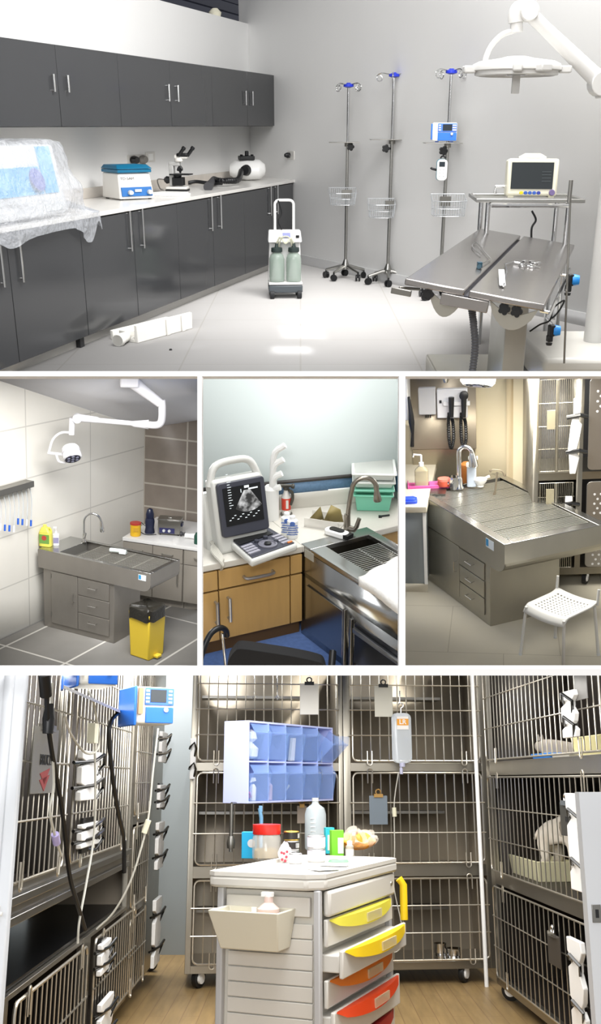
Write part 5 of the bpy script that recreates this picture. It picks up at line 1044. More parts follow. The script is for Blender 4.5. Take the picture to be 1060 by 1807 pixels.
    m = MB(); m.prism(roundrect(0, 0, .1, .08, .02), .2, .235); m.lathe([(.025, .235), (.025, .28)]); m.box((-.03, -.02, .27), (.06, .02, .3)); m.build('cap', PLASTIC, t, bevel=.006)
    m = MB(); m.lathe([(.05, 0), (.055, .01), (.055, .18), (.03, .2), (0, .2)]); one(R, 'amber_bottle', 'brown bottle partly hidden behind the tap', 'bottle', m, mat('amber', 'a86a30', .3), R.z(822, 850, zt))
    t = thing(R, 'mortar', 'white porcelain mortar with pestle on the table corner', 'mortar', R.z(847, 858, zt)); m = MB(); m.lathe([(.035, 0), (.03, .01), (.06, .05), (.068, .075), (.06, .075), (.04, .04), (0, .03)]); m.build('bowl', PLASTIC, t)
    m = MB(); m.tube([(0, 0, .04), (.04, 0, .08), (.09, 0, .1)], [.016, .01, .014]); m.build('pestle', PLASTIC, t)
    # stand hook behind the table
    p = R.z(872, 868, .9); yy = p.y + .1; P = lambda px, py: R.y(px, py, yy)
    m = MB(); m.tube([P(872, 880), P(877, 833)], .009); m.tube([P(873, 866), P(868, 880)], .008); m.tube(spline([P(864, 829), P(865, 833), P(869, 829), P(885, 831), P(889, 840), P(892, 837)], 3), .007); one(R, 'hook_stand', 'thin metal two-pronged hook stand against the cream wall', 'hook stand', m, mat('hook_tan', '8d8270', .4, .6))
    # white counter with blue lid at the left edge
    f = R.z(755, 1045); zc = .78; k = f.y
    t = thing(R, 'side_counter', 'grey-fronted counter with cream top cut by the left edge', 'counter', (f.x, f.y, 0))
    tp = R.y(755, 893, k).z
    m = MB(); m.box((-.6, -.02, tp - .06), (.01, 1.6, tp)); m.build('worktop', mat('cream_counter', 'c9c2b0', .4), t, bevel=.006)
    m = MB(); m.box((-.6, .02, .08), (-.005, 1.6, tp - .065)); m.build('body', mat('blue_grey_front', '8f9698', .4, 0, .04, 3), t); m = MB(); m.box((-.6, .0, 0), (0, .02, .078)); m.build('plinth', mat('cream_counter', 'c9c2b0'), t); m = MB(); m.box((-.03, -.0, .08), (0, .019, tp - .065)); m.build('end_strip', PLASTIC, t)
    q = R.z(718, 886, tp); m = MB(); m.prism(roundrect(0, 0, .19, .14, .03), 0, .03); m.prism(roundrect(0, 0, .15, .1, .02), .03, .042); one(R, 'blue_case', 'flat blue plastic box on the cream side counter', 'box', m, mat('cobalt', '2f4fd0', .35), q, .15, bevel=.004)
    m = MB(); m.box((f.x + .01, f.y + .35, 0), (f.x + .16, f.y + .6, tp)); one(R, 'filler_panel', 'narrow steel filler panel between side counter and table', 'panel', m, STEELD, (0, 0, 0))
    # cage bank
    cf = R.z(1030, 1034); cy = cf.y; ya = radians(6); cd_ = Vector((cos(ya), sin(ya), 0)); cn = Vector((cd_.y, -cd_.x, 0))
    def cp(px, py): X_ = R.pl(px, py, cf, cn); return (X_ - cf).dot(cd_), X_.z
    t = thing(R, 'cage_bank', 'tall stainless cage bank on casters at right of clinic corner', 'cage bank', cf, ya)
    x0 = cp(940, 800)[0]; xm = cp(1022, 800)[0]; z1 = cp(1000, 676)[1]; z2 = cp(980, 842)[1]
    m = MB(); fw = .05; zb = .12; x1 = xm + .75
    for x in (x0, xm - .02, x1): m.box((x, 0, zb), (x + fw, .04, z1 + .1))
    for zz in (zb, cp(970, 930)[1] - .05, z2 - .03, z1 + .05): m.box((x0, .001, zz), (x1, .041, zz + .07))
    m.box((x0, .7, zb), (x1, .72, z1 + .1)); m.box((x0, .04, zb), (x0 + .01, .7, z1 + .1)); m.box((xm, .04, zb), (xm + .01, .7, z1 + .1)); m.box((x0, .04, z1 + .09), (x1, .7, z1 + .1)); m.box((x0, .04, z2 - .01), (x1, .7, z2)); m.box((x0, .04, zb), (x1, .7, zb + .01))
    m.build('frame', mat('cage_steel', '8d887c', .35, .9, .1, 3), t)
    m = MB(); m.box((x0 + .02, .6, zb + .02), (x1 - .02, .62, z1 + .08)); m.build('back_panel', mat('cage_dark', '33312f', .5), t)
    zA, zB = z2 + .06, z1 + .04; zC, zD = cp(970, 930)[1] + .03, z2 - .05
    for (a, b, nh) in ((zA, zB, 4), (zC, zD, 3), (zb + .08, zC - .1, 3)):
        m = MB(); r = .003
        m.tube([(x0 + .06, -.012, a), (xm - .05, -.012, a), (xm - .05, -.012, b), (x0 + .06, -.012, b), (x0 + .06, -.012, a)], r * 1.4, 6)
        n = 17
        for i in range(n): x = x0 + .07 + (xm - .13 - x0) * i / (n - 1); m.tube([(x, -.012, a), (x, -.012, b)], r, 5)
        for i in range(1, nh): zz = a + (b - a) * i / nh; m.tube([(x0 + .045, -.018, zz), (xm - .04, -.018, zz)], r, 5)
        m.tube([((x0 + xm) / 2, -.03, a), ((x0 + xm) / 2, -.03, b)], .012, 6)
        d = m.build('wire_door', mat('door_wire', 'a7a294', .3, .9), t)
        m = MB(); xc = (x0 + xm) / 2 - .02; m.box((xc - .07, -.045, (a + b) / 2 - .02), (xc + .0, -.035, (a + b) / 2 + .15)); m.build('latch_plate', mat('plate_tan', 'b0a88e', .4, .5), d)
    for (a, b) in ((zA, zB), (zC, zD), (zb + .08, zC - .1)):
        m = MB(); m.prism(roundrect((xm + x1) / 2 + .02, (a + b) / 2, x1 - xm - .1, b - a, .04), -.02, -.005, 'y'); d = m.build('panel_door', mat('panel_steel', 'a3a09c', .3, .8, .08, 3), t, bevel=.002)
        m = MB()
        for i in range(8):
            for j in range(5): m.lathe([(.011, 0), (.011, .002)], (xm + .14 + .055 * i + (.027 if j % 2 else 0), -.02, b - .12 - .045 * j), 8, (0, -1, 0))
        m.build('perforation', mat('hole_light', 'dedede', .5), d)
    for i, (px, py, py2, nm) in enumerate(((1016, 700, 832, 'upper white latch'), (1001, 872, 935, 'lower white latch'))):
        xa, za = cp(px, py); _, zb_ = cp(px, py2)
        m = MB(); h = za - zb_
        pr = [(-.03, 0), (.03, 0), (.035, -.1 * h), (.02, -.3 * h), (.045, -.34 * h), (.03, -.5 * h), (.0, -.7 * h), (.03, -.78 * h), (.0, -h), (-.05, -h), (-.06, -.76 * h), (-.07, -.66 * h), (-.05, -.36 * h), (-.03, -.2 * h)]
        m.prism([(xa + a_, za + b_) for a_, b_ in pr], -.075, -.05, 'y'); lt = m.build('latch', PLASTIC, t, bevel=.006, label=nm)
        for f_ in (.25, .72):
            m = MB(); m.tube([(xa - .08, -.05, za - f_ * h), (xa + .02, -.1, za - f_ * h + .03), (xa + .09, -.05, za - f_ * h)], .02, 8); m.build('latch_hook', mat('smoky_chrome', '4c4c4c', .2, .9), lt)
    for k, x in enumerate((x0 + .1, cp(1035, 1000)[0], x1 - .1)):
        m = MB(); m.lathe([(.03, -.02), (.06, -.018), (.06, .018), (.03, .02)], (x, .06, .06), 20, (1, -.5, 0)); c_ = m.build('caster', BLACK, t); m = MB(); m.lathe([(.04, .0), (.03, .012)], (x + .01, .05, .06), 20, (1, -.5, 0)); m.box((x - .03, .04, .08), (x + .03, .1, .12)); m.lathe([(.04, .0), (.03, .012)], (x - .01, .06, .06), 20, (-1, .0, 0)); m.build('wheel_cover', PLASTIC, c_)
    # white strip and light glazing above the cages
    m = MB(); m.box((cp(968, 668)[0], -.1, z1 + .12), (x1, .3, z1 + .9)); one(R, 'pale_curtain', 'pale green-white blind above the cage bank', 'blind', m, mat('pale_blind', 'e2ead8', .6, 0, .1, 2, 0, (6, 1, 1)), cf + Vector((0, .1, 0)), ya)
    # white chair
    def chair(q, yaw_, label):
        t = thing(R, 'chair', label, 'chair', q, yaw_, 'white plastic chairs'); sm = mat('chair_white', 'c6c6c2', .4); H_ = .45; w_ = .40; d_ = .42
        nU = 40; hole = set()
        def sf(x, y): return H_ - .02 * (1 - (2 * x / w_) ** 2) * 1.0 - (.06 * max(0, (-y - .14) / .07) ** 2 if y < -.14 else 0) + (.02 * ((y - .1) / .1) ** 2 if y > .1 else 0)
        m = MB(); n = 26; vs_ = []; fs = []
        for j in range(n):
            for i in range(n): x = -w_ / 2 + w_ * i / (n - 1); y = -d_ / 2 + d_ * j / (n - 1); vs_.append((x, y, sf(x, y)))
        for j in range(n - 1):
            for i in range(n - 1):
                if i % 2 == 1 and j % 2 == 1 and 2 < i < n - 4 and 3 < j < n - 3: continue
                a = j * n + i; fs.append((a, a + 1, a + n + 1, a + n))
        m.add(vs_, fs); s = m.build('seat', sm, t); md = s.modifiers.new('thick', 'SOLIDIFY'); md.thickness = .012
        for x, y in ((-.2, -.2), (.2, -.2), (-.2, .2), (.2, .2)):
            m = MB(); m.tube([(x * .93, y * .93, H_ - .02), (x * 1.08, y * 1.08, 0)], .012, 10); lg = m.build('leg', sm, t)
            m = MB(); m.cyl((x * 1.08, y * 1.08, 0), (x * 1.075, y * 1.075, .02), .0135, n=10); m.build('foot', PLASTICG, lg)
        for x in (-.2, .2): m = MB(); m.tube([(x, .2, H_ - .01), (x, .215, .57)], .011, 10); m.build('back_post', sm, t)
        return t
    cs = [R.z(*p, .44) for p in ((909, 1049), (1003, 1029), (1068, 1080), (975, 1122))]; c = sum(cs, Vector()) / 4
    chair(Vector((c.x, c.y, 0)), radians(-42), 'white perforated plastic chair in front of clinic table')
right_room()
# ================================================================ BOTTOM ROOM: cage ward
def skinned(name, pts, edges, radii, m, parent, sub=2):
    me = bpy.data.meshes.new(name); me.from_pydata([tuple(p) for p in pts], edges, []); o = bpy.data.objects.new(name, me); COL.objects.link(o); me.materials.append(m); o.parent = parent
    sk = o.modifiers.new('skin', 'SKIN'); sk.use_smooth_shade = True
    for v, r in zip(me.skin_vertices[0].data, radii): v.radius = (r, r) if not isinstance(r, tuple) else r; v.use_root = False
    me.skin_vertices[0].data[0].use_root = True
    sb = o.modifiers.new('sub', 'SUBSURF'); sb.levels = sub; sb.render_levels = sub
    dg = bpy.context.evaluated_depsgraph_get(); mm = bpy.data.meshes.new_from_object(o.evaluated_get(dg)); o.modifiers.clear(); o.data = mm
    mm.polygons.foreach_set('use_smooth', [True] * len(mm.polygons)); return o
def ward():
    R = B
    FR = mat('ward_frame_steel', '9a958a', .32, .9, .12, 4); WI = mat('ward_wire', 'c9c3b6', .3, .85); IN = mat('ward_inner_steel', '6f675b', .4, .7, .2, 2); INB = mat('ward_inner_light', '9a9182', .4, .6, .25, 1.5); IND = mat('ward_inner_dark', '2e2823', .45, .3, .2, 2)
    SM = mat('smoky_chrome', '4c4c4c', .2, .9)
    # floor, walls
    m = MB(); m.box((-5, 1.5, -.05), (5, 10, 0))
    wood = mat('oak_plank_floor', 'a98a62', .4, 0, .35, 3, 0, (9, .9, 1)); 
    m2 = tile_mat('oak_planks', '937a52', '7d6344', .1, .9, .003, .4, .4, 3, .37, 0, 'yx')
    for n_ in m2.node_tree.nodes:
        if n_.type == 'TEX_BRICK': n_.inputs['Color1'].default_value = (.9, .9, .9, 1); n_.inputs['Brick Width'].default_value = .9; n_.inputs['Row Height'].default_value = .1
        if n_.type == 'MAPPING': n_.inputs['Scale'].default_value = (9, .9, 1)
    struct(R, 'floor', m, m2)
    wy = R.z(310, 1685).y; gm = mat('pale_blue_grey_wall', '959da0', .5)
    m = MB(); m.box((-5, wy, 0), (5, wy + .1, 4)); struct(R, 'wall_back', m, gm)
    # generic bank of cages: frame origin at one end of its front on the floor, x along the front, y into the cages
    def bank(P0, ang, s0, s1, cols, rows, zb, ztop, depth, label, inner, wr=.0042, pitch=.062, hn=(.18,), wheels=(), shelf=True, latches=(), cname='cage_bank'):
        t = thing(R, cname, label, 'cage bank', P0, ang)
        m = MB(); fw = .045
        edges = sorted(set([c for cc in cols for c in cc]))
        m.box((s0, 0, zb), (cols[0][0], .035, ztop)); m.box((cols[-1][1], 0, zb), (s1, .035, ztop))
        for a, b in zip(cols[:-1], cols[1:]): m.box((a[1], 0, zb), (b[0], .035, ztop))
        zs = [zb] + [z for r in rows for z in r] + [ztop]
        for i in range(0, len(zs), 2):
            if zs[i + 1] - zs[i] > .002: m.box((s0 + .001, .001, zs[i]), (s1 - .001, .034, zs[i + 1]))
        m.build('frame', FR, t, bevel=.002)
        m = MB(); ds = -1 if depth < 0 else 1
        m.box((s0, depth, zb), (s1, depth + .01, ztop)); m.box((s0, .036, zb), (s0 + .012, depth, ztop)); m.box((s1 - .012, .036, zb), (s1, depth, ztop))
        for a, b in zip(cols[:-1], cols[1:]): m.box((a[1] + .01, .036, zb), (b[0] - .01, depth, ztop))
        for r in rows: m.box((s0, .036, r[0] - .03), (s1, depth, r[0] - .018))
        m.box((s0, .036, ztop - .01), (s1, depth, ztop)); m.build('inner_panels', inner, t)
        if shelf:
            for r in rows:
                for c in cols: m = MB(); zz = r[0] + (r[1] - r[0]) * .52; m.box((c[0] + .03, depth - .22, zz), (c[1] - (c[1] - c[0]) * .2, depth - .01, zz + .02)); m.build('shelf', STEELD, t)
        for c in cols:
            for r in rows:
                m = MB(); a, b = r[0] + .012, r[1] - .012; x0, x1 = c[0] + .012, c[1] - .012; yy = -.02
                rr = roundrect((x0 + x1) / 2, (a + b) / 2, x1 - x0, b - a, .035, 3); rr.append(rr[0]); m.tube([(x, yy, z_) for x, z_ in rr], wr * 1.6, 6, False)
                n = max(4, int(round((x1 - x0) / pitch)))
                for i in range(1, n): x = x0 + (x1 - x0) * i / n; m.tube([(x, yy, a), (x, yy, b)], wr, 5)
                nh = max(2, int(round((b - a) / hn[0])))
                for i in range(1, nh): z_ = a + (b - a) * i / nh; m.tube([(x0 - .02, yy - wr * 1.5, z_), (x1 + .015, yy - wr * 1.5, z_)], wr, 5)
                for fx in (.13, .87):
                    for z_, s_ in ((a, -1), (b, 1)): x = x0 + (x1 - x0) * fx; m.tube([(x - .017, yy - .01, z_ - s_ * .07)] + arc((x, yy - .01, z_ + s_ * .012), .017, PI, 0 if s_ > 0 else 2 * PI, 6) + [(x + .017, yy - .01, z_ - s_ * .07)], wr, 5)
                m.build('wire_door', WI, t)
        for x in wheels:
            m = MB(); m.lathe([(.03, -.018), (.06, -.016), (.062, 0), (.06, .016), (.03, .018)], (x, .06, .062), 20, (.8, -.6, 0)); c_ = m.build('caster', BLACK, t)
            m = MB(); m.lathe([(.036, .017), (.034, .03), (.015, .032)], (x, .06, .062), 20, (.8, -.6, 0)); m.hull([(x - .05, .03, .09), (x + .03, .03, .09), (x + .03, .1, .09), (x - .05, .1, .09)], [(x - .03, .03, zb), (x + .05, .03, zb), (x + .05, .1, zb), (x - .03, .1, zb)]); m.build('fork', PLASTIC, c_)
        for (x, za, zc, w_) in latches: latch(t, x, za, zc, w_)
        return t
    def latch(t, x, za, zc, w_=.1):
        h = za - zc; m = MB()
        pr = [(-.5, 0), (.5, 0), (.55, -.12), (.32, -.24), (.3, -.36), (.5, -.5), (.42, -.66), (.25, -.74), (.5, -.84), (.45, -1), (-.5, -1), (-.5, -.82), (-.2, -.74), (-.5, -.66), (-.5, -.34), (-.15, -.26), (-.5, -.16)]
        m.prism([(x + a * w_, za + b * h) for a, b in pr], -.075, -.05, 'y'); l_ = m.build('latch', PLASTIC, t, bevel=.004, label='white plastic latch bar')
        for f_ in (.25, .75):
            m = MB(); zz = za - f_ * h; m.tube([(x - w_ * .6, -.045, zz), (x - .02, -.09, zz + .01), (x + w_ * .2, -.11, zz + .04), (x + w_ * .55, -.085, zz), (x + w_ * .3, -.07, zz - .05), (x, -.05, zz - .04)], .008, 8)
            m.box((x - w_ * .3, -.06, zz - .05), (x + w_ * .3, -.045, zz + .05)); m.build('hook', SM, l_)
    # ---- back banks
    k0, k1 = R.z(350, 1747), R.z(822, 1737); dB = (k1 - k0).normalized(); aB = atan2(dB.y, dB.x); nB = Vector((dB.y, -dB.x, 0)); PB_ = k0
    def sb(px, py=1450): X = R.pl(px, py, PB_, nB); return (X - PB_).dot(dB)
    def zbk(py, px=600): return R.pl(px, py, PB_, nB).z
    rows = [(zbk(1700), zbk(1548)), (zbk(1527), zbk(1361)), (zbk(1346), zbk(1120))]; zb0 = zbk(1714)
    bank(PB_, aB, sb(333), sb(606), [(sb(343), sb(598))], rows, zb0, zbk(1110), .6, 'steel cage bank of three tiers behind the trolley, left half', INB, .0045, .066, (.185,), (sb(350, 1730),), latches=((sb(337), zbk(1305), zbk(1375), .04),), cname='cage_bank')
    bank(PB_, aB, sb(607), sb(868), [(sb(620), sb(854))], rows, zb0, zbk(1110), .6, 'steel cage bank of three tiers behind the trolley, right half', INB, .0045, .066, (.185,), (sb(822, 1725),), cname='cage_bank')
    # ---- left banks
    q = R.z(280, 1712); dl = R.r(520, 1374); dl = Vector((dl.x, dl.y, 0)).normalized(); nl = Vector((dl.y, -dl.x, 0)); aL = atan2(dl.y, dl.x); PL_ = q
    def sl(px, py=1450): X = R.pl(px, py, PL_, nl); return (X - PL_).dot(dl)
    def zl(px, py): return R.pl(px, py, PL_, nl).z
    zU, zLo = zl(26, 1562), zl(130, 1678)
    ztopL = 2.05
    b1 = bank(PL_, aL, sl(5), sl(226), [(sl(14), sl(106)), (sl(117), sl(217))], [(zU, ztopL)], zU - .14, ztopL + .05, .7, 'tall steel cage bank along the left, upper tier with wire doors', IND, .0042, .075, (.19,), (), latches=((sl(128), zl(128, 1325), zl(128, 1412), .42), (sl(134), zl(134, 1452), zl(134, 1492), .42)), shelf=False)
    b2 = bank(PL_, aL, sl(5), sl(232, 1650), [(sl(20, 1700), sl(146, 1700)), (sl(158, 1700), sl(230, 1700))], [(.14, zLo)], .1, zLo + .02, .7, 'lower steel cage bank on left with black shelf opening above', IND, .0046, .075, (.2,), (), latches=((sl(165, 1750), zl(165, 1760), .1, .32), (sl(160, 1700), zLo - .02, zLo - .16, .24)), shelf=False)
    m = MB(); s0, s1 = sl(5), sl(226); m.box((s0, .02, zLo + .025), (s1, .7, zLo + .04)); m.box((s0, .68, zLo + .04), (s1, .7, zU - .15)); m.build('black_shelf', mat('black_shelf_steel', '1d1e20', .25, .6, .1, 3), b2, label='glossy black shelf')
    m = MB(); m.box((s0, -.03, zU - .06), (s1, .0, zU - .03)); m.box((s0, -.02, zU - .13), (s1, 0, zU - .1)); m.build('drip_ledge', STEEL, b1, bevel=.003)
    zr = [(.15, zl(245, 1610)), (zl(245, 1590), zl(245, 1418)), (zl(245, 1398), 2.1)]
    for r in (0,):
        bank(PL_, aL, sl(228, 1600), sl(284), [(sl(230), sl(258))], [(.13, .55), (.6, 1.08), (1.13, 2.1)], .1, 2.15, .6, 'narrow far left steel cage bank beside the grey wall', IN, .0038, .08, (.2,), (sl(279, 1712),), shelf=False,
             latches=tuple((sl(267), a, b, .3) for a, b in ((zl(267, 1290), zl(267, 1345)), (zl(267, 1385), zl(267, 1425)), (zl(267, 1450), zl(267, 1530)), (zl(267, 1580), zl(267, 1690)))))
    # ---- right bank
    c0 = R.z(853, 1738); dr = R.r(430, 1376); dr = Vector((-dr.x, -dr.y, 0)).normalized(); nr = Vector((dr.y, -dr.x, 0)); aR = atan2(dr.y, dr.x)
    def sr(px, py=1450): X = R.pl(px, py, c0, nr); return (X - c0).dot(dr)
    def zr_(px, py): return R.pl(px, py, c0, nr).z
    zz0, zz1, zz2, zz3, zz4 = zr_(859, 1713), zr_(866, 1556), zr_(868, 1536), zr_(886, 1368), zr_(885, 1343)
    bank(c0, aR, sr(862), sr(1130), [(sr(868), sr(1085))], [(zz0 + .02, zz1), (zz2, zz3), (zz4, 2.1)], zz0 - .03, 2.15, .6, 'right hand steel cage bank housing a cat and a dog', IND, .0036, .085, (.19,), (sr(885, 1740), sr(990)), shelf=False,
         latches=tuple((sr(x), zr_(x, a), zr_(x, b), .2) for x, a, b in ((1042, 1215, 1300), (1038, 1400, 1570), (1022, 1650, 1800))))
    # white corner pipe between back and right banks
    p = R.z(858, 1738); m = MB(); m.cyl((p.x - .01, p.y - .06, 0), (p.x - .01, p.y - .06, 3), .014, n=12); one(R, 'corner_pipe', 'slim white vertical pipe in the corner between cage banks', 'pipe', m, PLASTIC)
    # jambs of the doorway in front
    yj = 3.2; jm = mat('jamb_white', 'cfd2d6', .5)
    a = R.y(20, 1500, yj).x; m = MB(); m.box((a - .5, yj, -.3), (a, yj + .05, 3)); m.box((a - .06, yj - .02, -.3), (a - .03, yj, 3)); struct(R, 'trim_14', m, jm)
    t = R.y(5, 1610, yj); m = MB(); m.tube([(t.x, yj - .04, t.z), (a - .002, yj - .04, t.z)], .006); m.box((a - .05, yj - .05, t.z - .02), (a - .02, yj, t.z + .02)); one(R, 'door_stay', 'small white stay fixed on the left white door jamb', 'door fitting', m, PLASTIC)
    a = R.y(1036, 1600, yj).x; zj = R.y(1045, 1398, yj).z; m = MB(); m.box((a, yj, -.3), (a + .5, yj + .05, zj)); struct(R, 'trim_15', m, jm)
    t = R.y(1052, 1612, yj); m = MB(); m.box((t.x - .014, yj - .004, t.z - .026), (t.x + .014, yj, t.z + .026)); m2_ = m; o = one(R, 'strike_plate', 'steel strike plate set in the right white door jamb', 'strike plate', m, STEELD, bevel=.001)
    m = MB(); m.box((t.x - .004, yj - .006, t.z - .012), (t.x + .006, yj - .004, t.z + .012)); m.build('keeper', BLACK, o).matrix_parent_inverse = Matrix()
    # ---- card holders
    def card(pl, px0, py0, px1, py1, col, lab, clip=BLACK, marks=None, off=.05):
        N = {'b': nB, 'l': nl, 'r': nr}[pl]; P0 = {'b': PB_, 'l': PL_, 'r': c0}[pl]; D_ = {'b': aB, 'l': aL, 'r': aR}[pl]
        a, b = R.pl(px0, py0, P0 + N * off, N), R.pl(px1, py1, P0 + N * off, N); h = a.z - b.z; w_ = (Vector((b.x, b.y, 0)) - Vector((a.x, a.y, 0))).length
        t = thing(R, 'card_holder', lab, 'clipboard', Vector((a.x, a.y, b.z)), D_, 'metal card holders on cage doors')
        m = MB(); m.box((0, -.002, 0), (w_, .002, h)); m.build('plate', mat('card_' + col, col, .4, .3), t, bevel=.001)
        m = MB(); m.box((w_ * .25, -.014, h - .012), (w_ * .75, .01, h + .012)); m.tube(arc((w_ * .5, -.004, h + .025), .018, 0, 2 * PI, 10), .005, 6); m.build('clip', clip, t)
        if marks: text(marks[0], marks[1], mat('marker_dark', '2b2b2b', .5), t, xf(w_ * .5, -.004, h * .5) @ FRONT, 'writing')
        return t, w_, h
    GC = mat('gold_clip', 'b8935a', .3, .8)
    card('b', 529, 1206, 562, 1261, 'cfcbc0', 'pale card plate on top left back cage, above the blue bins'); card('b', 660, 1210, 693, 1265, 'c2bfb2', 'pale card plate with black clip left of the fluid bag')
    card('b', 651, 1404, 684, 1455, '77828c', 'blue-grey card plate with gold clip on middle right cage', GC); card('b', 524, 1422, 541, 1453, '9a8f84', 'small tan card plate half hidden behind clear bottle', GC)
    t, w_, h = card('l', 61, 1280, 96, 1399, '8f8d86', 'steel card plate with handwriting on the nearest left cage', STEELD, ('BRUCE', .055)); 
    for zz in (.2, .3): m = MB(); m.prism([(w_ * .3, h * zz), (w_ * .7, h * zz + .02), (w_ * .5, h * zz - .04)], -.004, -.002, 'y'); m.build('red_mark', mat('red_mark', 'a84444', .5), t)
    card('r', 1011, 1170, 1037, 1232, '7d7b78', 'grey card plate at top right above the cat', STEELD, None); card('r', 987, 1416, 1015, 1478, '45443f', 'dark card plate with chrome clip hanging before the white dog', CHROME, ('BB', .04)); card('r', 965, 1643, 991, 1712, '4b4640', 'dark card plate on the lowest right cage door', CHROME)
    # ---- fluid bag
    yb_ = R.pl(707, 1300, PB_, nB).y - .1; q = R.y(707, 1250, yb_); s_ = yb_ / FPX
    t = thing(R, 'fluid_bag', 'clear fluid bag with orange LR label hanging on cage door', 'drip bag', q)
    m = MB(); prof = roundrect(0, -50 * s_, 34 * s_, 84 * s_, 9 * s_, 4)
    m.hull([(x * .75, -.012, z_) for x, z_ in prof], [(x, 0, z_) for x, z_ in prof]); m.hull([(x, 0.0, z_) for x, z_ in prof], [(x * .75, .03, z_) for x, z_ in prof]); m.build('bag', mat('clear_bag', 'dfe5ea', .1, alpha_=.5, coat=.5), t)
    m = MB(); m.box((-8 * s_, -.016, -36 * s_), (12 * s_, -.0125, -14 * s_)); lb = m.build('label', mat('label_white', 'efece6', .5), t)
    m = MB(); m.box((-8 * s_, -.018, -29 * s_), (12 * s_, -.0162, -18 * s_)); m.build('label_band', mat('label_orange', 'e8a02c', .5), lb)
    text('LR', 11 * s_, PLASTIC, lb, xf(2 * s_, -.0185, -23.5 * s_) @ FRONT, bold=.001)
    m = MB(); m.cyl((0, .005, -91 * s_), (0, .005, -98 * s_), 5 * s_, n=12); m.lathe([(3 * s_, -12 * s_), (3 * s_, -3 * s_), (1.5 * s_, 0)], (-2 * s_, .005, -98 * s_), 12); m.build('port', mat('lav_port', 'b9bad0', .3), t)
    m = MB(); m.tube([(0, .0, -8 * s_), (0, 0, 0)] + arc((0, 0, 5 * s_), 4 * s_, -1.5, 3, 8), .004, 6); m.tube([(-2 * s_, 0, 9 * s_), (-1 * s_, .0, 30 * s_)], .005, 6); m.build('hook', CHROME, t)
    P = lambda px, py, y_=None: R.y(px, py, y_ or yb_)
    m = MB(); m.tube(spline([P(703, 1362), P(697, 1400), P(695, 1430), P(696, 1500), P(694, 1560), P(706, 1620), P(712, 1660), P(698, 1680), P(685, 1670)], 6), .004, 6); o = one(R, 'drip_line', 'thin clear line running down from the fluid bag', 'tubing', m, mat('line_clear', 'd5d3c8', .2, alpha_=.8))
    m = MB(); a, b = P(695, 1425), P(696, 1441); m.cyl(a, b, .016, n=10); m.build('clamp', mat('cream_clamp', 'dfdcc2', .4), o)
    # ---- bowls and chains in the back cages
    for i, (px, py, r_, h_, lab) in enumerate(((777, 1690, 9.5, 28, 'taller steel feeding bowl pair in the lowest back cage'), (801, 1694, 12, 20, 'wider steel feeding bowl in the lowest back cage'))):
        p = R.pl(px, py, PB_ - nB * .08, nB); k = p.y / FPX; m = MB(); r_ *= k; h_ *= k; m.lathe([(r_ * .8, 0), (r_, h_ * .2), (r_ * .85, h_ * .45), (r_ * 1.05, h_ * .5), (r_, h_ * .9), (r_ * 1.1, h_), (r_ * .9, h_ * .95), (.0, h_ * .5)], n=24); one(R, 'steel_bowl', lab, 'bowl', m, CHROME, Vector((p.x, p.y, rows[0][0] - .015)))
    for px, lab in ((449, 'left one of two chrome chains on the top back cage'), (489, 'right one of two chrome chains on the top back cage')):
        m = MB(); m.tube([P(px, 1180, yb_ + .04), P(px, 1225, yb_ + .04)] + [P(px + a, b, yb_ + .04) for a, b in ((3, 1231), (0, 1235), (-3, 1231), (1, 1226))], .005, 6); one(R, 'hanging_chain', lab, 'chain', m, CHROME, group='chrome chains')
    # ================= trolley
    A = Vector((-.372, 4.602, 0)); yw = -.392; LW, LD, zt = .491, 1.044, .95
    cw = mat('trolley_white', 'd3d0c9', .4); cg = mat('trolley_grey', 'b9b9ba', .4)
    t = thing(R, 'medical_trolley', 'white medical trolley with coloured drawer handles and side bin', 'trolley', A, yw)
    m = MB(); m.box((.02, .04, .08), (LW - .03, LD - .04, zt - .07)); m.build('body', mat('trolley_body', 'd6d3ca', .5), t)
    pl = [(-.04, 0), (.0, -.03), (LW - .05, -.03), (LW + .02, .03), (LW + .04, LD - .05), (LW, LD), (0, LD), (-.04, LD - .04)]
    m = MB(); m.prism(pl, zt - .06, zt - .012); m.build('top', cw, t, bevel=.012)
    m = MB(); i_ = [(x + (.02 if x < .2 else -.02), y + (.02 if y < .5 else -.02)) for x, y in pl]; n_ = len(pl)
    for i in range(n_): j = (i + 1) % n_; m.hull([(*pl[i], zt - .012), (*pl[j], zt - .012), (*i_[j], zt - .012), (*i_[i], zt - .012)], [(*pl[i], zt + .006), (*pl[j], zt + .006), (*i_[j], zt + .004), (*i_[i], zt + .004)])
    m.build('top_rim', cw, t)
    for x, y in ((LW - .03, .0), (.0, .0), (LW - .03, LD - .05)):
        m = MB(); m.box((x, y, .05), (x + .03, y + .035, zt - .06)); m.build('corner_post', cg, t, bevel=.006)
    # left side: recessed strip, ribbed panel
    m = MB(); m.box((.04, .012, zt - .17), (LW - .05, .03, zt - .09)); m.build('side_strip', cw, t, bevel=.004)
    m = MB()
    for k in range(13): z_ = zt - .2 - .062 * k; m.box((.045, .026, z_ - .058), (LW - .045, .039, z_))
    m.build('ribbed_panel', cw, t, bevel=.003)
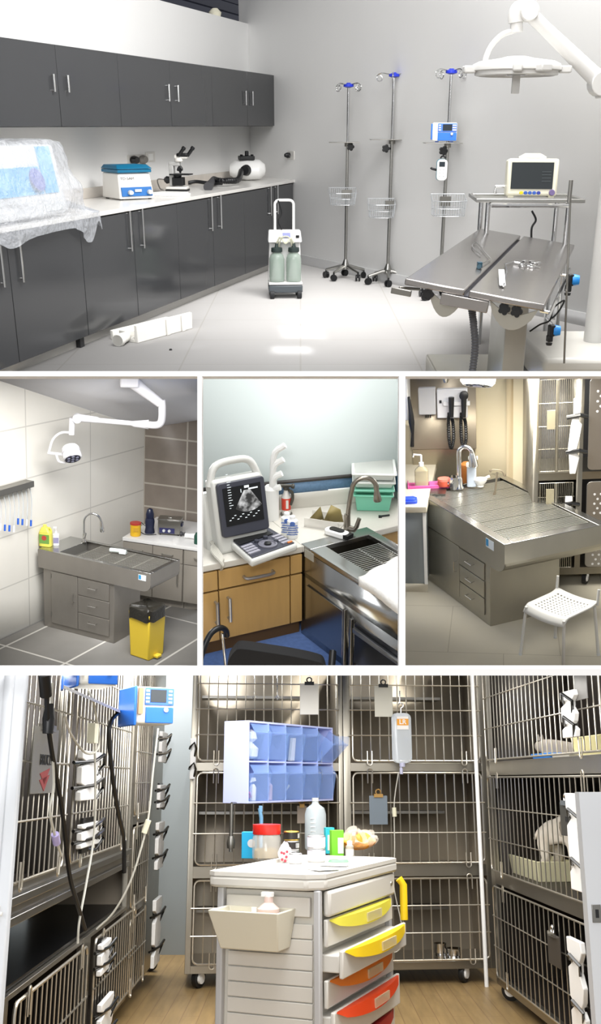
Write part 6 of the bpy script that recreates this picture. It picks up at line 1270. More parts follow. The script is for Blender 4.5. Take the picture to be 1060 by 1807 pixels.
    # drawers on the right face (x = LW)
    def drawer(z1, z0, hc, name, out=0.0, hcol=None):
        x = LW - .004 + out; m = MB(); m.box((x, .05, z0), (x + .02, LD - .06, z1)); 
        if out: m.box((LW - .05, .06, z0 + .02), (x, LD - .07, z1 - .02))
        d = m.build('drawer', cw, t, bevel=.006, label='drawer with %s handle' % name if name else 'plain top drawer')
        if hcol:
            m = MB(); n = 12; hz = z1 - .002
            lo = [(x + .02 + .05 * sin(PI * i / n) ** .6, .07 + (LD - .15) * i / n) for i in range(n + 1)]
            poly = [(x + .015, .07)] + lo + [(x + .015, LD - .08)]
            hh = .055; vs_l = [(a, b, hz - hh * sin(PI * min(max((b - .07) / (LD - .15), 0), 1)) ** .5 - .004) for a, b in poly]; vs_h = [(a - .006, b, hz) for a, b in poly]
            m.hull(vs_l, vs_h); h = m.build('handle', hcol, d, label=name + ' handle')
            m = MB(); m.box((x + .066, LD * .42, hz - .05), (x + .073, LD * .62, hz - .012)); m.build('label_window', mat('label_clear', 'd8d0b0', .3, alpha_=.5), h)
    ys = {'a': mat('handle_lemon', 'd9cf4a', .35), 'b': mat('handle_yellow', 'e6c21c', .35), 'c': mat('handle_orange', 'd9761f', .35), 'd': mat('handle_red_orange', 'e2481c', .35), 'e': mat('handle_dark_red', 'a3161c', .35)}
    m = MB(); m.box((LW - .005, .05, zt - .17), (LW + .03, LD - .05, zt - .065)); m.build('top_panel', cw, t, bevel=.012); m = MB(); m.lathe([(.012, 0), (.01, .006)], (LW + .03, LD - .12, zt - .11), 14, (1, 0, 0)); m.build('lock', STEELD, t)
    drawer(.77, .66, 0, 'lemon yellow', 0, ys['a']); drawer(.65, .54, 0, 'bright yellow', .07, ys['b']); drawer(.53, .42, 0, 'orange', 0, ys['c']); drawer(.41, .27, 0, 'red-orange', .03, ys['d']); drawer(.26, .1, 0, 'dark red', 0, ys['e'])
    for x, y in ((.05, .06), (LW - .06, .06), (.05, LD - .1), (LW - .06, LD - .1)):
        m = MB(); m.lathe([(.02, -.012), (.038, -.01), (.038, .01), (.02, .012)], (x, y, .04), 16, (1, 0, 0)); m.build('caster', BLACK, t)
    m = MB(); m.box((LW + .0, -.06, -.02), (LW + .09, .05, .05)); m.build('bumper', cw, t, bevel=.01)
    inv = Matrix.Rotation(-yw, 3, 'Z')
    def tp(px, py, z_=zt - .01): return R.z(px, py, z_)
    def lp(p): return inv @ (p - A)
    m = MB(); m.tube([(LW + .03, LD + .02, zt - .1), (LW + .05, LD + .03, zt - .13), (LW + .05, LD + .03, zt - .3)], .02, 10); m.build('yellow_side_bar', ys['b'], t, label='yellow plastic side bar')
    # side bin
    nf = Vector((sin(yw), -cos(yw), 0)); a, b = R.pl(392, 1592, A, nf), R.pl(531, 1692, A, nf); xa, xb = lp(a).x + .02, lp(b).x - .03
    zh, zl_ = lp(R.pl(400, 1597, A, nf)).z, lp(R.pl(520, 1688, A, nf)).z + .03
    t2 = thing(R, 'side_bin', 'cream open plastic bin hooked on trolley side', 'bin', A + Matrix.Rotation(yw, 3, 'Z') @ Vector((xa, .02, zl_)), yw); w_, h_ = xb - xa, zh - zl_
    m = MB(); o1 = [(0, -.16), (w_, -.16), (w_, 0), (0, 0)]; def_in = .02
    lo = [(.03, -.13, 0), (w_ - .03, -.13, 0), (w_ - .03, -.0, 0), (.03, .0, 0)]; hi = [(0, -.2, h_), (w_, -.2, h_), (w_, 0, h_), (0, 0, h_)]; lo2 = [(.035, -.125, .01), (w_ - .035, -.125, .01), (w_ - .035, -.01, .01), (.035, -.01, .01)]; hi2 = [(.012, -.188, h_), (w_ - .012, -.188, h_), (w_ - .012, -.012, h_), (.012, -.012, h_)]
    vs_ = lo + hi + lo2 + hi2; fs = [(3, 2, 1, 0)] + [(i, (i + 1) % 4, 4 + (i + 1) % 4, 4 + i) for i in range(4)] + [(4 + i, 4 + (i + 1) % 4, 12 + (i + 1) % 4, 12 + i) for i in range(4)] + [(12 + i, 12 + (i + 1) % 4, 8 + (i + 1) % 4, 8 + i) for i in range(4)] + [(8, 9, 10, 11)]
    m.add(vs_, fs); m.build('bin', mat('cream_bin', 'e0dccb', .35), t2, bevel=.005)
    t3 = thing(R, 'spray_bottle', 'translucent pump bottle with pink liquid in side bin', 'bottle', A + Matrix.Rotation(yw, 3, 'Z') @ Vector((xa + w_ * .72, -.07, zl_ + .012)), yw)
    m = MB(); m.lathe([(.042, 0), (.048, .01), (.048, h_ * .95), (.02, h_ * 1.1), (.018, h_ * 1.25)], n=20); m.build('bottle', mat('pinkish_clear', 'e2c9c0', .2, alpha_=.85), t3); m = MB(); m.box((-.03, -.012, h_ * 1.25), (.02, .012, h_ * 1.36)); m.cyl((0, 0, h_ * 1.2), (0, 0, h_ * 1.3), .018); m.build('pump', PLASTIC, t3)
    t3 = thing(R, 'small_bottle', 'small white bottle beside the pink bottle in bin', 'bottle', A + Matrix.Rotation(yw, 3, 'Z') @ Vector((xa + w_ * .5, -.06, zl_ + .012)), yw); m = MB(); m.lathe([(.03, 0), (.032, h_ * .6), (.012, h_ * .8), (.012, h_ * .95)], n=16); m.build('bottle', PLASTIC, t3)
    # post and blue bins
    p = tp(407, 1500); m = MB(); pz = R.y(407, 1418, p.y).z; m.cyl((p.x, p.y, zt - .02), (p.x, p.y, pz), .011, n=10); m.lathe([(.022, 0), (.026, .03), (.018, .07)], (p.x, p.y, zt)); q2 = tp(560, 1485); m.cyl((q2.x, q2.y + .25, zt - .02), (q2.x, q2.y + .25, pz), .01, n=10); m.tube([(p.x, p.y, pz), (q2.x, q2.y + .25, pz)], .009)
    one(R, 'bin_support', 'thin grey posts on the trolley carrying the blue bins', 'support', m, STEELD)
    ang = radians(58); p0 = R.y(437, 1418, p.y - .0); dO = Vector((cos(ang), sin(ang), 0)); nO = Vector((dO.y, -dO.x, 0)); pe = R.pl(588, 1400, p0, nO); Lb = (pe - p0).dot(dO); ztp = R.pl(437, 1271, p0, nO).z; Hb = ztp - p0.z
    ob = mat('lilac_case', 'bcc4ee', .35); bb = mat('clear_blue_bin', '9cc0ff', .12, alpha_=.2); dm = mat('divider_blue', 'a9bdf5', .35)
    t = thing(R, 'tilt_bin_organiser', 'lilac tilt-bin organiser with ten clear blue bins above trolley', 'organiser', Vector((p0.x, p0.y, p0.z)), ang); dp = .19
    m = MB(); 
    m.box((0, 0, 0), (.01, dp, Hb)); m.box((Lb - .01, 0, 0), (Lb, dp, Hb)); m.box((.01, dp - .01, 0), (Lb - .01, dp, Hb)); m.box((.01, 0, 0), (Lb - .01, dp - .01, .012)); m.box((.01, 0, Hb - .012), (Lb - .01, dp - .01, Hb)); m.box((.01, 0, Hb * .49), (Lb - .01, dp - .01, Hb * .51))
    m.build('case', ob, t, bevel=.002)
    for r_ in range(2):
        for c in range(5):
            x0, x1 = .012 + (Lb - .024) * c / 5, .012 + (Lb - .024) * (c + 1) / 5; z0 = Hb * (.015 + .5 * r_); h_ = Hb * .46; op = (r_ == 1 and c == 4)
            m = MB(); m.M = xf(0, 0, z0) @ (Matrix.Rotation(radians(38 if op else 0), 4, 'X'))
            for xx in (x0 + .004, x1 - .008): m.prism([(-.008, 0), (-.008, h_ * .93), (.13, h_ * .7), (.13, 0)] if 0 else [(-.004, .01), (-.03, h_ * .76), (.15, h_ * .7), (.15, .01)], xx, xx + .004, 'x')
            m.hull([(x0 + .004, -.006, .01), (x1 - .004, -.006, .01), (x1 - .004, -.002, .01), (x0 + .004, -.002, .01)], [(x0 + .004, -.035, h_ * .78), (x1 - .004, -.035, h_ * .78), (x1 - .004, -.031, h_ * .78), (x0 + .004, -.031, h_ * .78)])
            m.hull([(x0 + .004, -.036, h_ * .74), (x1 - .004, -.036, h_ * .74), (x1 - .004, -.032, h_ * .78), (x0 + .004, -.032, h_ * .78)], [(x0 + .004, -.004, h_ * .97), (x1 - .004, -.004, h_ * .97), (x1 - .004, .0, h_ * .97), (x0 + .004, .0, h_ * .97)])
            m.box((x0 + .004, -.002, .006), (x1 - .004, .14, .01)); m.build('bin', bb, t, label='tipped open clear bin' if op else 'clear blue bin')
    m = MB()
    for c in range(1, 5): x = .012 + (Lb - .024) * c / 5; m.box((x - .004, -.004, .01), (x + .004, dp * .9, Hb - .01))
    m.build('divider', dm, t)
    def ob_(s_, z_, mb, name, lab, m_, cat, y_=.06): return one(R, name, lab, cat, mb, m_, p0 + dO * s_ - nO * y_ + Vector((0, 0, z_)), ang)
    st = (Lb - .024) / 5
    m = MB(); m.lathe([(.0, 0), (.045, .02), (.05, .07), (.0, .12)], (0, 0, 0), 14, sx=1.2); m.lathe([(.0, 0), (.04, .03), (.03, .07), (0, .09)], (.01, 0, .1), 14); ob_(st * .5, Hb * .5 + .012, m, 'cotton_wool', 'white cotton wool in the first upper blue bin', PLASTIC, 'cotton')
    m = MB(); m.hull([(-.05, 0, 0), (-.01, 0, 0), (-.01, .03, 0), (-.05, .03, 0)], [(.0, 0, .17), (.05, 0, .17), (.05, .03, .17), (0, .03, .17)]); ob_(st * 2.45, Hb * .5 + .012, m, 'green_packet', 'green and white packet in third upper blue bin', mat('packet_green', '3f8f6a', .4), 'packet')
    m = MB(); m.hull([(.0, 0, 0), (.05, 0, 0), (.05, .02, 0), (.0, .02, 0)], [(.03, 0, .15), (.07, 0, .15), (.07, .02, .15), (.03, .02, .15)]); ob_(st * 2.6, Hb * .5 + .012, m, 'white_packet', 'white packet leaning behind green packet in the bin', PLASTIC, 'packet', .03)
    m = MB(); m.lathe([(.03, 0), (.032, .09), (.016, .11), (.018, .14), (0, .142)], n=14); ob_(st * 1.5, .014, m, 'pill_bottle', 'pale pink pill bottle in the second lower blue bin', mat('pill_pink', 'c9b4c4', .4), 'bottle')
    m = MB(); m.lathe([(.02, 0), (.022, .08), (.01, .1)], n=12); m.hull([(-.03, -.005, .11), (.03, -.005, .12), (.03, .005, .12), (-.03, .005, .11)], [(-.01, -.005, .14), (.02, -.005, .14), (.02, .005, .14), (-.01, .005, .14)]); ob_(st * .68, .014, m, 'spray_nozzle', 'white trigger nozzle in the first lower blue bin', PLASTIC, 'nozzle')
    m = MB(); m.tube(spline([(-.04, 0, .01), (0, -.01, .05), (.03, 0, .02), (-.02, .01, .06), (.02, 0, .03), (-.03, 0, .04)], 5), .009, 6); ob_(st * .38, .014, m, 'red_strap', 'crumpled red and violet strap in first lower bin', mat('raspberry', 'b03a5c', .5), 'strap')
    m = MB(); m.tube([(-.05, 0, .02), (.05, 0, .09)], .008, 8); ob_(st * 2.5, .014, m, 'syringe', 'thin pale syringe in third lower blue bin', mat('pale_syringe', 'b9c4c8', .3), 'syringe')
    m = MB(); m.box((-.03, 0, 0), (.01, .03, .2)); ob_(st * 3.4, .014, m, 'pale_carton', 'pale green upright carton in the fourth lower bin', mat('pale_green_carton', 'a9c4c0', .4), 'carton')
    # ---- things on the trolley top
    ztp_ = zt - .011
    def put(px, py): p = R.z(px, py, ztp_); return p, p.y / FPX
    q, s_ = put(470, 1517); t = thing(R, 'treat_jar', 'clear plastic jar with red screw lid on the trolley', 'jar', q)
    r_ = 24 * s_; m = MB(); m.lathe([(r_ * .85, 0), (r_, .012), (r_, 34 * s_), (r_ * .9, 40 * s_)], n=24); m.build('jar', mat('clear_jar', 'e0ded6', .06, alpha_=.35, spec=.8), t); m = MB(); m.lathe([(r_ * .95, 40 * s_), (r_ * .98, 41 * s_), (r_ * .98, 56 * s_), (0, 57 * s_)], n=24); m.build('lid', mat('red_lid', 'd02a22', .35), t, label='red screw lid')
    m = MB(); m.grid(lambda u, v: Vector((r_ * .85 * cos(2 * PI * u) * (1 - max(0, v - .7) * 3), r_ * .85 * sin(2 * PI * u) * (1 - max(0, v - .7) * 3), .01 + 14 * s_ * min(v * 1.4, 1) + .012 * noise.noise(Vector((cos(6.28 * u) * 3, sin(6.28 * u) * 3, v * 5))))), 28, 10, True); m.build('treats', mat('treat_mix', 'a08a5c', .7, 0, .7, 90), t)
    q, s_ = put(437, 1515); t = thing(R, 'blue_carton', 'upright bright blue carton left of red-lidded jar', 'carton', q, radians(-10)); m = MB(); m.box((-11 * s_, 0, 0), (11 * s_, .06, 42 * s_)); m.build('carton', mat('cyan_card', '1b9bc8', .4), t, bevel=.002); m = MB(); m.lathe([(.022, 0), (.022, .001)], (6 * s_, -.001, 24 * s_), 16, (0, -1, 0)); m.build('print', PLASTICG, t)
    q, s_ = put(459, 1500); t = thing(R, 'blue_toothbrush', 'small light blue stick rising behind the red lid', 'stick', q + Vector((0, .1, 0))); m = MB(); m.tube([(0, 0, 0), (.0, 0, 50 * s_), (-3 * s_, 0, 66 * s_)], .012, 8); m.box((-4 * s_, -.01, 60 * s_), (2 * s_, .01, 70 * s_)); m.build('stick', mat('light_blue_stick', '6f9fc4', .4), t)
    def can(px, py, k, r_, h_, body, lidc, lab, grp, n_off=0):
        q, s_ = put(px, py); R_, H_ = r_ * s_, h_ * s_; t = thing(R, 'food_can', lab, 'can', q + Vector((0, 0, k * (H_ + .001))), n_off, grp)
        m = MB(); m.lathe([(R_ * .95, 0), (R_, .004), (R_, H_ - .006), (R_ * .96, H_ - .002), (R_ * .9, H_), (R_ * .88, H_ - .004), (0, H_ - .004)], n=28); m.build('can', mat('can_metal_' + lidc, lidc, .3, .7), t)
        m = MB(); m.lathe([(R_ * 1.012, H_ * .14), (R_ * 1.012, H_ * .86)], n=28); lb = m.build('label', body, t)
        m = MB(); m.M = Matrix.Rotation(.3, 4, 'Z'); m.add([(R_ * 1.02 * sin(a), -R_ * 1.02 * cos(a), z_) for a in (0, .35, .7) for z_ in (H_ * .25, H_ * .75)], [(0, 2, 3, 1), (2, 4, 5, 3)]); m.build('label_panel', mat('panel_light', 'd9d6d2', .5), lb)
    bk = mat('label_black', '25221f', .4); lv = mat('label_lavender', 'c9c6dc', .4)
    for k in range(3): can(514, 1517 - 0, k, 13.2, 15, bk, 'b89a4a' if k == 2 else 'a8a8a8', ['lowest black labelled food can of the three-high stack', 'middle black labelled food can of the three-high stack', 'top black labelled food can with gold rim'][k], 'stacked black food cans', k * .3)
    can(521, 1524, 0, 11, 17, mat('label_white2', 'd5d3d6', .4), 'b5b5b5', 'single pale food can in front of the black stack', None)
    for k in range(2): can(558, 1521, k, 15, 21, lv, 'b5b5b5', ['lower pale lavender labelled can of the stacked pair', 'upper pale lavender labelled can of the stacked pair'][k], 'stacked lavender cans', k * .2)
    q, s_ = put(557, 1502); q = q + Vector((0, .12, 0)); s_ = q.y / FPX; t = thing(R, 'saline_bottle', 'large translucent fluid bottle standing behind the lavender cans', 'bottle', q); r_ = 18 * s_; Hh = R.y(556, 1408, q.y).z - ztp_
    m = MB(); m.lathe([(r_ * .9, 0), (r_, .01), (r_, Hh * .68), (r_ * .85, Hh * .8), (r_ * .35, Hh * .88), (r_ * .28, Hh * .93)], n=24); m.build('bottle', mat('saline_plastic', 'c9d3d8', .15, alpha_=.6), t); m = MB(); m.lathe([(r_ * .32, Hh * .93), (r_ * .32, Hh), (0, Hh)], n=16); m.build('cap', PLASTICG, t)
    m = MB()
    for k in range(6): m.box((-.03, -r_ - .001, Hh * (.2 + .08 * k)), (-.0, -r_ + .01, Hh * (.2 + .08 * k) + .003))
    m.build('scale_marks', PLASTIC, t)
    for (px, py, w_, h_, col, nm, lab, dy) in ((583, 1508, 15, 42, '2fb0bd', 'teal_carton', 'teal carton standing behind the green carton', .05), (596, 1513, 21, 43, '6fbf2e', 'green_carton', 'bright green medicine carton with white side on trolley', 0)):
        q, s_ = put(px, py); t = thing(R, nm, lab, 'carton', q + Vector((0, dy, 0)), radians(12)); m = MB(); m.box((-w_ * s_ / 2, 0, 0), (w_ * s_ / 2, .05, h_ * s_)); m.build('carton', mat('card' + col, col, .4), t, bevel=.002)
        m = MB(); m.box((0 if nm[0] == 'g' else -w_ * s_ * .3, -.002, .02), (w_ * s_ * .46, 0, h_ * s_ * .72)); m.build('print', mat('card_print', 'd9dcc9', .5), t)
    q, s_ = put(617, 1513); t = thing(R, 'glass_vial', 'small glass vial with white cap near trolley corner', 'bottle', q); m = MB(); m.lathe([(6 * s_, 0), (6.5 * s_, .004), (6.5 * s_, 18 * s_), (4 * s_, 20 * s_)], n=18); m.build('vial', mat('vial_glass', 'c9c2b4', .1, alpha_=.7), t); m = MB(); m.lathe([(4.5 * s_, 20 * s_), (4.5 * s_, 26 * s_), (0, 26 * s_)], n=16); m.build('cap', PLASTIC, t); m = MB(); m.lathe([(6.7 * s_, 3 * s_), (6.7 * s_, 13 * s_)], n=18); m.build('label', PLASTIC, t)
    q, s_ = put(630, 1500); q = q + Vector((0, .0, 0))
    def lump(w_, d_, h_, am, sc, seed): return lambda u, v: Vector((w_ * cos(2 * PI * u) * sin(PI * v) , d_ * sin(2 * PI * u) * sin(PI * v), h_ * (1 - cos(PI * (1 - v))) / 2)) * (1 + am * noise.noise(Vector((cos(2 * PI * u) * sc, sin(2 * PI * u) * sc, v * sc + seed))))
    t = thing(R, 'orange_bag', 'crumpled orange and clear plastic bag at the trolley back', 'bag', q); m = MB(); m.grid(lump(28 * s_, .1, 24 * s_, .4, 3, 1), 40, 20, True); m.build('contents', mat('orange_stuff', 'e09a35', .5, 0, .2, 15), t); m = MB(); m.grid(lump(32 * s_, .12, 30 * s_, .6, 3.5, 4), 44, 22, True); m.build('film', mat('bag_film', 'eee9dc', .12, 0, 0, 20, .6, None, .35), t)
    q, s_ = put(502, 1522); m = MB(); m.grid(lump(10 * s_, .03, 27 * s_, .5, 2.5, 9), 24, 14, True); t = one(R, 'paw_print_cloth', 'white cloth with red dots beside black cans', 'cloth', m, mat('dotted_cloth', 'e2d6d4', .8), q)
    m = MB()
    for a, b in ((-.4, .2), (.3, .35), (-.1, .55), (.4, .65), (-.5, .6), (.1, .12)): m.lathe([(.007, 0), (.006, .003)], (a * 10 * s_, -.032, b * 27 * s_), 10, (0, -1, 0))
    m.build('red_dots', mat('dot_red', 'c43a4a', .5), t)
    for k, (px, py, rz_) in enumerate(((545, 1533, .2), (590, 1528, -.3), (575, 1536, .5))):
        q, s_ = put(px, py); m = MB(); m.box((-.07, -.05, .001 + .002 * k), (.07, .05, .003 + .002 * k)); o = one(R, 'paper_sheet', ['left paper slip lying at trolley front corner', 'right paper slip with blue print on the trolley top', 'front paper slip lying on the other two'][k], 'paper', m, PLASTIC, q, rz_, 'paper slips'); m = MB()
        for j in range(3): m.box((-.05, -.03 + .02 * j, .0031 + .002 * k), (.03, -.025 + .02 * j, .0036 + .002 * k))
        m.build('print', mat('print_blue', '4a68a8'), o)
    q, s_ = put(672, 1521); m = MB(); m.lathe([(.0, 0), (.03, 0), (.026, .012), (0, .013)], n=20, sx=1.8); one(R, 'green_dish', 'flat clear green dish lying beside the green carton', 'dish', m, mat('green_dish', '7fb58c', .2), put(597, 1521)[0])
    # ---- pumps and trays on the left bank
    def bigpump(px, py, w_, h_, lab, yl):
        q = R.y(px, py, yl); s_ = yl / FPX; t = thing(R, 'infusion_pump', lab, 'infusion pump', q, radians(28)); W0, H0 = w_ * s_, h_ * s_; bl = mat('pump_blue', '2d6fd0')
        m = MB(); m.box((-W0 * .3, -.11, 0), (W0 * .55, .11, H0)); m.build('housing', mat('pump_cream', 'ddd9cd', .35), t, bevel=.012)
        m = MB(); m.box((-W0 * .36, -.12, -.01), (-W0 * .3, .14, H0 * 1.01)); m.build('side_clamp', bl, t, bevel=.006)
        m = MB(); m.box((-W0 * .1, -.118, H0 * .02), (W0 * .54, -.109, H0 * .45)); m.build('lower_front', bl, t, bevel=.004)
        m = MB(); m.box((-W0 * .12, -.118, H0 * .5), (W0 * .54, -.109, H0 * .97)); fr = m.build('keypad', mat('pump_keypad', '4a7ad0'), t, bevel=.003)
        m = MB(); m.box((.0, -.121, H0 * .58), (W0 * .36, -.118, H0 * .92)); m.build('screen', mat('dark_lcd', '2b3238'), fr); m = MB()
        for i in range(4):
            for x in (-W0 * .07, W0 * .45): m.box((x - .008, -.122, H0 * (.56 + .1 * i)), (x + .01, -.118, H0 * (.61 + .1 * i)))
        m.build('buttons', PLASTIC, fr); m = MB(); m.cyl((W0 * .36, -.125, H0 * .38), (W0 * .36, -.118, H0 * .38), .012); m.build('latch', PLASTICG, t)
        m = MB(); m.box((-W0 * .28, -.112, H0 * .25), (-W0 * .18, -.13, H0 * .95)); m.build('door_bar', mat('tan_bar', 'b08a6a', .5), t)
    bigpump(250, 1279, 78, 62, 'blue and cream infusion pump hanging beside the far left cages', 5.0)
    bigpump(150, 1212, 80, 60, 'blue infusion pump cut by top edge above left cages', 4.1)
    PLx = lambda px, py, off=.12: R.pl(px, py, PL_ + nl * off, nl)
    a, b = PLx(115, 1222, .02), PLx(212, 1252, .02)
    m = MB(); m.hull([PLx(112, 1215, .02), PLx(112, 1215, .3), PLx(212, 1258, .2), PLx(212, 1258, .02)], [PLx(112, 1209, .02), PLx(112, 1209, .3), PLx(212, 1253, .2), PLx(212, 1253, .02)]); one(R, 'pump_tray', 'slanting stainless tray shelf under the pumps at top left', 'shelf', m, STEEL)
    def line(pts, r_, m_, lab, name='drip_line', off=.16, cat='tubing'):
        m = MB(); m.tube(spline([PLx(*p, off) for p in pts], 6), r_, 6); return one(R, name, lab, cat, m, m_)
    lc = mat('line_clear', 'd5d3c8')
    line([(82, 1225), (84, 1270), (92, 1330), (105, 1400), (112, 1450), (122, 1540), (135, 1590), (150, 1640)], .009, BLACK, 'thick black power lead running down the nearest left cages', 'power_lead', cat='cord')
    m = MB(); m.cyl(PLx(78, 1190, .16), PLx(81, 1228, .16), .02, n=12); m.lathe([(.018, -.05), (.022, 0), (.014, .05)], PLx(86, 1268, .16), 12); one(R, 'black_plug', 'black cylindrical plug at the top of black power lead', 'plug', m, BLACK)
    line([(114, 1262), (125, 1295), (150, 1328), (170, 1325), (175, 1300), (165, 1240), (155, 1218)], .005, lc, 'clear drip line looping over the white latch')
    line([(167, 1310), (168, 1400), (165, 1480), (152, 1560), (140, 1625), (137, 1665)], .005, lc, 'clear drip line hanging straight from the cream clamp')
    m = MB(); m.box(PLx(160, 1312, .15), PLx(168, 1276, .18)); one(R, 'roller_clamp', 'cream roller clamp on the loop of drip line', 'clamp', m, mat('cream_clamp', 'dfdcc2'))
    line([(92, 1205), (90, 1280), (95, 1380), (88, 1430), (97, 1475), (108, 1510)], .005, lc, 'clear drip line beside the thick black lead')
    m = MB(); m.cyl(PLx(97, 1472, .16), PLx(100, 1488, .16), .014, n=10); one(R, 'line_connector', 'small lavender connector on drip line near black lead', 'connector', m, mat('lavender_conn', 'b9aede', .4))
    line([(208, 1258), (195, 1275), (193, 1310), (200, 1380), (210, 1440), (218, 1480), (219, 1540)], .011, BLACK, 'black cable hanging from the cream infusion pump', 'power_lead', .1, 'cord')
    Pf = lambda px, py: R.y(px, py, 4.9)
    m = MB(); m.tube(spline([Pf(279, 1285), Pf(270, 1360), Pf(262, 1440), Pf(248, 1500), Pf(228, 1560), Pf(200, 1610), Pf(170, 1640)], 6), .005, 6); one(R, 'drip_line', 'clear drip line slanting down from the cream pump', 'tubing', m, lc)
    m = MB(); m.cyl(Pf(262, 1447), Pf(254, 1470), .014, n=10); one(R, 'roller_clamp', 'cream roller clamp on the slanting drip line', 'clamp', m, mat('cream_clamp', 'dfdcc2'))
    # ---- cat, dog, bowls and trays in the right bank
    RP = lambda px, py, off: R.pl(px, py, c0 - nr * off, nr)
    RZ = lambda px, py, off, zf: Vector((*RP(px, py, off).xy, zf))
    zf1 = zz4 - .018 + .0; zf2 = zz2 - .018
    q = RZ(992, 1332, .25, zf1); s_ = q.y / FPX
    t = thing(R, 'cat', 'grey tabby cat curled behind blue bowl in the top right cage', 'cat', q, aR + .8); fur = mat('cat_fur', '8d857b', .9, 0, .35, 14)
    k = s_ * 58
    pts = [(0, 0, .2), (.3, .05, .24), (.6, .1, .2), (-.25, 0, .3), (-.5, -.1, .42), (-.66, -.18, .38), (-.3, -.22, .08), (-.6, -.35, .03), (.55, -.2, .07), (.2, -.35, .04), (.8, .0, .1), (.6, -.4, .05), (.1, -.5, .05)]
    pts = [Vector(p) * k * 1.2 for p in pts]
    body = skinned('body', pts, [(0, 1), (1, 2), (0, 3), (3, 4), (4, 5), (3, 6), (6, 7), (2, 8), (8, 9), (2, 10), (10, 11), (11, 12)], [r * k * 1.25 for r in (.26, .27, .2, .2, .19, .1, .09, .06, .12, .06, .06, .05, .04)], fur, t)
    hp = pts[4]
    for sx in (-1, 1):
        m = MB(); e = hp + Vector((-.02, sx * .09, .15)) * k; m.lathe([(.075 * k, 0), (.05 * k, .08 * k), (.004, .17 * k)], e, 10, (0, sx * .25, 1)); m.build('ear', fur, t)
        m = MB(); e = hp + Vector((-.14, sx * .08 - .1, .06)) * k; m.lathe([(0, 0), (.03 * k, .01 * k), (0, .025 * k)], e, 10, (-.7, -.6, 0)); m.build('eye', mat('cat_eye', '3a3a20', .1), t)
    m = MB(); m.lathe([(0, 0), (.02 * k, .01 * k), (0, .03 * k)], pts[5] + Vector((-.1, -.08, .02)) * k, 8, (-.7, -.6, 0)); m.build('nose', mat('nose_pink', 'b07a70', .5), t)
    def tray(pa, pb, off, zf, h_, col, lab, name='litter_tray', d_=.25):
        a, b = RZ(*pa, off, zf), RZ(*pb, off, zf); w_ = (b - a).length; t = thing(R, name, lab, 'tray', a, aR); m = MB()
        lo = [(.03, .02, 0), (w_ - .03, .02, 0), (w_ - .03, d_ - .02, 0), (.03, d_ - .02, 0)]; hi = [(0, 0, h_), (w_, 0, h_), (w_, d_, h_), (0, d_, h_)]
        lo2 = [(.036, .026, .008), (w_ - .036, .026, .008), (w_ - .036, d_ - .026, .008), (.036, d_ - .026, .008)]; hi2 = [(.014, .014, h_), (w_ - .014, .014, h_), (w_ - .014, d_ - .014, h_), (.014, d_ - .014, h_)]
        m.add(lo + hi + lo2 + hi2, [(3, 2, 1, 0)] + [(i, (i + 1) % 4, 4 + (i + 1) % 4, 4 + i) for i in range(4)] + [(4 + i, 4 + (i + 1) % 4, 12 + (i + 1) % 4, 12 + i) for i in range(4)] + [(12 + i, 12 + (i + 1) % 4, 8 + (i + 1) % 4, 8 + i) for i in range(4)] + [(8, 9, 10, 11)])
        m.build('tray', mat('tray_' + col, col, .4), t, bevel=.004)
    tray((936, 1342), (968, 1341), .06, zf1, .05, '2d80d8', 'blue feeding dish in the top right cage before cat', 'blue_dish', .14)
    tray((972, 1341), (1003, 1338), .06, zf1, .035, 'dcd8cc', 'white feeding dish beside the blue dish', 'white_dish', .14)
    tray((1008, 1336), (1062, 1332), .1, zf1, .12, 'd9d09a', 'pale yellow litter tray in top right cage')
    tray((880, 1538), (948, 1552), .12, zf2, .12, 'd9d3ae', 'pale yellow litter tray in the middle right cage')
    q = RZ(1003, 1568, .3, zf2); s_ = q.y / FPX; k = 132 * s_; t = thing(R, 'dog', 'white dog standing behind the dark card plate, middle right cage', 'dog', q, aR + .7)
    du = mat('dog_coat', 'd8cfc0', .9, 0, .12, 12)
    # standing three-quarter on: chest towards the door, head lowered to the right
    pts = [(-.05, .1, .62), (-.3, .2, .60), (-.42, .22, .55), (.1, .0, .66), (.22, -.02, .78), (.3, -.05, .9), (.38, -.16, .86), (.12, -.04, .5), (.12, -.05, .27), (.13, -.04, .05), (.15, -.1, .02), (.24, .1, .5), (.25, .1, .26), (.25, .1, .04), (.27, .05, .02),
           (-.42, .12, .42), (-.34, .1, .28), (-.46, .12, .16), (-.43, .1, .03), (-.4, .05, .015), (-.36, .3, .42), (-.28, .3, .28), (-.4, .32, .16), (-.37, .3, .03), (-.34, .26, .015), (-.55, .26, .6), (-.62, .24, .48)]
    pts = [Vector(p) * k for p in pts]
    ed = [(0, 1), (1, 2), (0, 3), (3, 4), (4, 5), (5, 6), (3, 7), (7, 8), (8, 9), (9, 10), (3, 11), (11, 12), (12, 13), (13, 14), (2, 15), (15, 16), (16, 17), (17, 18), (18, 19), (2, 20), (20, 21), (21, 22), (22, 23), (23, 24), (2, 25), (25, 26)]
    rd = [.17, .16, .15, .18, .12, .12, .055, .075, .05, .04, .045, .07, .05, .04, .045, .1, .07, .04, .035, .045, .1, .07, .04, .035, .045, .035, .02]
    skinned('body', pts, ed, [r * k for r in rd], du, t)
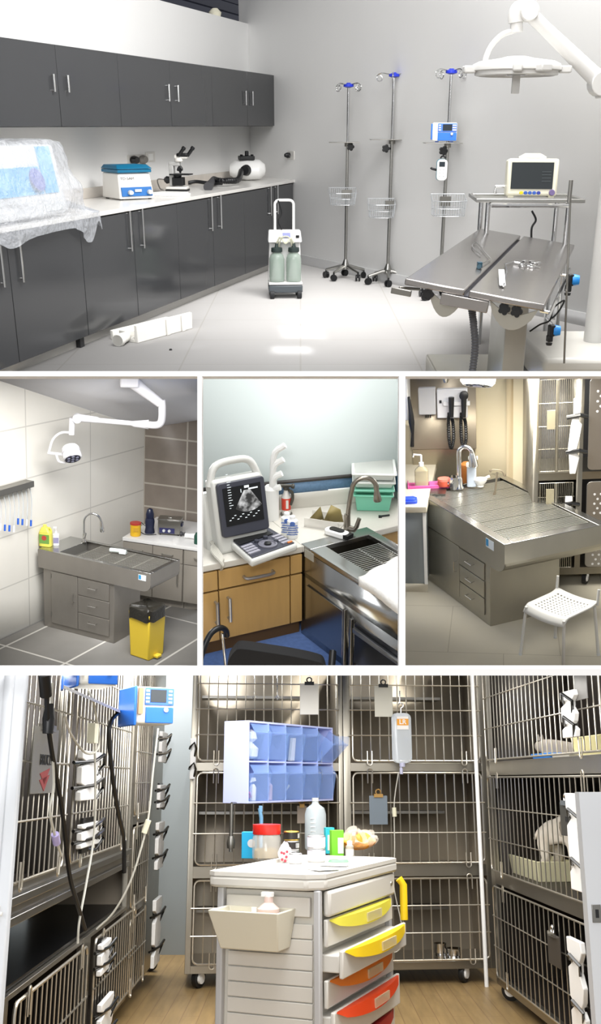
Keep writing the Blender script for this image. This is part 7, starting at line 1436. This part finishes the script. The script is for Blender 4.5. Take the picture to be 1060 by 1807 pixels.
    for sx in (-1, 1):
        m = MB(); e = pts[5] + Vector((sx * .1, .02, .07)) * k; m.hull([e + Vector((-.02, 0, 0)) * k, e + Vector((.03, 0, 0)) * k, e + Vector((.03, .03, 0)) * k, e + Vector((-.02, .03, 0)) * k], [e + Vector((sx * .06 - .01, 0, -.15)) * k, e + Vector((sx * .06 + .02, 0, -.15)) * k, e + Vector((sx * .06 + .02, .02, -.15)) * k, e + Vector((sx * .06 - .01, .02, -.15)) * k]); m.build('ear', mat('dog_ear', '5b4638', .9), t, bevel=.01)
        m = MB(); m.lathe([(0, 0), (.018 * k, .006 * k), (0, .02 * k)], pts[5] + Vector((sx * .05 + .03, -.1, .03)) * k, 10, (.2, -1, 0)); m.build('eye', BLACK, t)
    m = MB(); m.lathe([(0, 0), (.028 * k, .01 * k), (0, .035 * k)], pts[6] + Vector((.02, -.06, .02)) * k, 10, (.5, -1, 0)); m.build('nose', BLACK, t)
ward()
# ================================================================ white bars standing for the gutters between views; rooms are cut along sight planes
SEC = [('T', None, 655, None, None), ('L', 664, 1180, None, 348), ('M', 664, 1180, 356, 704), ('R', 664, 1180, 715, None), ('B', 1192, None, None, None)]
def cutplane(p0, p1):
    """plane through the eye and two pixels; normal"""
    return ray(*p0).cross(ray(*p1)).normalized()
PL = {}
for nm, t_, b_, l_, r_ in SEC:
    c = []
    if t_: n = cutplane((0, t_ - 4), (1060, t_ - 4)); c.append(n if n.z < 0 else -n)
    if b_: n = cutplane((0, b_ + 4), (1060, b_ + 4)); c.append(n if n.z > 0 else -n)
    if l_: n = cutplane((l_ - 4, 0), (l_ - 4, 1800)); c.append(n if n.x > 0 else -n)
    if r_: n = cutplane((r_ + 4, 0), (r_ + 4, 1800)); c.append(n if n.x < 0 else -n)
    PL[nm] = c                                   # keep side: n.(p-CAM) > 0
bpy.context.view_layer.update()
def roomof(o):
    while o.parent: o = o.parent
    return o.get('_room')
dead = []
for o in list(COL.objects):
    if o.type != 'MESH': continue
    rn = roomof(o)
    if rn not in PL: continue
    mw = o.matrix_world
    for n in PL[rn]:
        ds = [(mw @ v.co - CAM).dot(n) for v in o.data.vertices]
        if not ds or min(ds) >= 0: continue
        if max(ds) <= 0: dead.append(o); break
        if o.data.users > 1: o.data = o.data.copy()
        bm = bmesh.new(); bm.from_mesh(o.data); iv = mw.inverted(); co = iv @ CAM; no = (mw.to_3x3().transposed() @ n).normalized()
        res = bmesh.ops.bisect_plane(bm, geom=bm.verts[:] + bm.edges[:] + bm.faces[:], dist=1e-6, plane_co=co, plane_no=no, clear_inner=True)
        if len(bm.faces) < 3000:
            ed = [e for e in res['geom_cut'] if isinstance(e, bmesh.types.BMEdge) and e.is_valid]
            try: bmesh.ops.holes_fill(bm, edges=ed, sides=0)
            except Exception: pass
        bm.to_mesh(o.data); bm.free()
        if not o.data.polygons: dead.append(o); break
dead = set(dead); go = True
while go:
    go = False
    for o in list(dead):
        if not kids(o): dead.discard(o); bpy.data.objects.remove(o); go = True
for o in dead: o.data = bpy.data.meshes.new('trimmed')
for o in list(COL.objects):
    if o.type == 'EMPTY' and not kids(o): bpy.data.objects.remove(o)
for o in COL.objects:
    if '_room' in o: del o['_room']
PE = mat('white_gutter_paint', 'f4f4f4', .7, emit=0)
def partition(name, x0, y0, x1, y1, D, dep=.06):  # shallow white bar filling one gutter between the views
    m = MB(); k = D / FPX
    m.box(((x0 - 530) * k, D, (903.5 - y1) * k), ((x1 - 530) * k, D + dep, (903.5 - y0) * k))
    o = m.build(name, PE); o.location = CAM; o['kind'] = 'structure'
partition('trim_11', -150, 655, 1210, 664, 3.0)
partition('trim_12', -150, 1180, 1210, 1192, 2.9)
partition('trim_13', 348, 664, 356, 1180, 2.95, .04)
partition('trim_10', 704, 664, 715, 1180, 2.95, .04)
